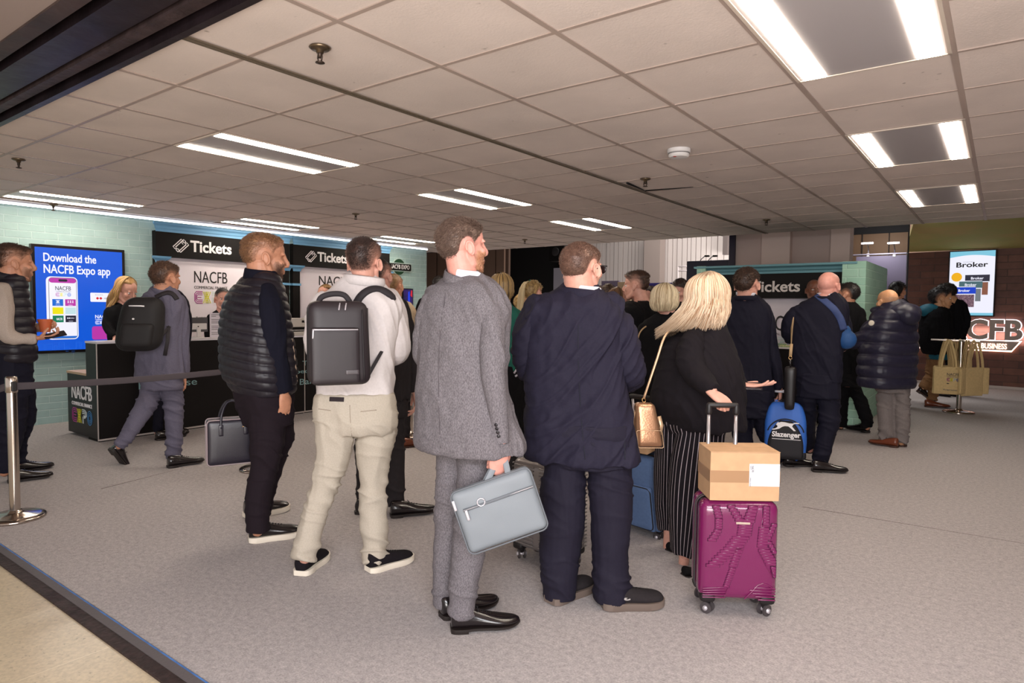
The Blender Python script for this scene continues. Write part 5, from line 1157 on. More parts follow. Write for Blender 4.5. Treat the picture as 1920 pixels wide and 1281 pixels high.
# ---- 6 man in the black gilet with cup and phone
p = Person('man in black gilet over grey sweater holding terracotta cup and phone', foot=(30, 902), vox=.008, hv=.005, skin='tan')
p.garment('gilet', m_puf, torso=[(508, 14, 36), (514, 5, 44), (524, -8, 50), (540, -16, 52), (570, -22, 56), (610, -22, 64), (650, -18, 68), (672, -14, 68), (684, -10, 58)], th=62, k=.85, wr=wr_puffer(.075, .014, 2), smooth=3)
p.garment('sweater_sleeve', m_greyknit, sleeves=[[(4, 545, -.12, 20), (4, 575, -.19, 23), (4, 605, -.22, 22), (14, 628, -.24, 18), (40, 636, -.26, 14), (68, 635, -.28, 11)], [(40, 560, .15, 14), (52, 600, .18, 12), (66, 615, .18, 10), (78, 612, .15, 9)]], wr=wr_suit(51, .007))
p.garment('trousers', m_navy2, torso=[(660, -16, 60), (685, -16, 60), (720, -18, 60), (740, -18, 60)], th=62, k=.9, sleeves=[[(18, 730, -.05, 36), (20, 790, -.05, 30), (12, 850, -.05, 24), (8, 885, -.05, 21)], [(42, 730, .10, 24), (46, 780, .12, 21), (36, 830, .15, 17), (34, 868, .15, 14)]], wr=wr_trouser(52, .010))
p.head((28, 462), 68, 80, neck=(18, 526, 0), neckr=.07)
p.hair(hairmat('dark_brown', (44,28,22), (84,56,42), 'tan'), .006, 3500, .014, .001, lump=.003, fadew=.06, flow=(0, .7, .3), lift=.5, seed=13, thickf=lambda q: .018 if q.z > .07 else .003)
p.hair(hairmat('stubble', (90,62,50), (120,84,66), 'tan'), .003, 900, .006, .0008, name='beard', score=score_beard, flow=(0, .2, -.8), fadew=.05, seed=14)
p.band((19, 511), 22, .06, .010, m_puf, 'collar', th=60, flare=.012, tilt=-.02, k=1.0)
h6 = p.hand((72, 634, -.28), (.95, -.05, .10), (0, .2, 1), 'cup', True, 1.0)
h6b = p.hand((76, 613, .06), (.9, -.4, .25), (.1, -1, 0), 'grip', False, 1.0)
p.shoe((14, 906), 84, L=.31, **mW); p.shoe((22, 888), 78, L=.31, **mW)
p.finish(); P_GILET = p
t = thing('plant_pot_cup', p.P(85, 622, -.02), 'terracotta orange cup held by the man in the black gilet', 'cup'); c_ = p.P(85, 623, -.03)
m_ter = mat('terracotta', S(190,92,52), .6)
MB().lathe(c_, [(.036, 0), (.048, .085), (.052, .085), (.054, .108), (.048, .108), (.046, .095), (.0, .094)], 36).build('cup_body', m_ter, t, smooth='auto'); t.name = 'cup'
q = p.P(103, 628, -.30); F_ = Frame(q, p.dirv(80, 12), p.dirv(-10, 30)); t = MB(); t.rbox(F_, .15, .074, .009, .004, N=6).build('phone', mat('phone_black', S(30,26,34), .2), label='dark smartphone held flat by the man in the black gilet', cat='phone')
# ---- 7 woman with long blonde hair and striped trousers
p = Person('blonde woman in black jacket and pinstriped wide trousers gripping the suitcase handle', foot=(1268, 1050), vox=.0065, hv=.0038, skin='fair')
p.garment('jacket', m_blackw, torso=[(600, 1312, 1350), (608, 1296, 1356), (622, 1272, 1362), (645, 1252, 1370), (680, 1240, 1383), (710, 1232, 1388), (740, 1226, 1391), (765, 1226, 1393), (784, 1236, 1394), (800, 1252, 1392)], th=48, k=.78,
    sleeves=[[(1306, 628, -.10, 22), (1299, 650, -.16, 26), (1294, 675, -.20, 27), (1303, 698, -.26, 24), (1322, 718, -.34, 19), (1338, 733, -.40, 15)], [(1360, 650, .12, 18), (1374, 690, .16, 16), (1384, 712, .12, 13), (1392, 722, .06, 10)]], wr=wr_suit(61, .014, .5), sep=True)
m_pin = cloth('pinstripe', (22,18,22), .85)
def pin_nodes(L_):
    nt = m_pin.node_tree; N = nt.nodes; K = nt.links; b = N['Principled BSDF']; old = b.inputs['Base Color'].links[0].from_socket
    tc = N.new('ShaderNodeTexCoord'); at_ = N.new('ShaderNodeAttribute'); at_.attribute_name = 'stripe'
    m1 = N.new('ShaderNodeMath'); m1.operation = 'FRACT'; K.new(at_.outputs['Fac'], m1.inputs[0]); m2 = N.new('ShaderNodeMath'); m2.operation = 'LESS_THAN'; m2.inputs[1].default_value = .11; K.new(m1.outputs[0], m2.inputs[0])
    mx = N.new('ShaderNodeMix'); mx.data_type = 'RGBA'; K.new(m2.outputs[0], mx.inputs[0]); K.new(old, mx.inputs[6]); mx.inputs[7].default_value = S(178,164,168); K.new(mx.outputs[2], b.inputs['Base Color'])
pin_nodes(p.L)
tr = p.garment('trousers', m_pin, torso=[(770, 1246, 1370), (795, 1246, 1366), (810, 1254, 1356)], th=48, k=.8, smooth=8, sleeves=[[(1268, 790, .08, 32), (1262, 830, .12, 32), (1258, 880, .14, 31), (1256, 930, .16, 27), (1254, 975, .18, 22), (1255, 992, .18, 20)], [(1318, 790, -.03, 46), (1312, 830, -.05, 46), (1304, 880, -.06, 46), (1296, 940, -.06, 42), (1290, 1000, -.06, 33), (1286, 1036, -.06, 27)]], wr=lambda a, b, z: .016*ridge(a, b, z, 11, 11, .7, 3)-.006)
def stripes(o, legs, pitch=.026):
    me = o.data; F = np.array(p.F); vals = []
    for v in me.vertices:
        co = v.co; zz = co.z; best = None
        for (x0, y0, z0), (x1, y1, z1) in legs:
            t = (zz-z0)/(z1-z0); cx = x0+(x1-x0)*t; cy = y0+(y1-y0)*t; d = math.hypot(co.x-cx, co.y-cy)
            if best is None or d < best[0]: best = (d, math.atan2(co.y-cy, co.x-cx))
        vals.append(best[1]*.13/pitch+20)
    a = me.attributes.new('stripe', 'FLOAT', 'POINT'); a.data.foreach_set('value', vals)
LL = []
for A_1, B_1 in (((1262, 800, .12), (1254, 985, .18)), ((1312, 800, -.05), (1287, 1036, -.06))):
    a_, b_ = p.P(*A_1)-p.F, p.P(*B_1)-p.F; LL.append((tuple(a_), tuple(b_)))
stripes(tr, LL)
p.head((1330, 516), 98, 30, pitch=26, roll=8, fem=True, neck=(1326, 612, -.02))
m_bl1 = hairmat('blonde_highlight', (158,112,72), (240,218,190), 'fair', .42)
fl = lambda phi, t: Vector((-.145*t*t*max(0, -math.sin(phi)*.6+math.cos(phi)*.5+.3), -.02*t, 0))
_X = p.X.copy(); Xh = Matrix.Translation(_X.translation)@Matrix((p.dirv(34).cross(Vector((0, 0, 1))), p.dirv(34), Vector((0, 0, 1)))).transposed().to_4x4()@Matrix.Diagonal((p.k*1.0, p.k*1.0, p.k, 1))
long_hair(Xh, p.root, m_bl1, lambda phi: .115+.055*max(0, -math.sin(phi))+.02*math.cos(phi), n=1500, rad=.0017, rx=.094, ry=.112, rz=.098, back_only=-.55, sweep=fl, curl=.03, layers=.22, part=.01, seed=21, wv=.003)
p.hand((1336, 737, -.41), (.70, -.38, -.48), (-.1, .5, -.85), 'grip', True, .95)
p.hand((1392, 722, .04), (1, -.1, .02), (0, 0, 1), 'flat', False, .95)
for A_, B_ in (((1255, 985, .18), (1252, 1022, .18)), ((1284, 1030, -.06), (1281, 1068, -.04))):
    a_, b_ = p.P(*A_), p.P(*B_); v_, f_, _ = remesh(MB().tube([a_, (a_+b_)/2, b_+Vector((0, 0, -.01)), b_+p.dirv(50)*.10+Vector((0, 0, -.03))], [.036, .030, .034, .026], n=16, round_ends=True), .006); p.addbody(v_, f_, 0)
mF = dict(kind='flat', mu=cloth('black_suede', (16,14,16), .8), ms=m_bsole, L=.265)
p.shoe((1253, 1034), 40, **mF); p.shoe((1281, 1080), 55, **mF)
p.finish(); P_BLONDE = p
q = p.P(1402, 724, .02); MB().rbox(Frame(q, p.dirv(85, 0), p.dirv(-5, 25)), .15, .075, .009, .004, N=6).build('phone', MC['phone_black'], label='dark smartphone held flat in front of the blonde woman', cat='phone')

# ---- 8 man in navy suit carrying the blue sports bag
p = Person('man in dark navy suit seen from behind carrying a blue sports backpack', foot=(1425, 866), vox=.008, hv=.005, skin='fair')
p.garment('jacket', m_navy2, torso=[(548, 1388, 1414), (554, 1380, 1420), (563, 1366, 1432), (574, 1354, 1444), (592, 1349, 1448), (640, 1349, 1446), (690, 1352, 1447), (725, 1354, 1451), (742, 1356, 1453)], th=10, k=.55,
    sleeves=[[(1434, 580, 0, 13), (1440, 605, 0, 15), (1447, 645, 0, 14), (1456, 685, 0, 13), (1462, 730, 0, 11)], [(1362, 580, 0, 12), (1356, 620, 0, 14), (1354, 660, .05, 13), (1366, 690, .15, 11)]], wr=wr_suit(71, .011, .3), sep=True)
p.garment('trousers', m_navy2, torso=[(730, 1360, 1450), (760, 1362, 1452), (780, 1366, 1452)], th=10, k=.65, sleeves=[[(1388, 775, 0, 23), (1392, 810, 0, 20), (1398, 850, 0, 16), (1402, 862, 0, 15)], [(1430, 775, 0, 22), (1436, 810, 0, 18), (1456, 838, .0, 14), (1468, 862, .02, 13)]], wr=wr_trouser(72, .010))
p.head((1401, 504), 62, 22, neck=(1399, 556, 0), neckr=.064)
p.hair(hairmat('curly_brown', (46,32,28), (96,72,58), 'fair'), .009, 3000, .014, .0012, lump=.005, fadew=.012, flow=(.3, -.2, .1), lift=.7, seed=22)
p.band((1399, 549), 19, .025, .004, m_shirt, 'shirt_collar', th=20, tilt=-.005); p.band((1399, 556), 23, .04, .007, m_navy2, 'jacket_collar', th=20, flare=.012, front_drop=.03)
p.band((1463, 732), 11, .018, .003, m_shirt, 'shirt_cuff', d=0)
p.hand((1463, 736, 0), (-.05, .1, -1), (-.9, .1, 0), 'hook', True, 1.0)
p.shoe((1403, 868), 30, L=.31, **mW); p.shoe((1470, 874), 68, L=.31, **mW)
p.finish(); P_SPORT = p

# ---- 9 bald man in navy suit with blue sling
p = Person('bald man in navy suit with blue sling pouch and tan strap over shoulders', foot=(1535, 880), vox=.008, hv=.005, skin='pink')
p.garment('jacket', m_navy2, torso=[(546, 1538, 1566), (552, 1528, 1574), (560, 1512, 1584), (571, 1494, 1592), (590, 1484, 1592), (640, 1484, 1584), (680, 1486, 1580), (705, 1488, 1578), (715, 1490, 1577)], th=16, k=.55,
    sleeves=[[(1580, 580, 0, 12), (1585, 605, 0, 14), (1588, 630, .03, 14), (1580, 648, .12, 12), (1565, 655, .2, 10)], [(1500, 580, 0, 13), (1484, 600, .03, 15), (1478, 622, .08, 14), (1484, 638, .18, 11)]], wr=wr_suit(81, .011, .4), sep=True)
p.garment('trousers', m_navy2, torso=[(700, 1492, 1574), (730, 1492, 1575), (745, 1492, 1575)], th=16, k=.65, sleeves=[[(1552, 742, 0, 22), (1555, 785, 0, 20), (1547, 825, 0, 17), (1538, 866, 0, 14)], [(1513, 742, .05, 22), (1511, 785, .15, 19), (1514, 830, .28, 14), (1518, 843, .3, 13)]], wr=wr_trouser(82, .010))
p.head((1555, 510), 54, 30, neck=(1550, 552, 0), neckr=.064)
p.band((1550, 550), 18, .025, .004, m_shirt, 'shirt_collar', th=20); p.band((1549, 557), 22, .04, .007, m_navy2, 'jacket_collar', th=20, flare=.012, front_drop=.03)
p.hand((1580, 657, .16), (-.6, .6, -.4), (0, .3, -.8), 'relax', True, .95)
p.shoe((1522, 884), 74, L=.31, **mW); p.shoe((1512, 850), 30, L=.30, **mW)
p.finish(); P_BALD = p
m_bluec = cloth('sling_blue', (24,66,116), .6); m_bluer = cloth('sling_strap', (52,66,108), .6); m_tan = mat('tan_strap', S(176,146,108), .6)
t = thing('sling_pouch', p.P(1588, 640, -.1), 'bright blue sling pouch with broad strap on the bald man', 'pouch')
v, f, n = remesh(MB().ell(p.P(1587, 637, -.06), (.085, .06, .085)).ell(p.P(1583, 625, -.06), (.06, .05, .08)), .008, 3); build('pouch', v, f, m_bluec, t)
b_ = p.bvhs['jacket']
pr = p.root; so = p.drape([(1532, 553), (1548, 566), (1564, 580), (1576, 598), (1582, 618)], .030, .006, m_bluer, 'strap', on='jacket', lift=.004, parent=t)
t = thing('shoulder_bag', p.P(1482, 720, -.1), 'black shoulder bag on a long tan strap, left of the bald man', 'bag')
p.drape([(1491, 564), (1488, 590), (1485, 620), (1484, 650)], .014, .004, m_tan, 'strap', on='jacket', lift=.004, parent=t)
a_, b_2 = p.P(1484, 645, -.17), p.P(1482, 668, -.19); MB().ribbon([a_, (a_+b_2)/2, b_2], [-p.n]*3, .013, .003).build('strap', m_tan, t)
m_gold = mat('gold_metal', S(200,160,110), .25, metal=1); MB().tube([b_2+p.L*.014*math.cos(a)+Vector((0, 0, -.015+.014*math.sin(a))) for a in np.linspace(0, 6.28, 16)], .003, n=6).build('ring', m_gold, t)
MB().tube([b_2+Vector((0, 0, -.03)), p.P(1482, 690, -.19)], (.012, .008), n=8).build('strap', m_bleather, t)
MB().rbox(Frame(p.P(1481, 728, -.17), p.L, (0, 0, 1)), .085, .40, .06, .03, N=8, taper=-.3).build('bag_body', mat('black_bag_leather', S(24,20,22), .4), t)

# ---- 10 bald man in long puffer coat
p = Person('bald man in long dark quilted puffer coat and grey trousers', foot=(1675, 836), vox=.009, hv=.006, skin='olive')
p.garment('puffer_coat', m_pufn, torso=[(562, 1664, 1694), (574, 1650, 1706), (590, 1636, 1716), (610, 1624, 1718), (640, 1616, 1720), (680, 1610, 1718), (710, 1610, 1716), (728, 1612, 1713)], th=-40, k=.78,
    sleeves=[[(1652, 598, -.10, 18), (1638, 614, -.12, 19), (1622, 630, -.10, 18), (1606, 640, -.05, 15), (1596, 645, .0, 12)]], wr=wr_puffer(.125, .03, 3), vox=.008, smooth=3)
p.garment('hood', m_pufn, extra=lambda mb: mb.ell(p.P(1688, 586, .0), (.20, .19, .11)).ell(p.P(1700, 592, -.08), (.13, .12, .11)).ell(p.P(1662, 582, .02), (.16, .12, .06)), wr=lambda a, b, z: .012*nz(a, b, z, 8, 8, 8, 4), core=False)
p.garment('trousers', m_greytr, torso=[(700, 1640, 1708), (735, 1644, 1706)], th=-30, k=.8, sleeves=[[(1662, 735, 0, 17), (1661, 780, 0, 17), (1663, 815, 0, 16), (1665, 832, 0, 15)], [(1690, 735, 0, 16), (1691, 780, 0, 15), (1690, 815, 0, 14), (1690, 830, 0, 13)]], wr=wr_trouser(92, .012))
p.head((1663, 543), 47, -38, neck=(1668, 580, 0))
p.hair(hairmat('grey_stubble', (150,116,90), (180,150,124), 'olive'), .0015, 0, fadew=.2, score=lambda q: score_short(q, top=-.1) if q.z < .05 else -.05)
mB_ = dict(kind='dress', mu=m_brownl, ms=m_brsole, ml=m_lace, L=.30)
p.shoe((1684, 840), -72, **mB_); p.shoe((1698, 838), -60, **mB_)
h, nn_ = p.hit(1634, 606, 'puffer_coat'); MB().lathe(h, [(.03, 0), (.03, .006), (.02, .008)], 16, axis=nn_).build('arm_badge', mat('badge_cream', S(206,196,180), .6), p.root)
p.finish(); P_PUF = p

# ---- 11 person in black leaning beside the kiosk
p = Person('person in black clothes standing behind the blue sling, beside the brick pier', foot=(1605, 812), vox=.01, hv=.008, skin='tan')
p.garment('black_top', m_blackc, torso=[(562, 1578, 1600), (572, 1570, 1612), (590, 1566, 1622), (640, 1566, 1620), (690, 1568, 1614), (715, 1570, 1612)], th=-30, k=.7, sleeves=[[(1608, 590, 0, 12), (1618, 620, -.03, 12), (1622, 645, 0, 10)], [(1574, 590, .1, 11), (1570, 640, .1, 9)]], wr=wr_suit(95, .012))
p.garment('trousers', m_blackc, torso=[(700, 1570, 1612), (725, 1570, 1614)], th=-30, k=.8, sleeves=[[(1602, 725, 0, 14), (1614, 755, 0, 13), (1624, 785, 0, 12), (1626, 802, 0, 11)], [(1582, 725, .05, 14), (1578, 760, .1, 12), (1576, 800, .15, 11)]], wr=wr_trouser(96, .010))
p.head((1588, 531), 46, -70, neck=(1588, 572, .0)); p.hair(hairmat('black', (16,12,12), (40,30,28), 'tan'), .008, 600, .014, .0018)
p.shoe((1629, 812), -55, L=.31, **mW); p.shoe((1578, 806), -60, L=.31, **mW)
p.finish()
# ---- 12 dark-skinned attendant in the kiosk, behind the bald man
p = Person('bald attendant in black facing the queue from the Tickets kiosk counter', xy=(at(1530, 600, y=9.05).x, 9.05), vox=.011, hv=.007, skin='brown')
p.garment('black_top', m_blackc, torso=[(562, 1520, 1536), (568, 1510, 1548), (585, 1502, 1556), (640, 1504, 1554), (700, 1506, 1552)], th=180, k=.6, sleeves=[[(1508, 580, 0, 8), (1502, 620, 0, 8), (1506, 650, -.1, 7)], [(1550, 580, 0, 8), (1556, 620, 0, 8)]])
p.garment('trousers', m_blackc, torso=[(690, 1506, 1552), (715, 1506, 1552)], th=180, k=.7, sleeves=[[(1518, 710, 0, 11), (1518, 795, 0, 9)], [(1540, 710, 0, 11), (1540, 795, 0, 9)]])
p.head((1527, 524), 42, 168, eyes=True, neck=(1527, 566, 0)); p.shoe((1518, 800), 180, L=.28, **mW); p.shoe((1540, 800), 180, L=.28, **mW)
p.finish()
# ---- 13 man behind the puffer coat
p = Person('dark-haired person in black standing mostly hidden behind the puffer coat', xy=(at(1684, 600, y=11.7).x, 11.7), vox=.011, hv=.008, skin='tan')
p.garment('black_top', m_blackc, torso=[(558, 1672, 1692), (566, 1660, 1704), (585, 1656, 1710), (640, 1658, 1708), (690, 1660, 1706)], th=0, k=.6, sleeves=[[(1706, 580, 0, 8), (1710, 620, 0, 8), (1710, 655, 0, 7)], [(1660, 580, 0, 8), (1656, 620, 0, 8), (1656, 655, 0, 7)]])
p.garment('trousers', m_blackc, torso=[(672, 1662, 1704), (700, 1662, 1704)], th=0, k=.7, sleeves=[[(1673, 695, 0, 10), (1673, 765, 0, 8)], [(1694, 695, 0, 10), (1694, 765, 0, 8)]])
p.head((1683, 530), 37, 20, neck=(1682, 562, 0)); p.hair(MC['hair_black_tan'], .016, 900, .02, .002, lump=.008)
p.shoe((1673, 772), 0, L=.29, **mW); p.shoe((1694, 772), 0, L=.29, **mW)
p.finish()
# ---- 14 man in teal and black jacket walking by the tote bags
p = Person('man in black and teal jacket and khaki trousers walking by the tote bags', foot=(1748, 757), vox=.01, hv=.007, skin='olive')
p.garment('jacket', m_blackc, torso=[(576, 1750, 1772), (582, 1738, 1778), (595, 1728, 1784), (630, 1724, 1788), (655, 1728, 1788), (664, 1732, 1786)], th=60, k=.8, sleeves=[[(1750, 592, -.1, 11), (1742, 615, -.14, 12), (1744, 640, -.14, 10), (1762, 650, -.16, 8)]], wr=wr_suit(98, .014))
p.garment('jacket_hem', m_tealc, torso=[(636, 1750, 1790), (650, 1744, 1789), (668, 1738, 1786), (674, 1740, 1784)], th=60, k=.9, core=False); p.garment('hood', m_tealc, extra=lambda mb: mb.ell(p.P(1745, 580, 0), (.17, .15, .09)).ell(p.P(1738, 584, -.06), (.12, .1, .09)), core=False)
p.garment('trousers', m_khaki, torso=[(655, 1738, 1780), (672, 1738, 1778)], th=60, k=.85, sleeves=[[(1757, 672, 0, 15), (1755, 700, 0, 12), (1750, 730, 0, 10), (1748, 750, 0, 9)], [(1750, 675, .1, 13), (1744, 705, .05, 11), (1730, 728, -.05, 9)]], wr=wr_trouser(99, .012))
p.head((1766, 541), 39, 80, eyes=True, neck=(1760, 578, 0)); p.hair(MC['hair_black_tan'], .020, 1200, .022, .002, lump=.010)
p.shoe((1733, 763), 82, L=.34, kind='dress', mu=m_brownl, ms=m_brsole, ml=m_lace); p.shoe(p.P(1719, 734, -.08), 60, L=.31, kind='dress', mu=m_bleather, ms=m_brsole, ml=m_lace, pitch=-35)
p.finish()
# ---- 15 person in long black coat by the broker screen
p = Person('person in long black coat standing in front of the Broker screen', xy=(at(1786, 600, y=13.9).x, 13.9), vox=.012, hv=.009, skin='olive')
p.garment('coat', m_blackc, torso=[(560, 1780, 1798), (566, 1770, 1808), (580, 1768, 1815), (620, 1770, 1812), (680, 1768, 1808)], th=-20, k=.6, sleeves=[[(1807, 578, 0, 7), (1814, 600, 0, 7), (1808, 625, -.05, 7), (1798, 640, -.1, 6)], [(1772, 578, 0, 7), (1768, 620, 0, 7)]], wr=wr_suit(3, .014))
p.garment('trousers', m_blackc, sleeves=[[(1781, 670, 0, 9), (1781, 738, 0, 8)], [(1798, 670, 0, 9), (1798, 738, 0, 8)]])
p.head((1772, 532), 37, -80, neck=(1784, 562, 0)); p.hair(MC['hair_black_tan'], .010, 600, .016, .002)
p.hand((1797, 641, -.1), (-.6, -.3, -.3), (0, 0, -1), 'relax', True); p.shoe((1781, 745), -60, L=.28, **mW); p.shoe((1798, 745), -60, L=.28, **mW)
p.finish()
# ---- 16 man in dark suit between the sweater man and the tweed man
p = Person('dark-haired man in charcoal suit, half hidden behind the white sweater man', foot=(720, 962), vox=.008, hv=.005, skin='fair')
p.garment('jacket', m_char, torso=[(540, 702, 728), (547, 692, 738), (557, 678, 750), (570, 670, 760), (600, 666, 768), (650, 668, 770), (700, 668, 770), (735, 666, 768), (748, 668, 766)], th=25, k=.6, sleeves=[[(752, 575, -.02, 14), (760, 610, -.02, 15), (766, 660, 0, 14), (772, 700, 0, 13), (776, 735, 0, 11)], [(684, 575, .05, 13), (680, 640, .1, 12), (684, 700, .1, 11)]], wr=wr_suit(5, .010), sep=True)
p.garment('trousers', m_char, torso=[(735, 672, 762), (765, 672, 762), (780, 674, 762)], th=25, k=.7, sleeves=[[(735, 775, 0, 25), (737, 830, 0, 22), (738, 890, 0, 20), (742, 945, 0, 19)], [(690, 775, .06, 24), (685, 830, .1, 20), (684, 890, .1, 17), (684, 948, .1, 15)]], wr=wr_trouser(6, .008))
p.head((712, 486), 66, 30, neck=(714, 545, 0)); p.hair(hairmat('black', (16,12,12), (40,30,28), 'fair'), .006, 2000, .010, .001, fadew=.05, thickf=lambda q: .010 if q.z > .05 else .003)
p.band((714, 542), 20, .03, .004, m_shirt, 'shirt_collar', th=30); p.band((714, 550), 24, .04, .008, m_char, 'jacket_collar', th=30, flare=.012)
p.hand((777, 738, 0), (.1, .1, -1), (-.9, 0, 0), 'relax', True, 1.0)
p.shoe((732, 970), 80, L=.33, **mW); p.shoe((673, 966), 20, L=.31, **mW)
p.finish(); P_CHAR = p
# ---- 17 man in beige jacket with lanyard
p = Person('man with cropped hair in beige jacket facing the round NACFB sign', foot=(755, 836), vox=.009, hv=.005, skin='tan')
p.garment('jacket', m_beige, torso=[(556, 730, 750), (562, 722, 758), (570, 712, 770), (585, 706, 779), (620, 706, 780), (660, 708, 780), (692, 708, 780)], th=25, k=.6, sleeves=[[(770, 586, 0, 9), (775, 615, 0, 10), (776, 645, 0, 9), (768, 668, .1, 8)], [(714, 586, .05, 9), (710, 640, .05, 9)]], wr=wr_suit(7, .010))
p.garment('trousers', m_char, torso=[(685, 712, 776), (705, 712, 776)], th=25, k=.7, sleeves=[[(758, 700, 0, 15), (758, 760, 0, 13), (758, 822, 0, 11)], [(728, 700, .05, 15), (730, 760, .1, 13), (732, 815, .15, 11)]], wr=wr_trouser(8, .010))
p.head((739, 514), 49, 28, neck=(738, 558, 0)); p.hair(hairmat('sandy', (100,72,42), (150,112,72), 'tan'), .005, 1200, .007, .0012, fadew=.05)
p.band((739, 560), 15, .03, .006, mat('lanyard_print', S(180,176,170), .7, var=.6, vscale=70, col2=S(96,110,96)), 'lanyard', th=25, flare=.01)
p.shoe((752, 840), 74, **mB_); p.shoe((731, 826), 50, **mB_)
p.finish()
# ---- 18 woman in green top
p = Person('woman with cropped highlighted brown hair in a green top, seen from behind', crown=(940, 512), height=1.74, vox=.008, hv=.005, skin='fair')
p.garment('green_top', m_green, torso=[(566, 928, 954), (573, 918, 962), (582, 904, 978), (598, 896, 984), (640, 896, 984), (690, 900, 982), (705, 900, 982)], th=0, k=.65, sleeves=[[(978, 600, 0, 12), (984, 640, 0, 11), (980, 675, .1, 9)], [(902, 600, 0, 12), (896, 640, 0, 11), (902, 675, .1, 9)]], wr=wr_suit(9, .008))
p.garment('skirt', m_blackc, torso=[(685, 902, 980), (730, 898, 986), (790, 904, 982), (850, 910, 976)], th=0, k=.7, wr=wr_suit(10, .010))
h_, n_ = p.hit(970, 690); MB().tube([p.P(964, 700, -.16), p.P(970, 690, -.17), p.P(976, 694, -.16), p.P(972, 702, -.16), p.P(966, 706, -.16)], .008, n=6).build('printed_motif', m_shirt, p.root)
m_tights = mat('black_tights', S(20,16,18), .6)
p.garment('tights', m_tights, sleeves=[[(928, 845, 0, 12), (928, 895, 0, 10), (928, 925, 0, 8)], [(958, 845, 0, 12), (958, 895, 0, 10), (958, 925, 0, 8)]])
p.head((940, 515), 62, 2, fem=True, neck=(940, 570, 0))
m_bl2 = hairmat('brown_highlight', (52,36,26), (186,152,96), 'fair', .45)
long_hair(p.X, p.root, m_bl2, lambda phi: .045+.030*math.cos(phi), n=900, rad=.0028, rx=.088, ry=.108, rz=.096, back_only=-.35, bob=True, layers=.35, seed=31, curl=.012)
q_ = at(940, 850, z=0)
p.shoe(p.F-p.L*.07, 5, **mF); p.shoe(p.F+p.L*.07, -5, **mF)
p.finish()
# ---- 19, 20 blonde women beyond
m_bl3 = hairmat('pale_blonde', (168,136,92), (240,222,180), 'fair', .42)
def bust(label, crown, hpx, yaw, hm, skin='fair', top=m_blackc, fem=False, height=1.7, sw=2.35, style='short', vox=.011, eyes=False, pitch=0, topname='jacket', xy=None, thick=.009, hemf=None, backo=-.35, legs=m_blackc, lean=0, **kw):
    """a person of whom the crowd hides all but head and shoulders; the hidden rest is built plainly"""
    p = Person(label, crown=crown, height=height, xy=xy, vox=vox, hv=.007, skin=skin); cx, cy = crown; h = hpx; c2 = cx+lean
    zpx = lambda z: cy+(height-z)/(height/(hpx*7.3*1.0)) if False else None
    k = (p.P(cx, cy+h)-p.P(cx, cy)).length/h; H = lambda f: cy+f*h
    foot_py = cy+height/k
    W = h*sw*.5*(.86 if fem else 1)
    p.garment(topname, top, torso=[(H(1.02), c2-W*.35, c2+W*.35), (H(1.12), c2-W*.62, c2+W*.62), (H(1.30), c2-W*.9, c2+W*.9), (H(1.55), c2-W, c2+W), (H(2.2), c2-W*.88, c2+W*.88), (H(3.0), c2-W*.80, c2+W*.80), (H(3.6), c2-W*.85, c2+W*.85)], th=yaw*.7, k=.58,
        sleeves=[[(c2+s_*W*.86, H(1.42), 0, W*.24), (c2+s_*W*1.02, H(2.0), 0, W*.24), (c2+s_*W*1.04, H(2.7), -.02, W*.20), (c2+s_*W*1.0, H(3.5), -.04, W*.15)] for s_ in (-1, 1)], wr=wr_suit(int(cx), .010))
    p.garment('trousers', legs, sleeves=[[(c2+s_*W*.38, H(3.3), 0, W*.42), (c2+s_*W*.38, H(5.0), 0, W*.30), (c2+s_*W*.38, foot_py-h*.25, 0, W*.22)] for s_ in (-1, 1)], wr=wr_trouser(int(cx)+1, .008))
    p.head(crown, h, yaw, pitch=pitch, fem=fem, eyes=eyes, neck=(c2, H(1.12), 0))
    if style == 'short': p.hair(hm, thick, 900, .014, .0016, lump=.005, **kw)
    elif style: long_hair(p.X, p.root, hm, hemf, n=500, rad=.003, rx=.088, ry=.106, rz=.095, back_only=backo, bob=(style == 'bob'), seed=int(cx), **kw)
    for s_ in (-1, 1): p.shoe(p.F+p.L*s_*.09+p.dirv(yaw)*-.08, yaw, L=.27, **mW)
    return p
p = bust('woman with a long pale blonde ponytail, between green top and navy suit', (1000, 527), 50, 28, hairmat('dark_blonde', (110,84,50), (196,164,108), 'fair'), fem=True, height=1.71, top=cloth('pale_pink', (196,170,160)))
rs = random.Random(4); mbp = MB(); hvp = []
T_ = Matrix.Translation((0, 0, 0))
for q in range(420):
    a = rs.uniform(0, 6.28); r0 = rs.uniform(0, .012); r1 = rs.uniform(0, .032); o_ = lambda r: Vector((math.cos(a)*r, math.sin(a)*r*.7, 0))
    pts = [p.X@(Vector((0, -.060, .108))+o_(r0)), p.X@(Vector((-.015, -.120, .106))+o_(r0*1.3)), p.X@(Vector((-.028, -.152, .05))+o_(r1*.8)), p.X@(Vector((-.036, -.160, -.05))+o_(r1)), p.X@(Vector((-.05, -.165, -.16-rs.uniform(0, .08)))+o_(r1*.8))]
    n0 = len(mbp.v); mbp.tube(catmull(pts, 2), .0022, n=3); hvp += [min(1, max(0, rs.gauss(.6, .25)))]*(len(mbp.v)-n0)
build('ponytail', mbp.v, mbp.f, m_bl3, p.root, attrs={'hv': hvp, 'fade': [1]*len(mbp.v)}); MB().tube([p.X@(Vector((0, -.075, .112))+Vector((math.cos(a)*.004, math.sin(a)*.012, math.cos(a)*.014))) for a in np.linspace(0, 6.2, 12)], .004, n=6).build('hair_tie', m_green, p.root)
p.finish()
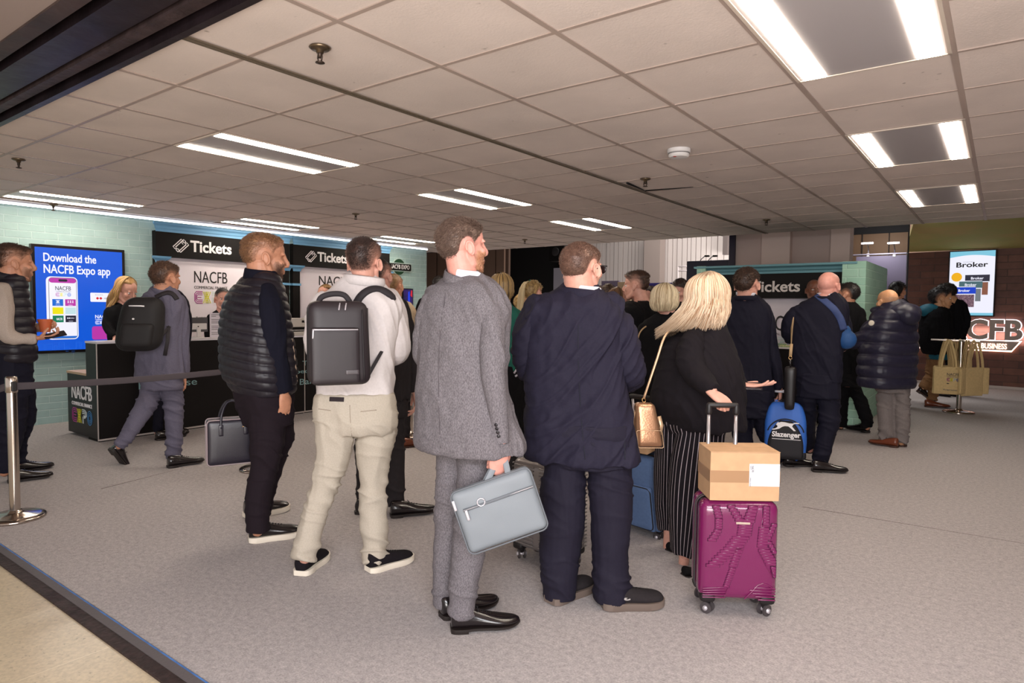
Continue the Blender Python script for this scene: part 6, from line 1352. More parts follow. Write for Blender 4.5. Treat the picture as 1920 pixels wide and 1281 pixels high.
p = bust('shorter blonde woman seen low between the green top and the ponytail', (984, 552), 40, 70, MC['hair_dark_blonde_fair'], fem=True, height=1.635, top=cloth('cream_top', (190,176,164)), sw=1.8, thick=.014); p.finish()
# ---- 21 moustached man and neighbours
p = bust('moustached man with quiffed dark hair in black suit, facing left', (1192, 511), 53, -72, hairmat('quiff', (40,26,20), (84,56,42), 'fair'), height=1.84, eyes=True, pitch=0, flow=(0, .6, .5), thickf=lambda q: .022 if q.z > .07 else .004, fadew=.05, lean=12, sw=2.3)
p.hair(MC['hair_quiff_fair'], .004, 400, .006, .001, name='moustache', score=score_moustache, flow=(0, .1, -.8))
p.band((1202, 566), 17, .03, .005, m_shirt, 'shirt_collar', th=-60, k=1.0); p.finish()
p = bust('brunette woman looking down behind the moustached man', (1217, 538), 38, -120, hairmat('brunette', (26,18,18), (54,38,34), 'fair'), fem=True, height=1.77, eyes=True, pitch=15, style='long', hemf=lambda phi: .12, backo=-.2); p.finish()
p = bust('dark-haired man with lowered face near the dark blue panel', (1275, 524), 42, -150, hairmat('dark_side_part', (30,20,18), (62,42,36), 'fair'), height=1.80, eyes=True, pitch=22, fadew=.02); p.finish()
p = bust('man with short brown hair in black jacket, right of the navy suit man', (1141, 533), 38, 20, hairmat('short_brown', (50,34,26), (92,66,50), 'fair'), height=1.78); p.finish()
p = bust('long-haired brown-haired woman in dark clothes left of the moustached man', (1160, 540), 40, 60, hairmat('long_brown', (62,40,26), (120,84,54), 'fair'), fem=True, height=1.70, style='long', hemf=lambda phi: .20, backo=-.2); p.finish()
p = bust('dark-haired person mostly hidden just left of the tweed man, far behind', (826, 518), 34, 40, MC['hair_black_tan'], skin='tan', height=1.85); p.finish()
# ---- 22 woman with short blonde bob
p = Person('woman with short blonde bob in black, thin gold strap on her shoulder', crown=(1248, 533), height=1.68, vox=.008, hv=.005, skin='fair')
p.garment('black_top', m_blackc, torso=[(582, 1240, 1266), (590, 1228, 1276), (600, 1212, 1288), (618, 1200, 1294), (660, 1196, 1296), (710, 1190, 1298), (760, 1190, 1300), (800, 1192, 1300)], th=18, k=.65, sleeves=[[(1210, 618, 0, 14), (1202, 660, 0, 14), (1198, 710, 0, 13), (1200, 760, -.02, 11)], [(1290, 620, 0, 13), (1298, 660, 0, 13), (1296, 720, .1, 11)]], wr=wr_suit(14, .010))
p.garment('trousers', m_blackc, sleeves=[[(1226, 790, 0, 24), (1228, 860, 0, 18), (1228, 925, 0, 14)], [(1268, 790, 0, 24), (1266, 860, 0, 18), (1266, 925, 0, 14)]], wr=wr_trouser(15, .008))
p.head((1248, 535), 62, 30, fem=True, neck=(1252, 590, 0), pitch=5)
long_hair(p.X, p.root, hairmat('ash_blonde', (158,132,96), (240,224,190), 'fair', .42), lambda phi: .055+.022*math.cos(phi-.3), n=1100, rad=.0026, rx=.092, ry=.112, rz=.098, back_only=-.6, bob=True, layers=.25, seed=41, curl=.014)
p.drape([(1212, 612), (1204, 618), (1199, 626), (1196, 636)], .006, .003, m_tan, 'bag_strap', on='black_top', lift=.002)
for s_ in (-1, 1): p.shoe(p.F+p.L*s_*.09, 10, **mF)
p.finish(); P_BOB = p
# ---- 23 blonde woman in black blazer behind the counter
p = Person('long-haired blonde woman in black blazer writing at the counter end', xy=(-8.72, at(228, 600, x=-8.72).y), vox=.009, hv=.005, skin='fair')
p.garment('blazer', m_blackc, torso=[(566, 222, 240), (572, 212, 248), (583, 202, 256), (600, 198, 258), (630, 202, 256), (660, 206, 254), (690, 206, 254)], th=150, k=.62, sleeves=[[(206, 584, -.05, 10), (201, 605, -.08, 11), (206, 622, -.16, 10), (216, 632, -.26, 8)], [(252, 586, -.05, 10), (256, 610, -.08, 10), (250, 628, -.2, 8)]], wr=wr_suit(16, .010))
p.garment('trousers', m_blackc, torso=[(685, 208, 252), (705, 208, 252)], th=150, k=.7, sleeves=[[(220, 705, 0, 11), (220, 790, 0, 8)], [(240, 705, 0, 11), (240, 790, 0, 8)]])
p.head((237, 521), 47, 140, pitch=28, fem=True, eyes=True, neck=(231, 568, 0), d=-.05)
long_hair(p.X, p.root, hairmat('golden_blonde', (128,88,48), (226,184,120), 'fair', .42), lambda phi: .30, n=420, rad=.003, rx=.088, ry=.106, rz=.095, back_only=-.25, seed=51, curl=.02, wv=.012)
p.hand((216, 634, -.27), (.3, -.5, -.4), (0, 0, -1), 'relax', False, .95)
for s_ in (-1, 1): p.shoe(p.F+p.L*s_*.09, 170, **mF)
p.finish()
# ---- 24 dark-haired receptionist
p = Person('dark-haired receptionist in black behind the counter with the white tablet stand', xy=(-8.7, at(412, 600, x=-8.7).y), vox=.01, hv=.006, skin='fair')
p.garment('black_top', m_blackc, torso=[(578, 410, 424), (584, 402, 432), (594, 394, 440), (610, 390, 444), (650, 394, 440), (690, 394, 440)], th=190, k=.6, sleeves=[[(396, 596, 0, 8), (391, 625, 0, 8), (394, 648, -.1, 7)], [(438, 596, 0, 8), (443, 625, 0, 8)]], wr=wr_suit(17, .010))
p.garment('trousers', m_blackc, torso=[(680, 396, 438), (700, 396, 438)], th=190, k=.7, sleeves=[[(407, 700, 0, 9), (407, 778, 0, 7)], [(427, 700, 0, 9), (427, 778, 0, 7)]])
p.head((418, 541), 42, 168, fem=True, eyes=True, neck=(417, 582, 0)); p.hair(hairmat('black', (16,12,12), (40,30,28), 'fair'), .008, 900, .012, .0018, flow=(0, -.8, 0))
for s_ in (-1, 1): p.shoe(p.F+p.L*s_*.09, 180, **mF)
p.finish()
# ---- 25 man in dark suit at the counter, hidden by the walker
p = Person('man in dark suit at the counter, only his shoulder and shoe visible', xy=(-7.28, at(318, 700, x=-7.28).y), vox=.009, hv=.006, skin='fair')
p.garment('jacket', m_navy2, torso=[(538, 304, 322), (545, 290, 336), (556, 282, 348), (575, 280, 356), (620, 284, 356), (670, 286, 350), (700, 284, 352)], th=0, k=.6, sleeves=[[(344, 566, 0, 9), (350, 600, 0, 10), (350, 630, -.03, 9), (346, 648, .03, 8)], [(290, 566, 0, 9), (284, 620, 0, 9)]], wr=wr_suit(18, .008))
p.garment('trousers', m_navy2, torso=[(690, 290, 348), (710, 290, 348)], th=0, k=.7, sleeves=[[(332, 705, 0, 14), (330, 760, 0, 11), (328, 812, 0, 9)], [(304, 705, 0, 14), (300, 760, 0, 11), (294, 812, 0, 9)]], wr=wr_trouser(19, .008))
p.head((312, 493), 46, 0, neck=(312, 540, 0)); p.hair(MC['hair_black_fair'], .008, 500, .012, .0018)
p.shoe(p.F-p.L*.14+p.n*-.1, 60, L=.3, **mW); p.shoe(p.F+p.L*.1, 10, L=.3, **mW)
p.finish()
# ---- 26 attendant with brown hair behind the second desk
p = bust('attendant with tousled light brown hair behind the counter, mostly hidden by the backpack', (609, 535), 40, -150, hairmat('tousled', (96,64,40), (196,156,100), 'fair'), xy=(-8.75, at(609, 600, x=-8.75).y), fem=True, height=1.66, style='long', hemf=lambda phi: .12, backo=-.1, wv=.01, sw=1.7); p.finish()
# ================================================================ BAGS AND LUGGAGE
def fr(o, u, v): return Frame(o, u, v)
def corner_frame(P_, tl, tr, bl, d, pers):
    """frame from three pixel corners on the upright plane of a person, shifted d; returns frame centred, width, height"""
    a, b, c = pers.P(*tl, d), pers.P(*tr, d), pers.P(*bl, d); u = b-a; v = a-c; F_ = Frame((b+c)/2, u, v); return F_, u.length, abs(v.dot(F_.v))
# --- black backpack of the sweater man
t = thing('backpack', P_WHITE.P(636, 640, -.3), 'black business backpack with white zip line worn over the white sweater', 'backpack')
F_, W_, H_ = corner_frame(None, (576, 560), (683, 563), (577, 720), -.255, P_WHITE)
F_ = Frame(P_WHITE.P(634, 643, -.30), P_WHITE.dirv(90-8), (0, 0, 1)); F_.n = F_.u.cross(F_.v); u_ = P_WHITE.mppx(634, 640, -.3)
F_.v = (Vector((0, 0, 1))+F_.u*-.02).normalized()
W_, H_, T_ = 118*u_, 162*u_, .17
m_bp = mat('backpack_nylon', S(38,30,34), .5, bump=.1, bscale=500); m_bpd = mat('backpack_dark', S(26,20,24), .6); m_zip = mat('zip_silver', S(206,200,206), .3, metal=.4); m_strap = mat('strap_black', S(34,28,32), .75)
shp = lambda P: [P[0]*(1-.05*(P[1]/H_+.5)), P[1], P[2]*(1-.22*(P[1]/H_+.5))]
MB().rbox(F_, W_, H_, T_, .05, N=16, puff=.008, shape=shp).build('main_compartment', m_bp, t)
# front pocket panel and details on the outer face (+n faces the camera side)
sgn = 1 if F_.n.dot(CAM-F_.o) > 0 else -1
zf = lambda b: sgn*(T_/2*(1-.22*(b/H_+.5))+.006)
MB().rbox(F_, W_*.76, H_*.66, .03, .014, c=(-W_*.08, -H_*.14, sgn*(T_/2-.002)), N=10, puff=.003).build('front_pocket', m_bp, t)
MB().tube([F_.pt(-W_*.42, H_*.165, sgn*(T_/2+.010)), F_.pt(W_*.27, H_*.165, sgn*(T_/2+.010))], (.0045, .003), n=8, round_ends=True, up=F_.n).build('zip', m_zip, t)
MB().tube([F_.pt(-W_*.42, H_*.165, sgn*(T_/2+.014)), F_.pt(-W_*.43, H_*.07, sgn*(T_/2+.016))], .004, n=8, round_ends=True).build('zip_pull', m_zip, t)
MB().tube([F_.pt(W_*.36, y_*H_, zf(y_*H_)+sgn*.001) for y_ in np.linspace(-.44, .40, 12)], .0035, n=6).build('side_zip', m_bpd, t)
MB().tube([F_.pt(W_*.47, y_*H_, sgn*(T_/2*.35)) for y_ in np.linspace(-.44, .42, 12)], .004, n=6).build('side_zip', m_bpd, t)
lb = MB().rbox(F_, W_*.21, H_*.055, .004, .002, c=(W_*.17, -H_*.335, sgn*(T_/2+.016)), N=4).build('label_patch', mat('label_grey', S(70,62,66), .4), t)
FL = Frame(F_.pt(0, 0, sgn*(T_/2+.019)), F_.u*sgn if sgn < 0 else F_.u, F_.v)
text('Samsonite', Frame(F_.pt(0, 0, sgn*(T_/2+.018)), F_.u, F_.v), W_*.10, -H_*.345, W_*.26, -H_*.328, m_gtxt, lb, c=.001, th=.0005)
hp = [F_.pt(-W_*.30, H_*.47, 0), F_.pt(-W_*.24, H_*.545, 0), F_.pt(-W_*.06, H_*.585, .0), F_.pt(W_*.12, H_*.57, 0), F_.pt(W_*.22, H_*.47, 0)]
MB().tube(catmull(hp, 5), (.014, .008), n=10, up=F_.n).build('carry_handle', m_strap, t)
for x_ in (.02, .12): MB().tube([F_.pt(W_*x_, H_*.47, sgn*.05), F_.pt(W_*(x_-.03), H_*.40, sgn*.078)], .004, n=6, round_ends=True).build('zip_pull', m_zip, t)
P_WHITE.drape([(668, 570), (676, 557), (688, 547), (702, 543), (716, 545), (728, 551), (738, 560)], .020, .009, m_strap, 'shoulder_strap', on='sweater', lift=.006, parent=t)
a_ = F_.pt(W_*.49, -H_*.42, -sgn*.03); b_ = P_WHITE.P(722, 648, -.10); MB().ribbon([a_, a_*.5+b_*.5, b_], [-P_WHITE.n]*3, .009, .002).build('lower_strap', m_strap, t)
MB().rbox(F_, .012, .05, .02, .004, c=(W_*.50, -H_*.34, .0), N=4).build('buckle', mat('buckle_grey', S(70,64,66), .5), t)
# --- rounded black rucksack of the walking man
t = thing('backpack', P_WALK.P(262, 610, -.25), 'rounded black rucksack slung on the walking man in blue-grey suit', 'backpack')
F_ = Frame(P_WALK.P(265, 608, -.26), P_WALK.dirv(90+15), (0, 0, 1)); F_.v = (Vector((0, 0, 1))+F_.u*.14).normalized(); u_ = P_WALK.mppx(265, 608, -.26); W_, H_, T_ = 90*u_, 118*u_, .24
m_rk = mat('rucksack_black', S(18,14,16), .7, bump=.15, bscale=300)
MB().rbox(F_, W_, H_, T_, .11, N=14, puff=.01, shape=lambda P: [P[0]*(1-.25*max(0, P[1]/H_)), P[1], P[2]*(1-.3*(P[1]/H_+.5))]).build('main_compartment', m_rk, t)
MB().rbox(F_, W_*.72, H_*.45, .10, .045, c=(0, -H_*.20, T_*.36), N=10).build('front_pocket', m_rk, t)
text('Everyday', Frame(F_.o, F_.u, F_.v), -W_*.26, H_*.30, W_*.12, H_*.325, m_ltxt, t, c=T_*.42, th=.012) if 0 else None
MB().ribbon([F_.pt(-W_*.25, H_*.335, T_*.345), F_.pt(0, H_*.335, T_*.37), F_.pt(W_*.08, H_*.33, T_*.36)], [F_.n]*3, .006, .012).build('logo_strip', m_ltxt, t)
MB().lathe(F_.pt(-W_*.10, H_*.10, T_*.44), [(.008, 0), (.008, .02)], 10, axis=F_.n).build('emblem_dot', m_ltxt, t)
P_WALK.drape([(292, 558), (304, 552), (316, 549), (325, 553), (332, 562)], .022, .008, m_strap, 'shoulder_strap', on='jacket', lift=.005, parent=t)
MB().ribbon([P_WALK.P(299, 635, -.28), P_WALK.P(308, 624, -.24), P_WALK.P(318, 612, -.2)], [-P_WALK.n]*3, .013, .002).build('lower_strap', m_strap, t)
MB().ribbon([P_WALK.P(316, 612, -.21), P_WALK.P(314, 640, -.24), P_WALK.P(309, 667, -.24)], [-P_WALK.n]*3, .016, .002).build('strap_tail', m_strap, t)
MB().rbox(Frame(P_WALK.P(297, 637, -.29), P_WALK.L, (0, 0, 1)), .03, .05, .015, .004, N=4).build('buckle', m_zip, t)
# --- black leather briefcase
t = thing('briefcase', P_BLACK.P(430, 825, .1), 'black leather briefcase held behind the man in the padded jacket', 'briefcase')
F_ = Frame(P_BLACK.P(436, 826, .06), P_BLACK.dirv(82), (0, 0, 1)); u_ = P_BLACK.mppx(436, 826, .06); W_, H_ = 96*u_, 90*u_; m_br = mat('briefcase_leather', S(34,30,40), .32, bump=.06, bscale=200)
MB().rbox(F_, W_, H_, .11, .018, N=10, puff=.006).build('case', m_br, t)
for z_ in (-.048, .048): 
    pts = [F_.pt(a, b, z_) for a, b in rrect(-W_/2-.001, -H_/2-.001, W_/2+.001, H_/2+.001, .022, 5)]; MB().tube(pts, .004, n=6, closed=True).build('piping', mat('piping_pale', S(150,134,136), .4), t)
MB().tube(catmull([F_.pt(-.07, H_/2-.05, .062), F_.pt(-.065, H_/2+.03, .05), F_.pt(-.03, H_/2+.105, .03), F_.pt(.03, H_/2+.105, .03), F_.pt(.065, H_/2+.03, .05), F_.pt(.07, H_/2-.05, .062)], 4), .0075, n=8).build('handle', m_br, t)
MB().tube(catmull([F_.pt(-.07, H_/2-.05, -.062), F_.pt(-.065, H_/2+.03, -.05), F_.pt(-.03, H_/2+.10, -.03), F_.pt(.03, H_/2+.10, -.03), F_.pt(.065, H_/2+.03, -.05), F_.pt(.07, H_/2-.05, -.062)], 4), .0075, n=8).build('handle', m_br, t)
for x_ in (-.07, .07): MB().rbox(F_, .026, .07, .010, .004, c=(x_, H_/2-.06, .062), N=4).build('handle_tab', m_br, t)
MB().rbox(F_, .05, .006, .003, .001, c=(.075, H_/2-.045, .063), N=3).build('name_plate', m_gold, t)
MB().lathe(F_.pt(-W_/2-.002, H_/2-.03, 0), [(.008, 0), (.008, .006)], 10, axis=-F_.u).build('stud', m_zip, t)
# --- grey laptop bag of the tweed man
PT = P_TWEED; t = thing('laptop_bag', PT.P(936, 955, -.25), 'slim grey laptop bag hanging tilted from the tweed man hand', 'laptop bag')
a_, b_, c_ = PT.P(857, 915, -.20), PT.P(998, 866, -.20), PT.P(876, 1040, -.20); U_ = (b_-a_); cen = PT.P(936, 955, -.20); F_ = Frame(cen, U_, a_-c_); W_ = U_.length*1.05; H_ = abs((a_-c_).dot(F_.v))*.98
m_lb = mat('bag_grey', S(122,128,134), .6, bump=.08, bscale=500); m_lbd = mat('bag_grey_trim', S(98,102,108), .7)
def lshape(P):
    P = list(P); P[0] += .035*(-P[1]/H_)*0; w_ = .004*noise.noise(Vector((P[0]*9, P[1]*14, 1)))+.006*noise.noise(Vector((P[0]*5+P[1]*9, P[1]*3, 4))); P[2] += w_*(1 if P[2] > 0 else -1); return P
MB().rbox(F_, W_, H_, .06, .028, N=26, puff=.012, shape=lshape).build('bag_body', m_lb, t)
pp_ = [F_.pt(a, b, .026) for a, b in rrect(-W_/2, -H_/2, W_/2, H_/2, .03, 5)]; MB().tube(pp_, .0035, n=6, closed=True).build('piping', m_lbd, t)
MB().ribbon([F_.pt(-W_*.40, H_*.20, .041), F_.pt(0, H_*.20, .043), F_.pt(W_*.47, H_*.20, .037)], [F_.n]*3, .006, .002).build('front_zip', m_lbd, t)
MB().tube([F_.pt(-W_*.40, H_*.20, .043), F_.pt(W_*.47, H_*.20, .040)], .0018, n=6).build('zip_teeth', m_zip, t)
MB().rbox(F_, .012, .045, .006, .003, c=(-W_*.37, H_*.12, .048), N=4).build('zip_pull', m_zip, t); MB().rbox(F_, .012, .045, .006, .003, c=(-W_*.485, H_*.30, .028), N=4).build('zip_pull', m_zip, t)
MB().rbox(F_, .02, .012, .004, .001, c=(W_*.40, H_*.36, .032), N=3).build('name_tag', mat('brass_tag', S(150,132,104), .4, metal=.5), t)
MB().tube([F_.pt(-W_*.17+.016*math.cos(a), H_*.24+.016*math.sin(a), .044) for a in np.linspace(0, 6.28, 18)], .0028, n=6).build('ring', m_zip, t)
hx = PT.P(938, 862, -.165); 
for z_ in (.034, -.034):
    top_ = hx+F_.n*(z_*.3); l0 = F_.pt(-W_*.17, H_*.30, z_); r0 = F_.pt(W_*.22, H_*.36, z_)
    pts = catmull([l0, l0*.45+top_*.55-F_.u*.010, top_-F_.u*.012, top_+F_.u*.016, r0*.45+top_*.55+F_.u*.012, r0], 5); MB().ribbon([Vector(q) for q in pts], [F_.n*(1 if z_ > 0 else -1)]*len(pts), .013, .003).build('handle', m_lb, t)
# --- upright silver suitcase behind the navy man
m_sil = mat('silver_shell', S(140,134,134), .32, metal=.6); m_blk = mat('luggage_black', S(24,20,22), .5); m_wheel = mat('wheel_grey', S(66,60,62), .5)
def wheel(parent, c, ax, r=.028, th=.011, twin=True):
    ax = unit(ax)
    w_ = MB()
    for s_ in ((-1, 1) if twin else (0,)): w_.lathe(c+ax*(s_*.016-th/2), [(r*.5, 0), (r, .001), (r, th-.001), (r*.5, th)], 22, axis=ax)
    o = w_.build('wheel', m_wheel, parent, smooth='auto'); MB().lathe(c-ax*.03, [(r*.4, 0), (r*.4, .06)], 12, axis=ax).build('hub', m_zip, o)
    MB().tube([c+Vector((0, 0, r*.2)), c+Vector((0, 0, r+.012)), c+Vector((0, 0, r+.03))], [.010, .018, .024], n=12, round_ends=True).build('caster_fork', m_blk, parent)
def suitcase(F0, W, H, T, m, lab, parts_fn=None, lift=.075, r=.045):
    """F0: frame at floor centre, u across, v up"""
    t = thing('suitcase', F0.o, lab, 'suitcase'); c = (0, lift+H/2, 0)
    MB().rbox(F0, W, H, T*.46, r, c=(0, lift+H/2, T*.26), N=16, puff=.004).build('front_shell', m, t); MB().rbox(F0, W, H, T*.46, r, c=(0, lift+H/2, -T*.26), N=16, puff=.004).build('back_shell', m, t)
    MB().rbox(F0, W-.014, H-.014, T*.2, .03, c=c, N=10).build('zip_gusset', m_blk, t)
    for z_ in (-.012, .012): MB().tube([F0.pt(a, b+lift+H/2, z_) for a, b in rrect(-W/2-.001, -H/2-.001, W/2+.001, H/2+.001, .05, 6)], .0028, n=6, closed=True).build('zip', m_wheel, t)
    for a in (-1, 1):
        for b in (-1, 1):
            cc = F0.pt(a*(W/2-.05), .028, b*(T/2-.045)); wheel(t, cc, F0.u*.6+F0.n*.8*(a*b)); MB().rbox(F0, .075, .05, .075, .02, c=(a*(W/2-.045), lift+.008, b*(T/2-.042)), N=6).build('wheel_housing', m_blk, t)
    if parts_fn: parts_fn(t, F0, W, H, T, lift)
    return t
ps = at(1028, 1072, z=0); vdir = Vector((ps.x, ps.y, 0)).normalized(); ang = Matrix.Rotation(math.radians(-38), 3, 'Z')
def silver(t, F, W, H, T, lf):
    for k in range(22):
        y_ = lf+.035+k*(H-.07)/21
        for s_ in (-1, 1): MB_r.tube([F.pt(-W*.42, y_, s_*(T*.49+.002)), F.pt(-W*.06, y_, s_*(T*.49+.004))], .0045, n=6, round_ends=True).tube([F.pt(W*.06, y_, s_*(T*.49+.004)), F.pt(W*.42, y_, s_*(T*.49+.002))], .0045, n=6, round_ends=True)
        for s_ in (-1, 1): MB_r.tube([F.pt(s_*(W/2+.001), y_, T*.10), F.pt(s_*(W/2+.001), y_, T*.42)], .0045, n=6, round_ends=True).tube([F.pt(s_*(W/2+.001), y_, -T*.10), F.pt(s_*(W/2+.001), y_, -T*.42)], .0045, n=6, round_ends=True)
    MB_r.build('ribbing', m_sil, t)
    for x_ in (-.07, .07): MB().tube([F.pt(x_, lf+H, -T*.32), F.pt(x_, lf+H+.10, -T*.32)], .009, n=8).build('handle_pole', m_zip, t)
    MB().rbox(F, .18, .03, .03, .012, c=(0, lf+H+.11, -T*.32), N=6).build('pull_handle', m_blk, t)
    MB().tube(catmull([F.pt(-.09, lf+H, 0), F.pt(-.07, lf+H+.03, 0), F.pt(.07, lf+H+.03, 0), F.pt(.09, lf+H, 0)], 4), (.012, .006), n=8, up=F.n).build('top_handle', m_blk, t)
MB_r = MB(); uu = ang@Vector((vdir.y, -vdir.x, 0))
suitcase(Frame(ps+vdir*.16, uu, (0, 0, 1)), .38, .52, .24, m_sil, 'silver ribbed cabin suitcase standing behind the navy suit man', silver)
# --- blue soft suitcase tilted, with a brown carton on it
pb = at(1200, 1006, z=0); vd = Vector((pb.x, pb.y, 0)).normalized(); rt = Vector((vd.y, -vd.x, 0)); tiltv = (Vector((0, 0, 1))*math.cos(.30)-rt*.30*.95).normalized()
m_blu = mat('blue_canvas', S(86,110,150), .75, bump=.25, bscale=400, var=.06, vscale=60)
Fb = Frame(pb+vd*.14+rt*.05+Vector((0, 0, .03)), (rt*.80-vd*.60), tiltv); u_b = (at(1201, 1006, z=0)-pb).length
t = thing('suitcase', Fb.o, 'blue fabric trolley suitcase leaning beside the blonde woman, behind the navy trousers', 'suitcase')
Wb, Hb, Tb = .36, .50, .22
MB().rbox(Fb, Wb, Hb, Tb, .03, c=(0, Hb/2+.03, 0), N=14, puff=.006).build('case', m_blu, t); MB().rbox(Fb, Wb*.84, Hb*.60, .03, .02, c=(0, Hb*.38, Tb/2+.008), N=8).build('front_pocket', m_blu, t)
for z_ in (-.07, .07): MB().tube([Fb.pt(a, b+Hb/2+.03, z_) for a, b in rrect(-Wb/2-.002, -Hb/2-.002, Wb/2+.002, Hb/2+.002, .035, 5)], .006, n=6, closed=True).build('piping', m_blk, t)
MB().tube([Fb.pt(a, b+Hb*.38, Tb/2+.02) for a, b in rrect(-Wb*.40, -Hb*.28, Wb*.40, Hb*.28, .03, 5)], .004, n=6, closed=True).build('zip', m_blk, t)
for a in (-1, 1):
    for b in (-1, 1): wheel(t, Fb.pt(a*(Wb/2-.04), -.002, b*(Tb/2-.03)), Fb.n, r=.026)
for x_ in (-.08, .08): MB().tube([Fb.pt(x_, Hb+.02, -Tb*.3), Fb.pt(x_, Hb+.34, -Tb*.3)], .008, n=8).build('handle_pole', m_zip, t)
MB().rbox(Fb, .20, .03, .03, .012, c=(0, Hb+.36, -Tb*.3), N=5).build('pull_handle', m_blk, t)
m_cb = mat('cardboard', S(200,160,122), .85, var=.04, vscale=20, bump=.05, bscale=80); m_cbt = mat('parcel_tape', S(168,130,96), .3)
def carton(F, W, H, T, lab, label_card=False):
    t = thing('cardboard_box', F.pt(0, -H/2, 0), lab, 'box')
    MB().rbox(F, W, H, T, .003, N=4).build('carton', m_cb, t, smooth='auto')
    MB().fbox(F, -W/2-.0012, W/2+.0012, -.028, .028, T/2-.001, T/2+.0012).fbox(F, -W/2-.0014, -W/2+.001, -.028, .028, -T/2, T/2).build('parcel_tape', m_cbt, t, smooth=False)
    MB().fbox(F, -W/2, W/2, H/2+.0002, H/2+.003, -.001, T/2).fbox(F, -W/2, W/2, H/2+.0002, H/2+.003, -T/2, -.003).build('flap', m_cb, t, smooth=False)
    return t
carton(Frame(Fb.pt(.0, Hb+.03+.115, .02), Fb.u, Fb.v), .30, .17, .22, 'small brown carton resting on the blue suitcase behind the gold handbag')
# --- magenta hard suitcase
pm = at(1371, 1161, z=0); vm = Vector((pm.x, pm.y, 0)).normalized(); rm = Vector((vm.y, -vm.x, 0)); um = (rm*math.cos(math.radians(14))+vm*math.sin(math.radians(14))); dz = P_BLONDE
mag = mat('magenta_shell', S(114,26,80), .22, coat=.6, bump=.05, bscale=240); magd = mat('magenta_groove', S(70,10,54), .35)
Fm = Frame(pm+vm*.14, um, (0, 0, 1)); sp = (at(1372, 1161, z=0)-pm).length*1.01
Wm = 143*sp; Hm = 186*sp; Tm = .24
def magfn(t, F, W, H, T, lf):
    z0 = T*.49+.0035; FP = lambda x, y: F.pt((min(.955, max(.035, x))-.5)*W, lf+(1-y)*H, z0)   # x,y in 0..1 from top left
    def ladder(p0, p1, w0, w1, n, name='relief_band'):
        """row of raised rungs between two points of the front, widths w0 to w1"""
        mb = MB(); p0, p1 = Vector((*p0, 0)), Vector((*p1, 0)); d = (p1-p0); 
        for i in range(n):
            c = p0+d*((i+.5)/n); w_ = w0+(w1-w0)*(i+.5)/n; hh = abs(d.y)/n*.36
            q = [(c.x-w_/2, c.y-hh), (c.x+w_/2, c.y-hh), (c.x+w_/2-d.x/n*.0, c.y+hh), (c.x-w_/2, c.y+hh)]
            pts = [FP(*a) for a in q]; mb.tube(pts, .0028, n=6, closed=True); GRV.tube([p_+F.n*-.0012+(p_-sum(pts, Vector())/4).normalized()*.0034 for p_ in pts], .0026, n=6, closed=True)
            mb.add([p+F.n*.0025 for p in pts], [(3, 2, 1, 0)])
        return mb
    out = MB(); GRV = MB()
    for args in [((.19, .04), (.23, .16), .08, .08, 4), ((.23, .17), (.23, .27), .08, .08, 4), ((.23, .28), (.14, .40), .08, .10, 4), ((.37, .03), (.50, .19), .08, .10, 5), ((.66, .03), (.60, .20), .10, .14, 5),
                 ((.57, .20), (.55, .33), .17, .17, 5), ((.52, .34), (.40, .48), .20, .22, 5), ((.38, .48), (.15, .66), .20, .16, 6), ((.50, .45), (.42, .65), .09, .09, 7), ((.42, .66), (.34, .86), .07, .06, 8),
                 ((.82, .03), (.82, .22), .07, .07, 6), ((.80, .24), (.78, .44), .12, .12, 7), ((.80, .46), (.92, .62), .14, .16, 6), ((.93, .20), (.85, .36), .06, .05, 5), ((.86, .38), (.95, .50), .05, .05, 4), ((.94, .63), (.965, .74), .09, .05, 4)]:
        b_ = ladder(*args); out.add(b_.v, b_.f)
    for k in range(5):
        y_ = .85+k*.030; out.tube([FP(.62+(.86-y_)*-1.2 if k else .70, y_), FP(.965, y_)], .0035, n=6, round_ends=True)
        out.tube([FP(.05, .88+k*.022), FP(.33, .86+k*.026)], .003, n=6, round_ends=True)
    out.tube([FP(.58, .965), FP(.66, .90), FP(.74, .825), FP(.80, .805), FP(.86, .815), FP(.965, .86)], .0035, n=6, round_ends=True)
    out.tube([FP(.32, .95), FP(.40, .80), FP(.50, .58), FP(.62, .30), FP(.72, .03)], .002, n=6).tube([FP(.80, .03), FP(.75, .30), FP(.74, .50), FP(.86, .66), FP(.96, .76)], .002, n=6)
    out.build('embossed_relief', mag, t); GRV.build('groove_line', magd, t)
    MB().fbox(F, (.445-.5)*W, (.62-.5)*W, lf+(1-.215)*H, lf+(1-.195)*H, z0, z0+.006).build('name_plate', mat('plate_pale', S(206,186,170), .3, metal=.4), t, smooth=False, bevel=.001)
    for x_ in (-W*.18-.05, W*.18-.05):
        MB().tube([F.pt(x_, lf+H-.01, -T*.30), F.pt(x_, lf+H+.405, -T*.30)], (.013, .008), n=12, up=F.n).build('handle_pole', mat('pole_aluminium', S(200,196,200), .28, metal=.8), t)
        MB().tube([F.pt(x_, lf+H+.395, -T*.30), F.pt(x_, lf+H+.43, -T*.30)], (.016, .013), n=12, up=F.n, round_ends=True).build('grip_corner', m_blk, t)
    MB().tube([F.pt(-W*.18-.05, lf+H+.43, -T*.30), F.pt(W*.18-.05, lf+H+.43, -T*.30)], .013, n=10, round_ends=True).build('pull_handle', m_blk, t)
tm = suitcase(Fm, Wm, Hm, Tm, mag, 'glossy magenta hard suitcase with embossed bands, beneath the labelled carton', magfn, lift=.078)
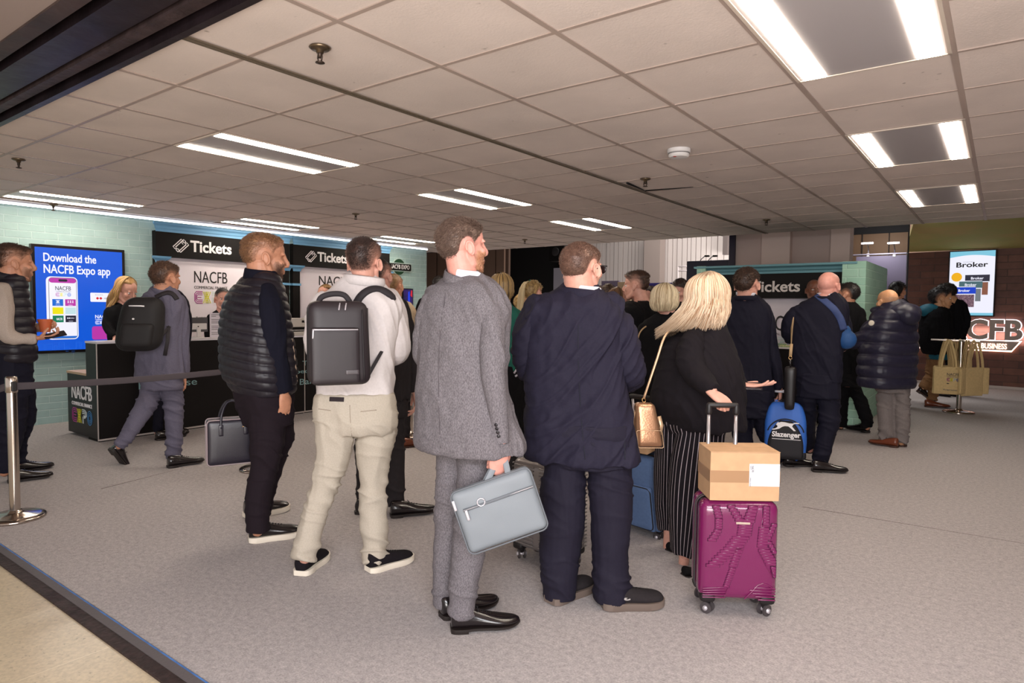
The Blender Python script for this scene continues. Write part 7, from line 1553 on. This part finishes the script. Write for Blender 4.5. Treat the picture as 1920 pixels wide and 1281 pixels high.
# carton on top
Hb_ = 93*sp*.97; Wb_ = 127*sp; Fx = Frame(Fm.pt(.012, .078+Hm+Hb_/2+.004, .0), (um*math.cos(math.radians(4))-vm*math.sin(math.radians(4))*-1), (0, 0, 1))
tb = carton(Fx, Wb_, Hb_, .215, 'brown taped carton with white address label standing on the magenta suitcase')
lw = MB().fbox(Fx, Wb_*.06, Wb_*.495, -Hb_*.19, Hb_*.27, .1088, .1105).build('address_label', mat('label_white', S(232,230,238), .5), tb, smooth=False)
Gv = Frame(Fx.pt(Wb_*.06, Hb_*.24, .1105), -Fx.v, Fx.u, Fx.n)
text('NACFB', Gv, .003, .010, .032, .020, m_dtxt, lw, c=.001, th=.0004); text('EXPO', Gv, .003, .004, .02, .008, m_dtxt, lw, c=.001, th=.0004); text('COMMERCIAL FINANCE', Gv, .055, .003, .10, .007, m_gtxt, lw, c=.001, th=.0004)
# --- gold handbag
PB = P_BLONDE; t = thing('handbag', PB.P(1211, 790, -.1), 'metallic gold leather handbag hanging from the blonde woman shoulder', 'handbag'); m_gb = mat('gold_leather', S(186,140,108), .28, metal=.65, bump=.1, bscale=120); m_gbl = mat('pale_gold_trim', S(214,178,142), .35, metal=.4)
ub = PB.mppx(1211, 790, -.12); Fg = Frame(PB.P(1212, 796, -.12), PB.dirv(75), (0, 0, 1)); Fg.v = (Vector((0, 0, 1))-Fg.u*.12).normalized()
MB().rbox(Fg, 52*ub, 84*ub, .12, .028, N=12, puff=.004, shape=lambda P: [P[0]*(1-.30*(P[1]/(84*ub)+.5)), P[1], P[2]*(1-.35*(P[1]/(84*ub)+.5))]).build('bag_body', m_gb, t)
MB().tube([Fg.pt(a, b, .064) for a, b in rrect(-24*ub, -41*ub, 24*ub, -8*ub, .01, 4)], .002, n=6, closed=True).build('stitched_edge', m_gbl, t)
MB().ribbon([Fg.pt(-27*ub, 2*ub, 0), Fg.pt(-20*ub, 24*ub, 0), Fg.pt(-12*ub, 40*ub, 0)], [-Fg.u]*3, .012, .003).build('side_flap', m_gbl, t)
MB().tube([Fg.pt(.010*math.cos(a), 47*ub+.012*math.sin(a), 0) for a in np.linspace(0, 6.28, 14)], .0025, n=6).build('ring', m_gold, t)
top_ = PB.P(1246, 632, -.05); bot_ = Fg.pt(0, 50*ub, 0); pts = [bot_, bot_*.66+top_*.34-PB.n*.03, bot_*.33+top_*.67-PB.n*.04, top_-PB.n*.04, PB.P(1262, 612, .0)]
MB().tube(catmull(pts, 4), (.0065, .0022), n=8, up=-PB.n).build('shoulder_strap', m_gbl, t); MB().tube([Fg.pt(24*ub, -20*ub, 0), Fg.pt(29*ub, -2*ub, .0), Fg.pt(26*ub, 16*ub, 0)], (.004, .012), n=8).build('side_strap', m_gbl, t)
# --- blue sports backpack
PS = P_SPORT; m_sb1 = mat('sports_blue', S(44,100,190), .55, bump=.1, bscale=300); m_sb2 = mat('sports_black', S(28,26,32), .7, bump=.1, bscale=300)
t = thing('sports_backpack', PS.P(1472, 805, -.1), 'blue and black sports backpack with white leaping cat print, carried by its top loop', 'backpack')
us = PS.mppx(1472, 805, -.08); Fs = Frame(PS.P(1472, 806, -.10), PS.dirv(88), (0, 0, 1)); Ws, Hs, Ts = 78*us, 112*us, .18
dome = lambda P: [P[0]*(1-.30*max(0, (P[1]/Hs-.05)/.45)**2.2), P[1], P[2]*(1-.45*max(0, (P[1]/Hs)/.5)**1.5)]
MB().rbox(Fs, Ws, Hs, Ts, .05, N=16, shape=dome).build('main_compartment', m_sb1, t)
MB().rbox(Fs, Ws*.86, Hs*.68, .12, .04, c=(0, -Hs*.15, Ts*.36), N=14, shape=lambda P: [P[0]*(1-.28*max(0, ((P[1]+Hs*.15)/(Hs*.34)))**2.2), P[1], P[2]]).build('front_pocket', m_sb2, t)
MB().rbox(Fs, Ws*1.01, Hs*.16, Ts*1.01, .03, c=(0, -Hs*.43, 0), N=8).build('base_panel', m_sb2, t)
zt = Ts*.36+.0605; arcp = [Fs.pt(Ws*.43*math.cos(a)*(1-.1*math.sin(a)), -Hs*.02+Hs*.24*math.sin(a), zt-.03-.01*abs(math.cos(a))) for a in np.linspace(.1, 3.04, 16)]
MB().tube(arcp, .006, n=6, round_ends=True).build('zip', m_blk, t)
arcp = [Fs.pt(Ws*.36*math.cos(a), Hs*.17+Hs*.26*math.sin(a), Ts*.30-.04*math.sin(a)) for a in np.linspace(.1, 3.04, 14)]; MB().tube(arcp, .005, n=6, round_ends=True).build('zip', m_blk, t)
text('Slazenger', Fs, -Ws*.33, -Hs*.12, Ws*.35, Hs*.005, m_ltxt, t, bold=.03, c=zt-.0005, th=.002); flat(Fs, [(-Ws*.33, -Hs*.135), (Ws*.35, -Hs*.135), (Ws*.35, -Hs*.125), (-Ws*.33, -Hs*.125)], 'underline', m_ltxt, t, zt)
cat = [(-.30, .62), (-.26, .80), (-.20, .92), (-.12, .90), (-.02, .98), (.20, .96), (.45, .86), (.62, .86), (.82, .98), (1, .92), (.96, .84), (.80, .86), (.66, .74), (.60, .50), (.74, .20), (.82, .02), (.70, .0), (.56, .26), (.40, .50), (.20, .52), (.05, .42), (-.10, .20), (-.26, .10), (-.40, .04), (-.52, .02), (-.50, .12), (-.34, .20), (-.22, .36), (-.22, .52)]
flat(Fs, [((a-.27)*Ws*.42, Hs*.025+b*Hs*.155) for a, b in cat], 'leaping_cat_emblem', m_ltxt, t, zt)
hd_ = PS.P(1463, 750, -.02)
MB().ribbon([Fs.pt(-Ws*.28, Hs*.36, 0), Fs.pt(-.02, Hs*.50, 0), hd_-PS.L*.012, hd_+PS.L*.014, Fs.pt(Ws*.10, Hs*.47, 0), Fs.pt(Ws*.20, Hs*.38, 0)], [Fs.n]*6, .012, .003).build('carry_loop', m_sb2, t)
MB().ribbon([hd_-PS.L*.03+Vector((0, 0, .0)), hd_-PS.L*.03-Vector((0, 0, .06)), hd_-PS.L*.01-Vector((0, 0, .09))], [Fs.n]*3, .020, .003).build('blue_loop', m_sb1, t)
for s_ in (-1, 1): MB().ribbon(catmull([Fs.pt(s_*Ws*.20, Hs*.44, -.02), Fs.pt(s_*Ws*.42, Hs*.20, .01), Fs.pt(s_*Ws*.50, -Hs*.10, .02), Fs.pt(s_*Ws*.49, -Hs*.36, .02)], 3), [Fs.u*s_]*10, .018, .004).build('shoulder_strap', m_sb1 if s_ > 0 else m_sb2, t)
MB().ribbon([Fs.pt(Ws*.1, -Hs*.5, 0), Fs.pt(Ws*.25, -Hs*.545, 0), Fs.pt(Ws*.36, -Hs*.5, 0)], [Fs.n]*3, .012, .003).build('strap_tail', m_sb1, t)
# --- stanchions
m_steel = mat('polished_steel', S(196,184,174), .16, metal=1); m_belt = mat('belt_grey', S(70,62,66), .8)
def stanchion(base, H, lab, name='barrier_post', r=.031, rb=.175):
    t = thing(name, base, lab, 'barrier post'); MB().lathe(base, [(rb, 0), (rb+.003, .012), (rb-.006, .022), (rb*.82, .030), (rb*.3, .040), (r*1.25, .050), (r*1.2, .06)], 56).build('base', m_steel, t)
    MB().lathe(base, [(r, .05), (r, H-.01), (r*.96, H)], 36).build('pole', m_steel, t, smooth='auto'); return t
bl_ = at(29, 972, z=0); tp = stanchion(bl_, .965, 'polished steel barrier post with grey belt, in front of the man with the gilet')
MB().lathe(bl_, [(.034, .86), (.036, .865), (.036, .958), (.030, .968)], 36).build('belt_cassette', m_steel, tp, smooth='auto')
bz = at(62, 733, y=bl_.y).z
b2_ = at(488, 880, z=0); far_ = b2_+Vector((0, 0, .91)); b0_ = bl_+Vector((.045, 0, bz)); 
bm_ = MB(); vsb = []
for q, (P0, P1) in enumerate(((b0_, Vector((far_.x, far_.y, far_.z))),)):
    pts = [P0+(P1-P0)*k/12+Vector((0, 0, -.02*math.sin(math.pi*k/12))) for k in range(13)]; bm_.ribbon(pts, [(P1-P0).cross(Vector((0, 0, 1))).normalized()]*13, .024, .0015)
P1 = at(-60, 742, y=bl_.y-.1); pts = [bl_+Vector((-.03, 0, bz-.0)), (bl_+Vector((-.03, 0, bz))+P1)/2+Vector((0, 0, -.01)), P1]; bm_.ribbon(pts, [(P1-bl_).cross(Vector((0, 0, 1))).normalized()]*3, .024, .0015)
bm_.build('belt', m_belt, tp); MB().fbox(Frame(bl_+Vector((.045, 0, bz)), (1, 0, 0), (0, 0, 1)), -.02, .012, -.032, .032, -.014, .014).build('belt_clip', m_blk, tp, smooth=False, bevel=.004)
# a hidden second post carries the belt's far end behind the padded jacket man
stanchion(b2_, .96, 'steel barrier post behind the padded jacket man, holding the end of the belt')
b3_ = at(769, 818, z=0); stanchion(b3_, .96, 'slim steel barrier post between the charcoal suit man and the tweed jacket')
b4_ = at(1797, 774, z=0); tp = stanchion(b4_, 1.06, 'steel stand carrying the canvas tote bags, by the dark brick wall', name='bag_stand', r=.034, rb=.20)
a4 = at(1745, 643, y=b4_.y); c4 = at(1838, 641, y=b4_.y+.05); MB().box((a4.x, b4_.y-.012, 1.04), (c4.x, b4_.y+.012, 1.062)).build('crossbar', m_steel, tp, smooth=False, bevel=.004)
for y_ in (-.28, .28): MB().tube([b4_+Vector((0, 0, 1.05)), b4_+Vector((.04, y_, 1.05))], .010, n=10, round_ends=True).build('crossbar', m_steel, tp)
# --- canvas tote bags hung from the stand
m_tote = mat('tote_canvas', S(206,178,128), .9, var=.06, vscale=40, bump=.2, bscale=300)
def tote(F, W, H, L, lab, printed=False):
    """F.o at the hanging point; v up"""
    t = thing('tote_bag', F.pt(0, -L-H, 0), lab, 'tote bag', 'canvas tote bags hanging on the steel stand')
    MB().rbox(F, W, H, .022, .008, c=(0, -L-H/2, 0), N=8, puff=.008, shape=lambda P: [P[0]+.006*noise.noise(Vector((P[1]*7, F.o.x*9, 0))), P[1], P[2]+.008*noise.noise(Vector((P[0]*9, P[1]*6, F.o.y*5+F.o.x*7)))]).build('bag_body', m_tote, t)
    for z_ in (-.010, .010):
        MB().ribbon(catmull([F.pt(-W*.26, -L-.03, z_), F.pt(-W*.20, -L*.6, z_), F.pt(-W*.05, -.01, z_*.4), F.pt(W*.05, -.01, z_*.4), F.pt(W*.20, -L*.6, z_), F.pt(W*.26, -L-.03, z_)], 4), [F.n]*21, .013, .0016).build('handle', m_tote, t)
    if printed:
        text('NACFB', F, -W*.06, -L-H*.32, W*.36, -L-H*.22, m_dtxt, t, c=.024); text('COMMERCIAL FINANCE', F, -W*.06, -L-H*.37, W*.36, -L-H*.345, m_gtxt, t, c=.024); expo(F, -W*.06, -L-H*.52, W*.36, -L-H*.40, EXC, t, c=.024)
        flat(F, [(-W*.08, -L-H*.60), (-W*.02, -L-H*.58), (W*.04, -L-H*.60), (-W*.02, -L-H*.62)], 'sponsor_mark', m_dtxt, t, .024); text('sponsor', F, W*.08, -L-H*.615, W*.36, -L-H*.59, m_gtxt, t, c=.024) if 0 else None
        text('We back business', F, -W*.18, -L-H*.86, W*.30, -L-H*.80, m_gtxt, t, c=.023)
    return t
rs = random.Random(12); spots = []
y0_ = b4_.y
for k, (px, dy, yaw_, pr, dz_) in enumerate([(1772, .16, 50, 0, .0), (1774, .10, 58, 0, .01), (1775, .04, 40, 0, -.01), (1777, -.03, 25, 0, .0), (1781, -.12, 10, 1, .0), (1789, .12, 60, 0, .0), (1800, .20, 40, 0, .01), (1808, .05, 62, 0, .0), (1812, -.02, 70, 0, -.02), (1816, -.08, 66, 0, -.03), (1826, -.04, 48, 0, .01), (1832, .05, 30, 0, -.02)]):
    q = at(px, 645, y=y0_+dy); f_ = Frame((q.x, y0_+dy, 1.04+dz_*.2), (math.cos(math.radians(yaw_)), math.sin(math.radians(yaw_)), 0), (0, 0, 1))
    lab = {4: 'natural canvas tote bag with NACFB Expo print, foremost on the steel stand'}.get(k, 'plain natural canvas tote bag hanging in the crowded bunch on the steel stand')
    tote(f_, .36, .40+dz_, .37, lab, bool(pr))
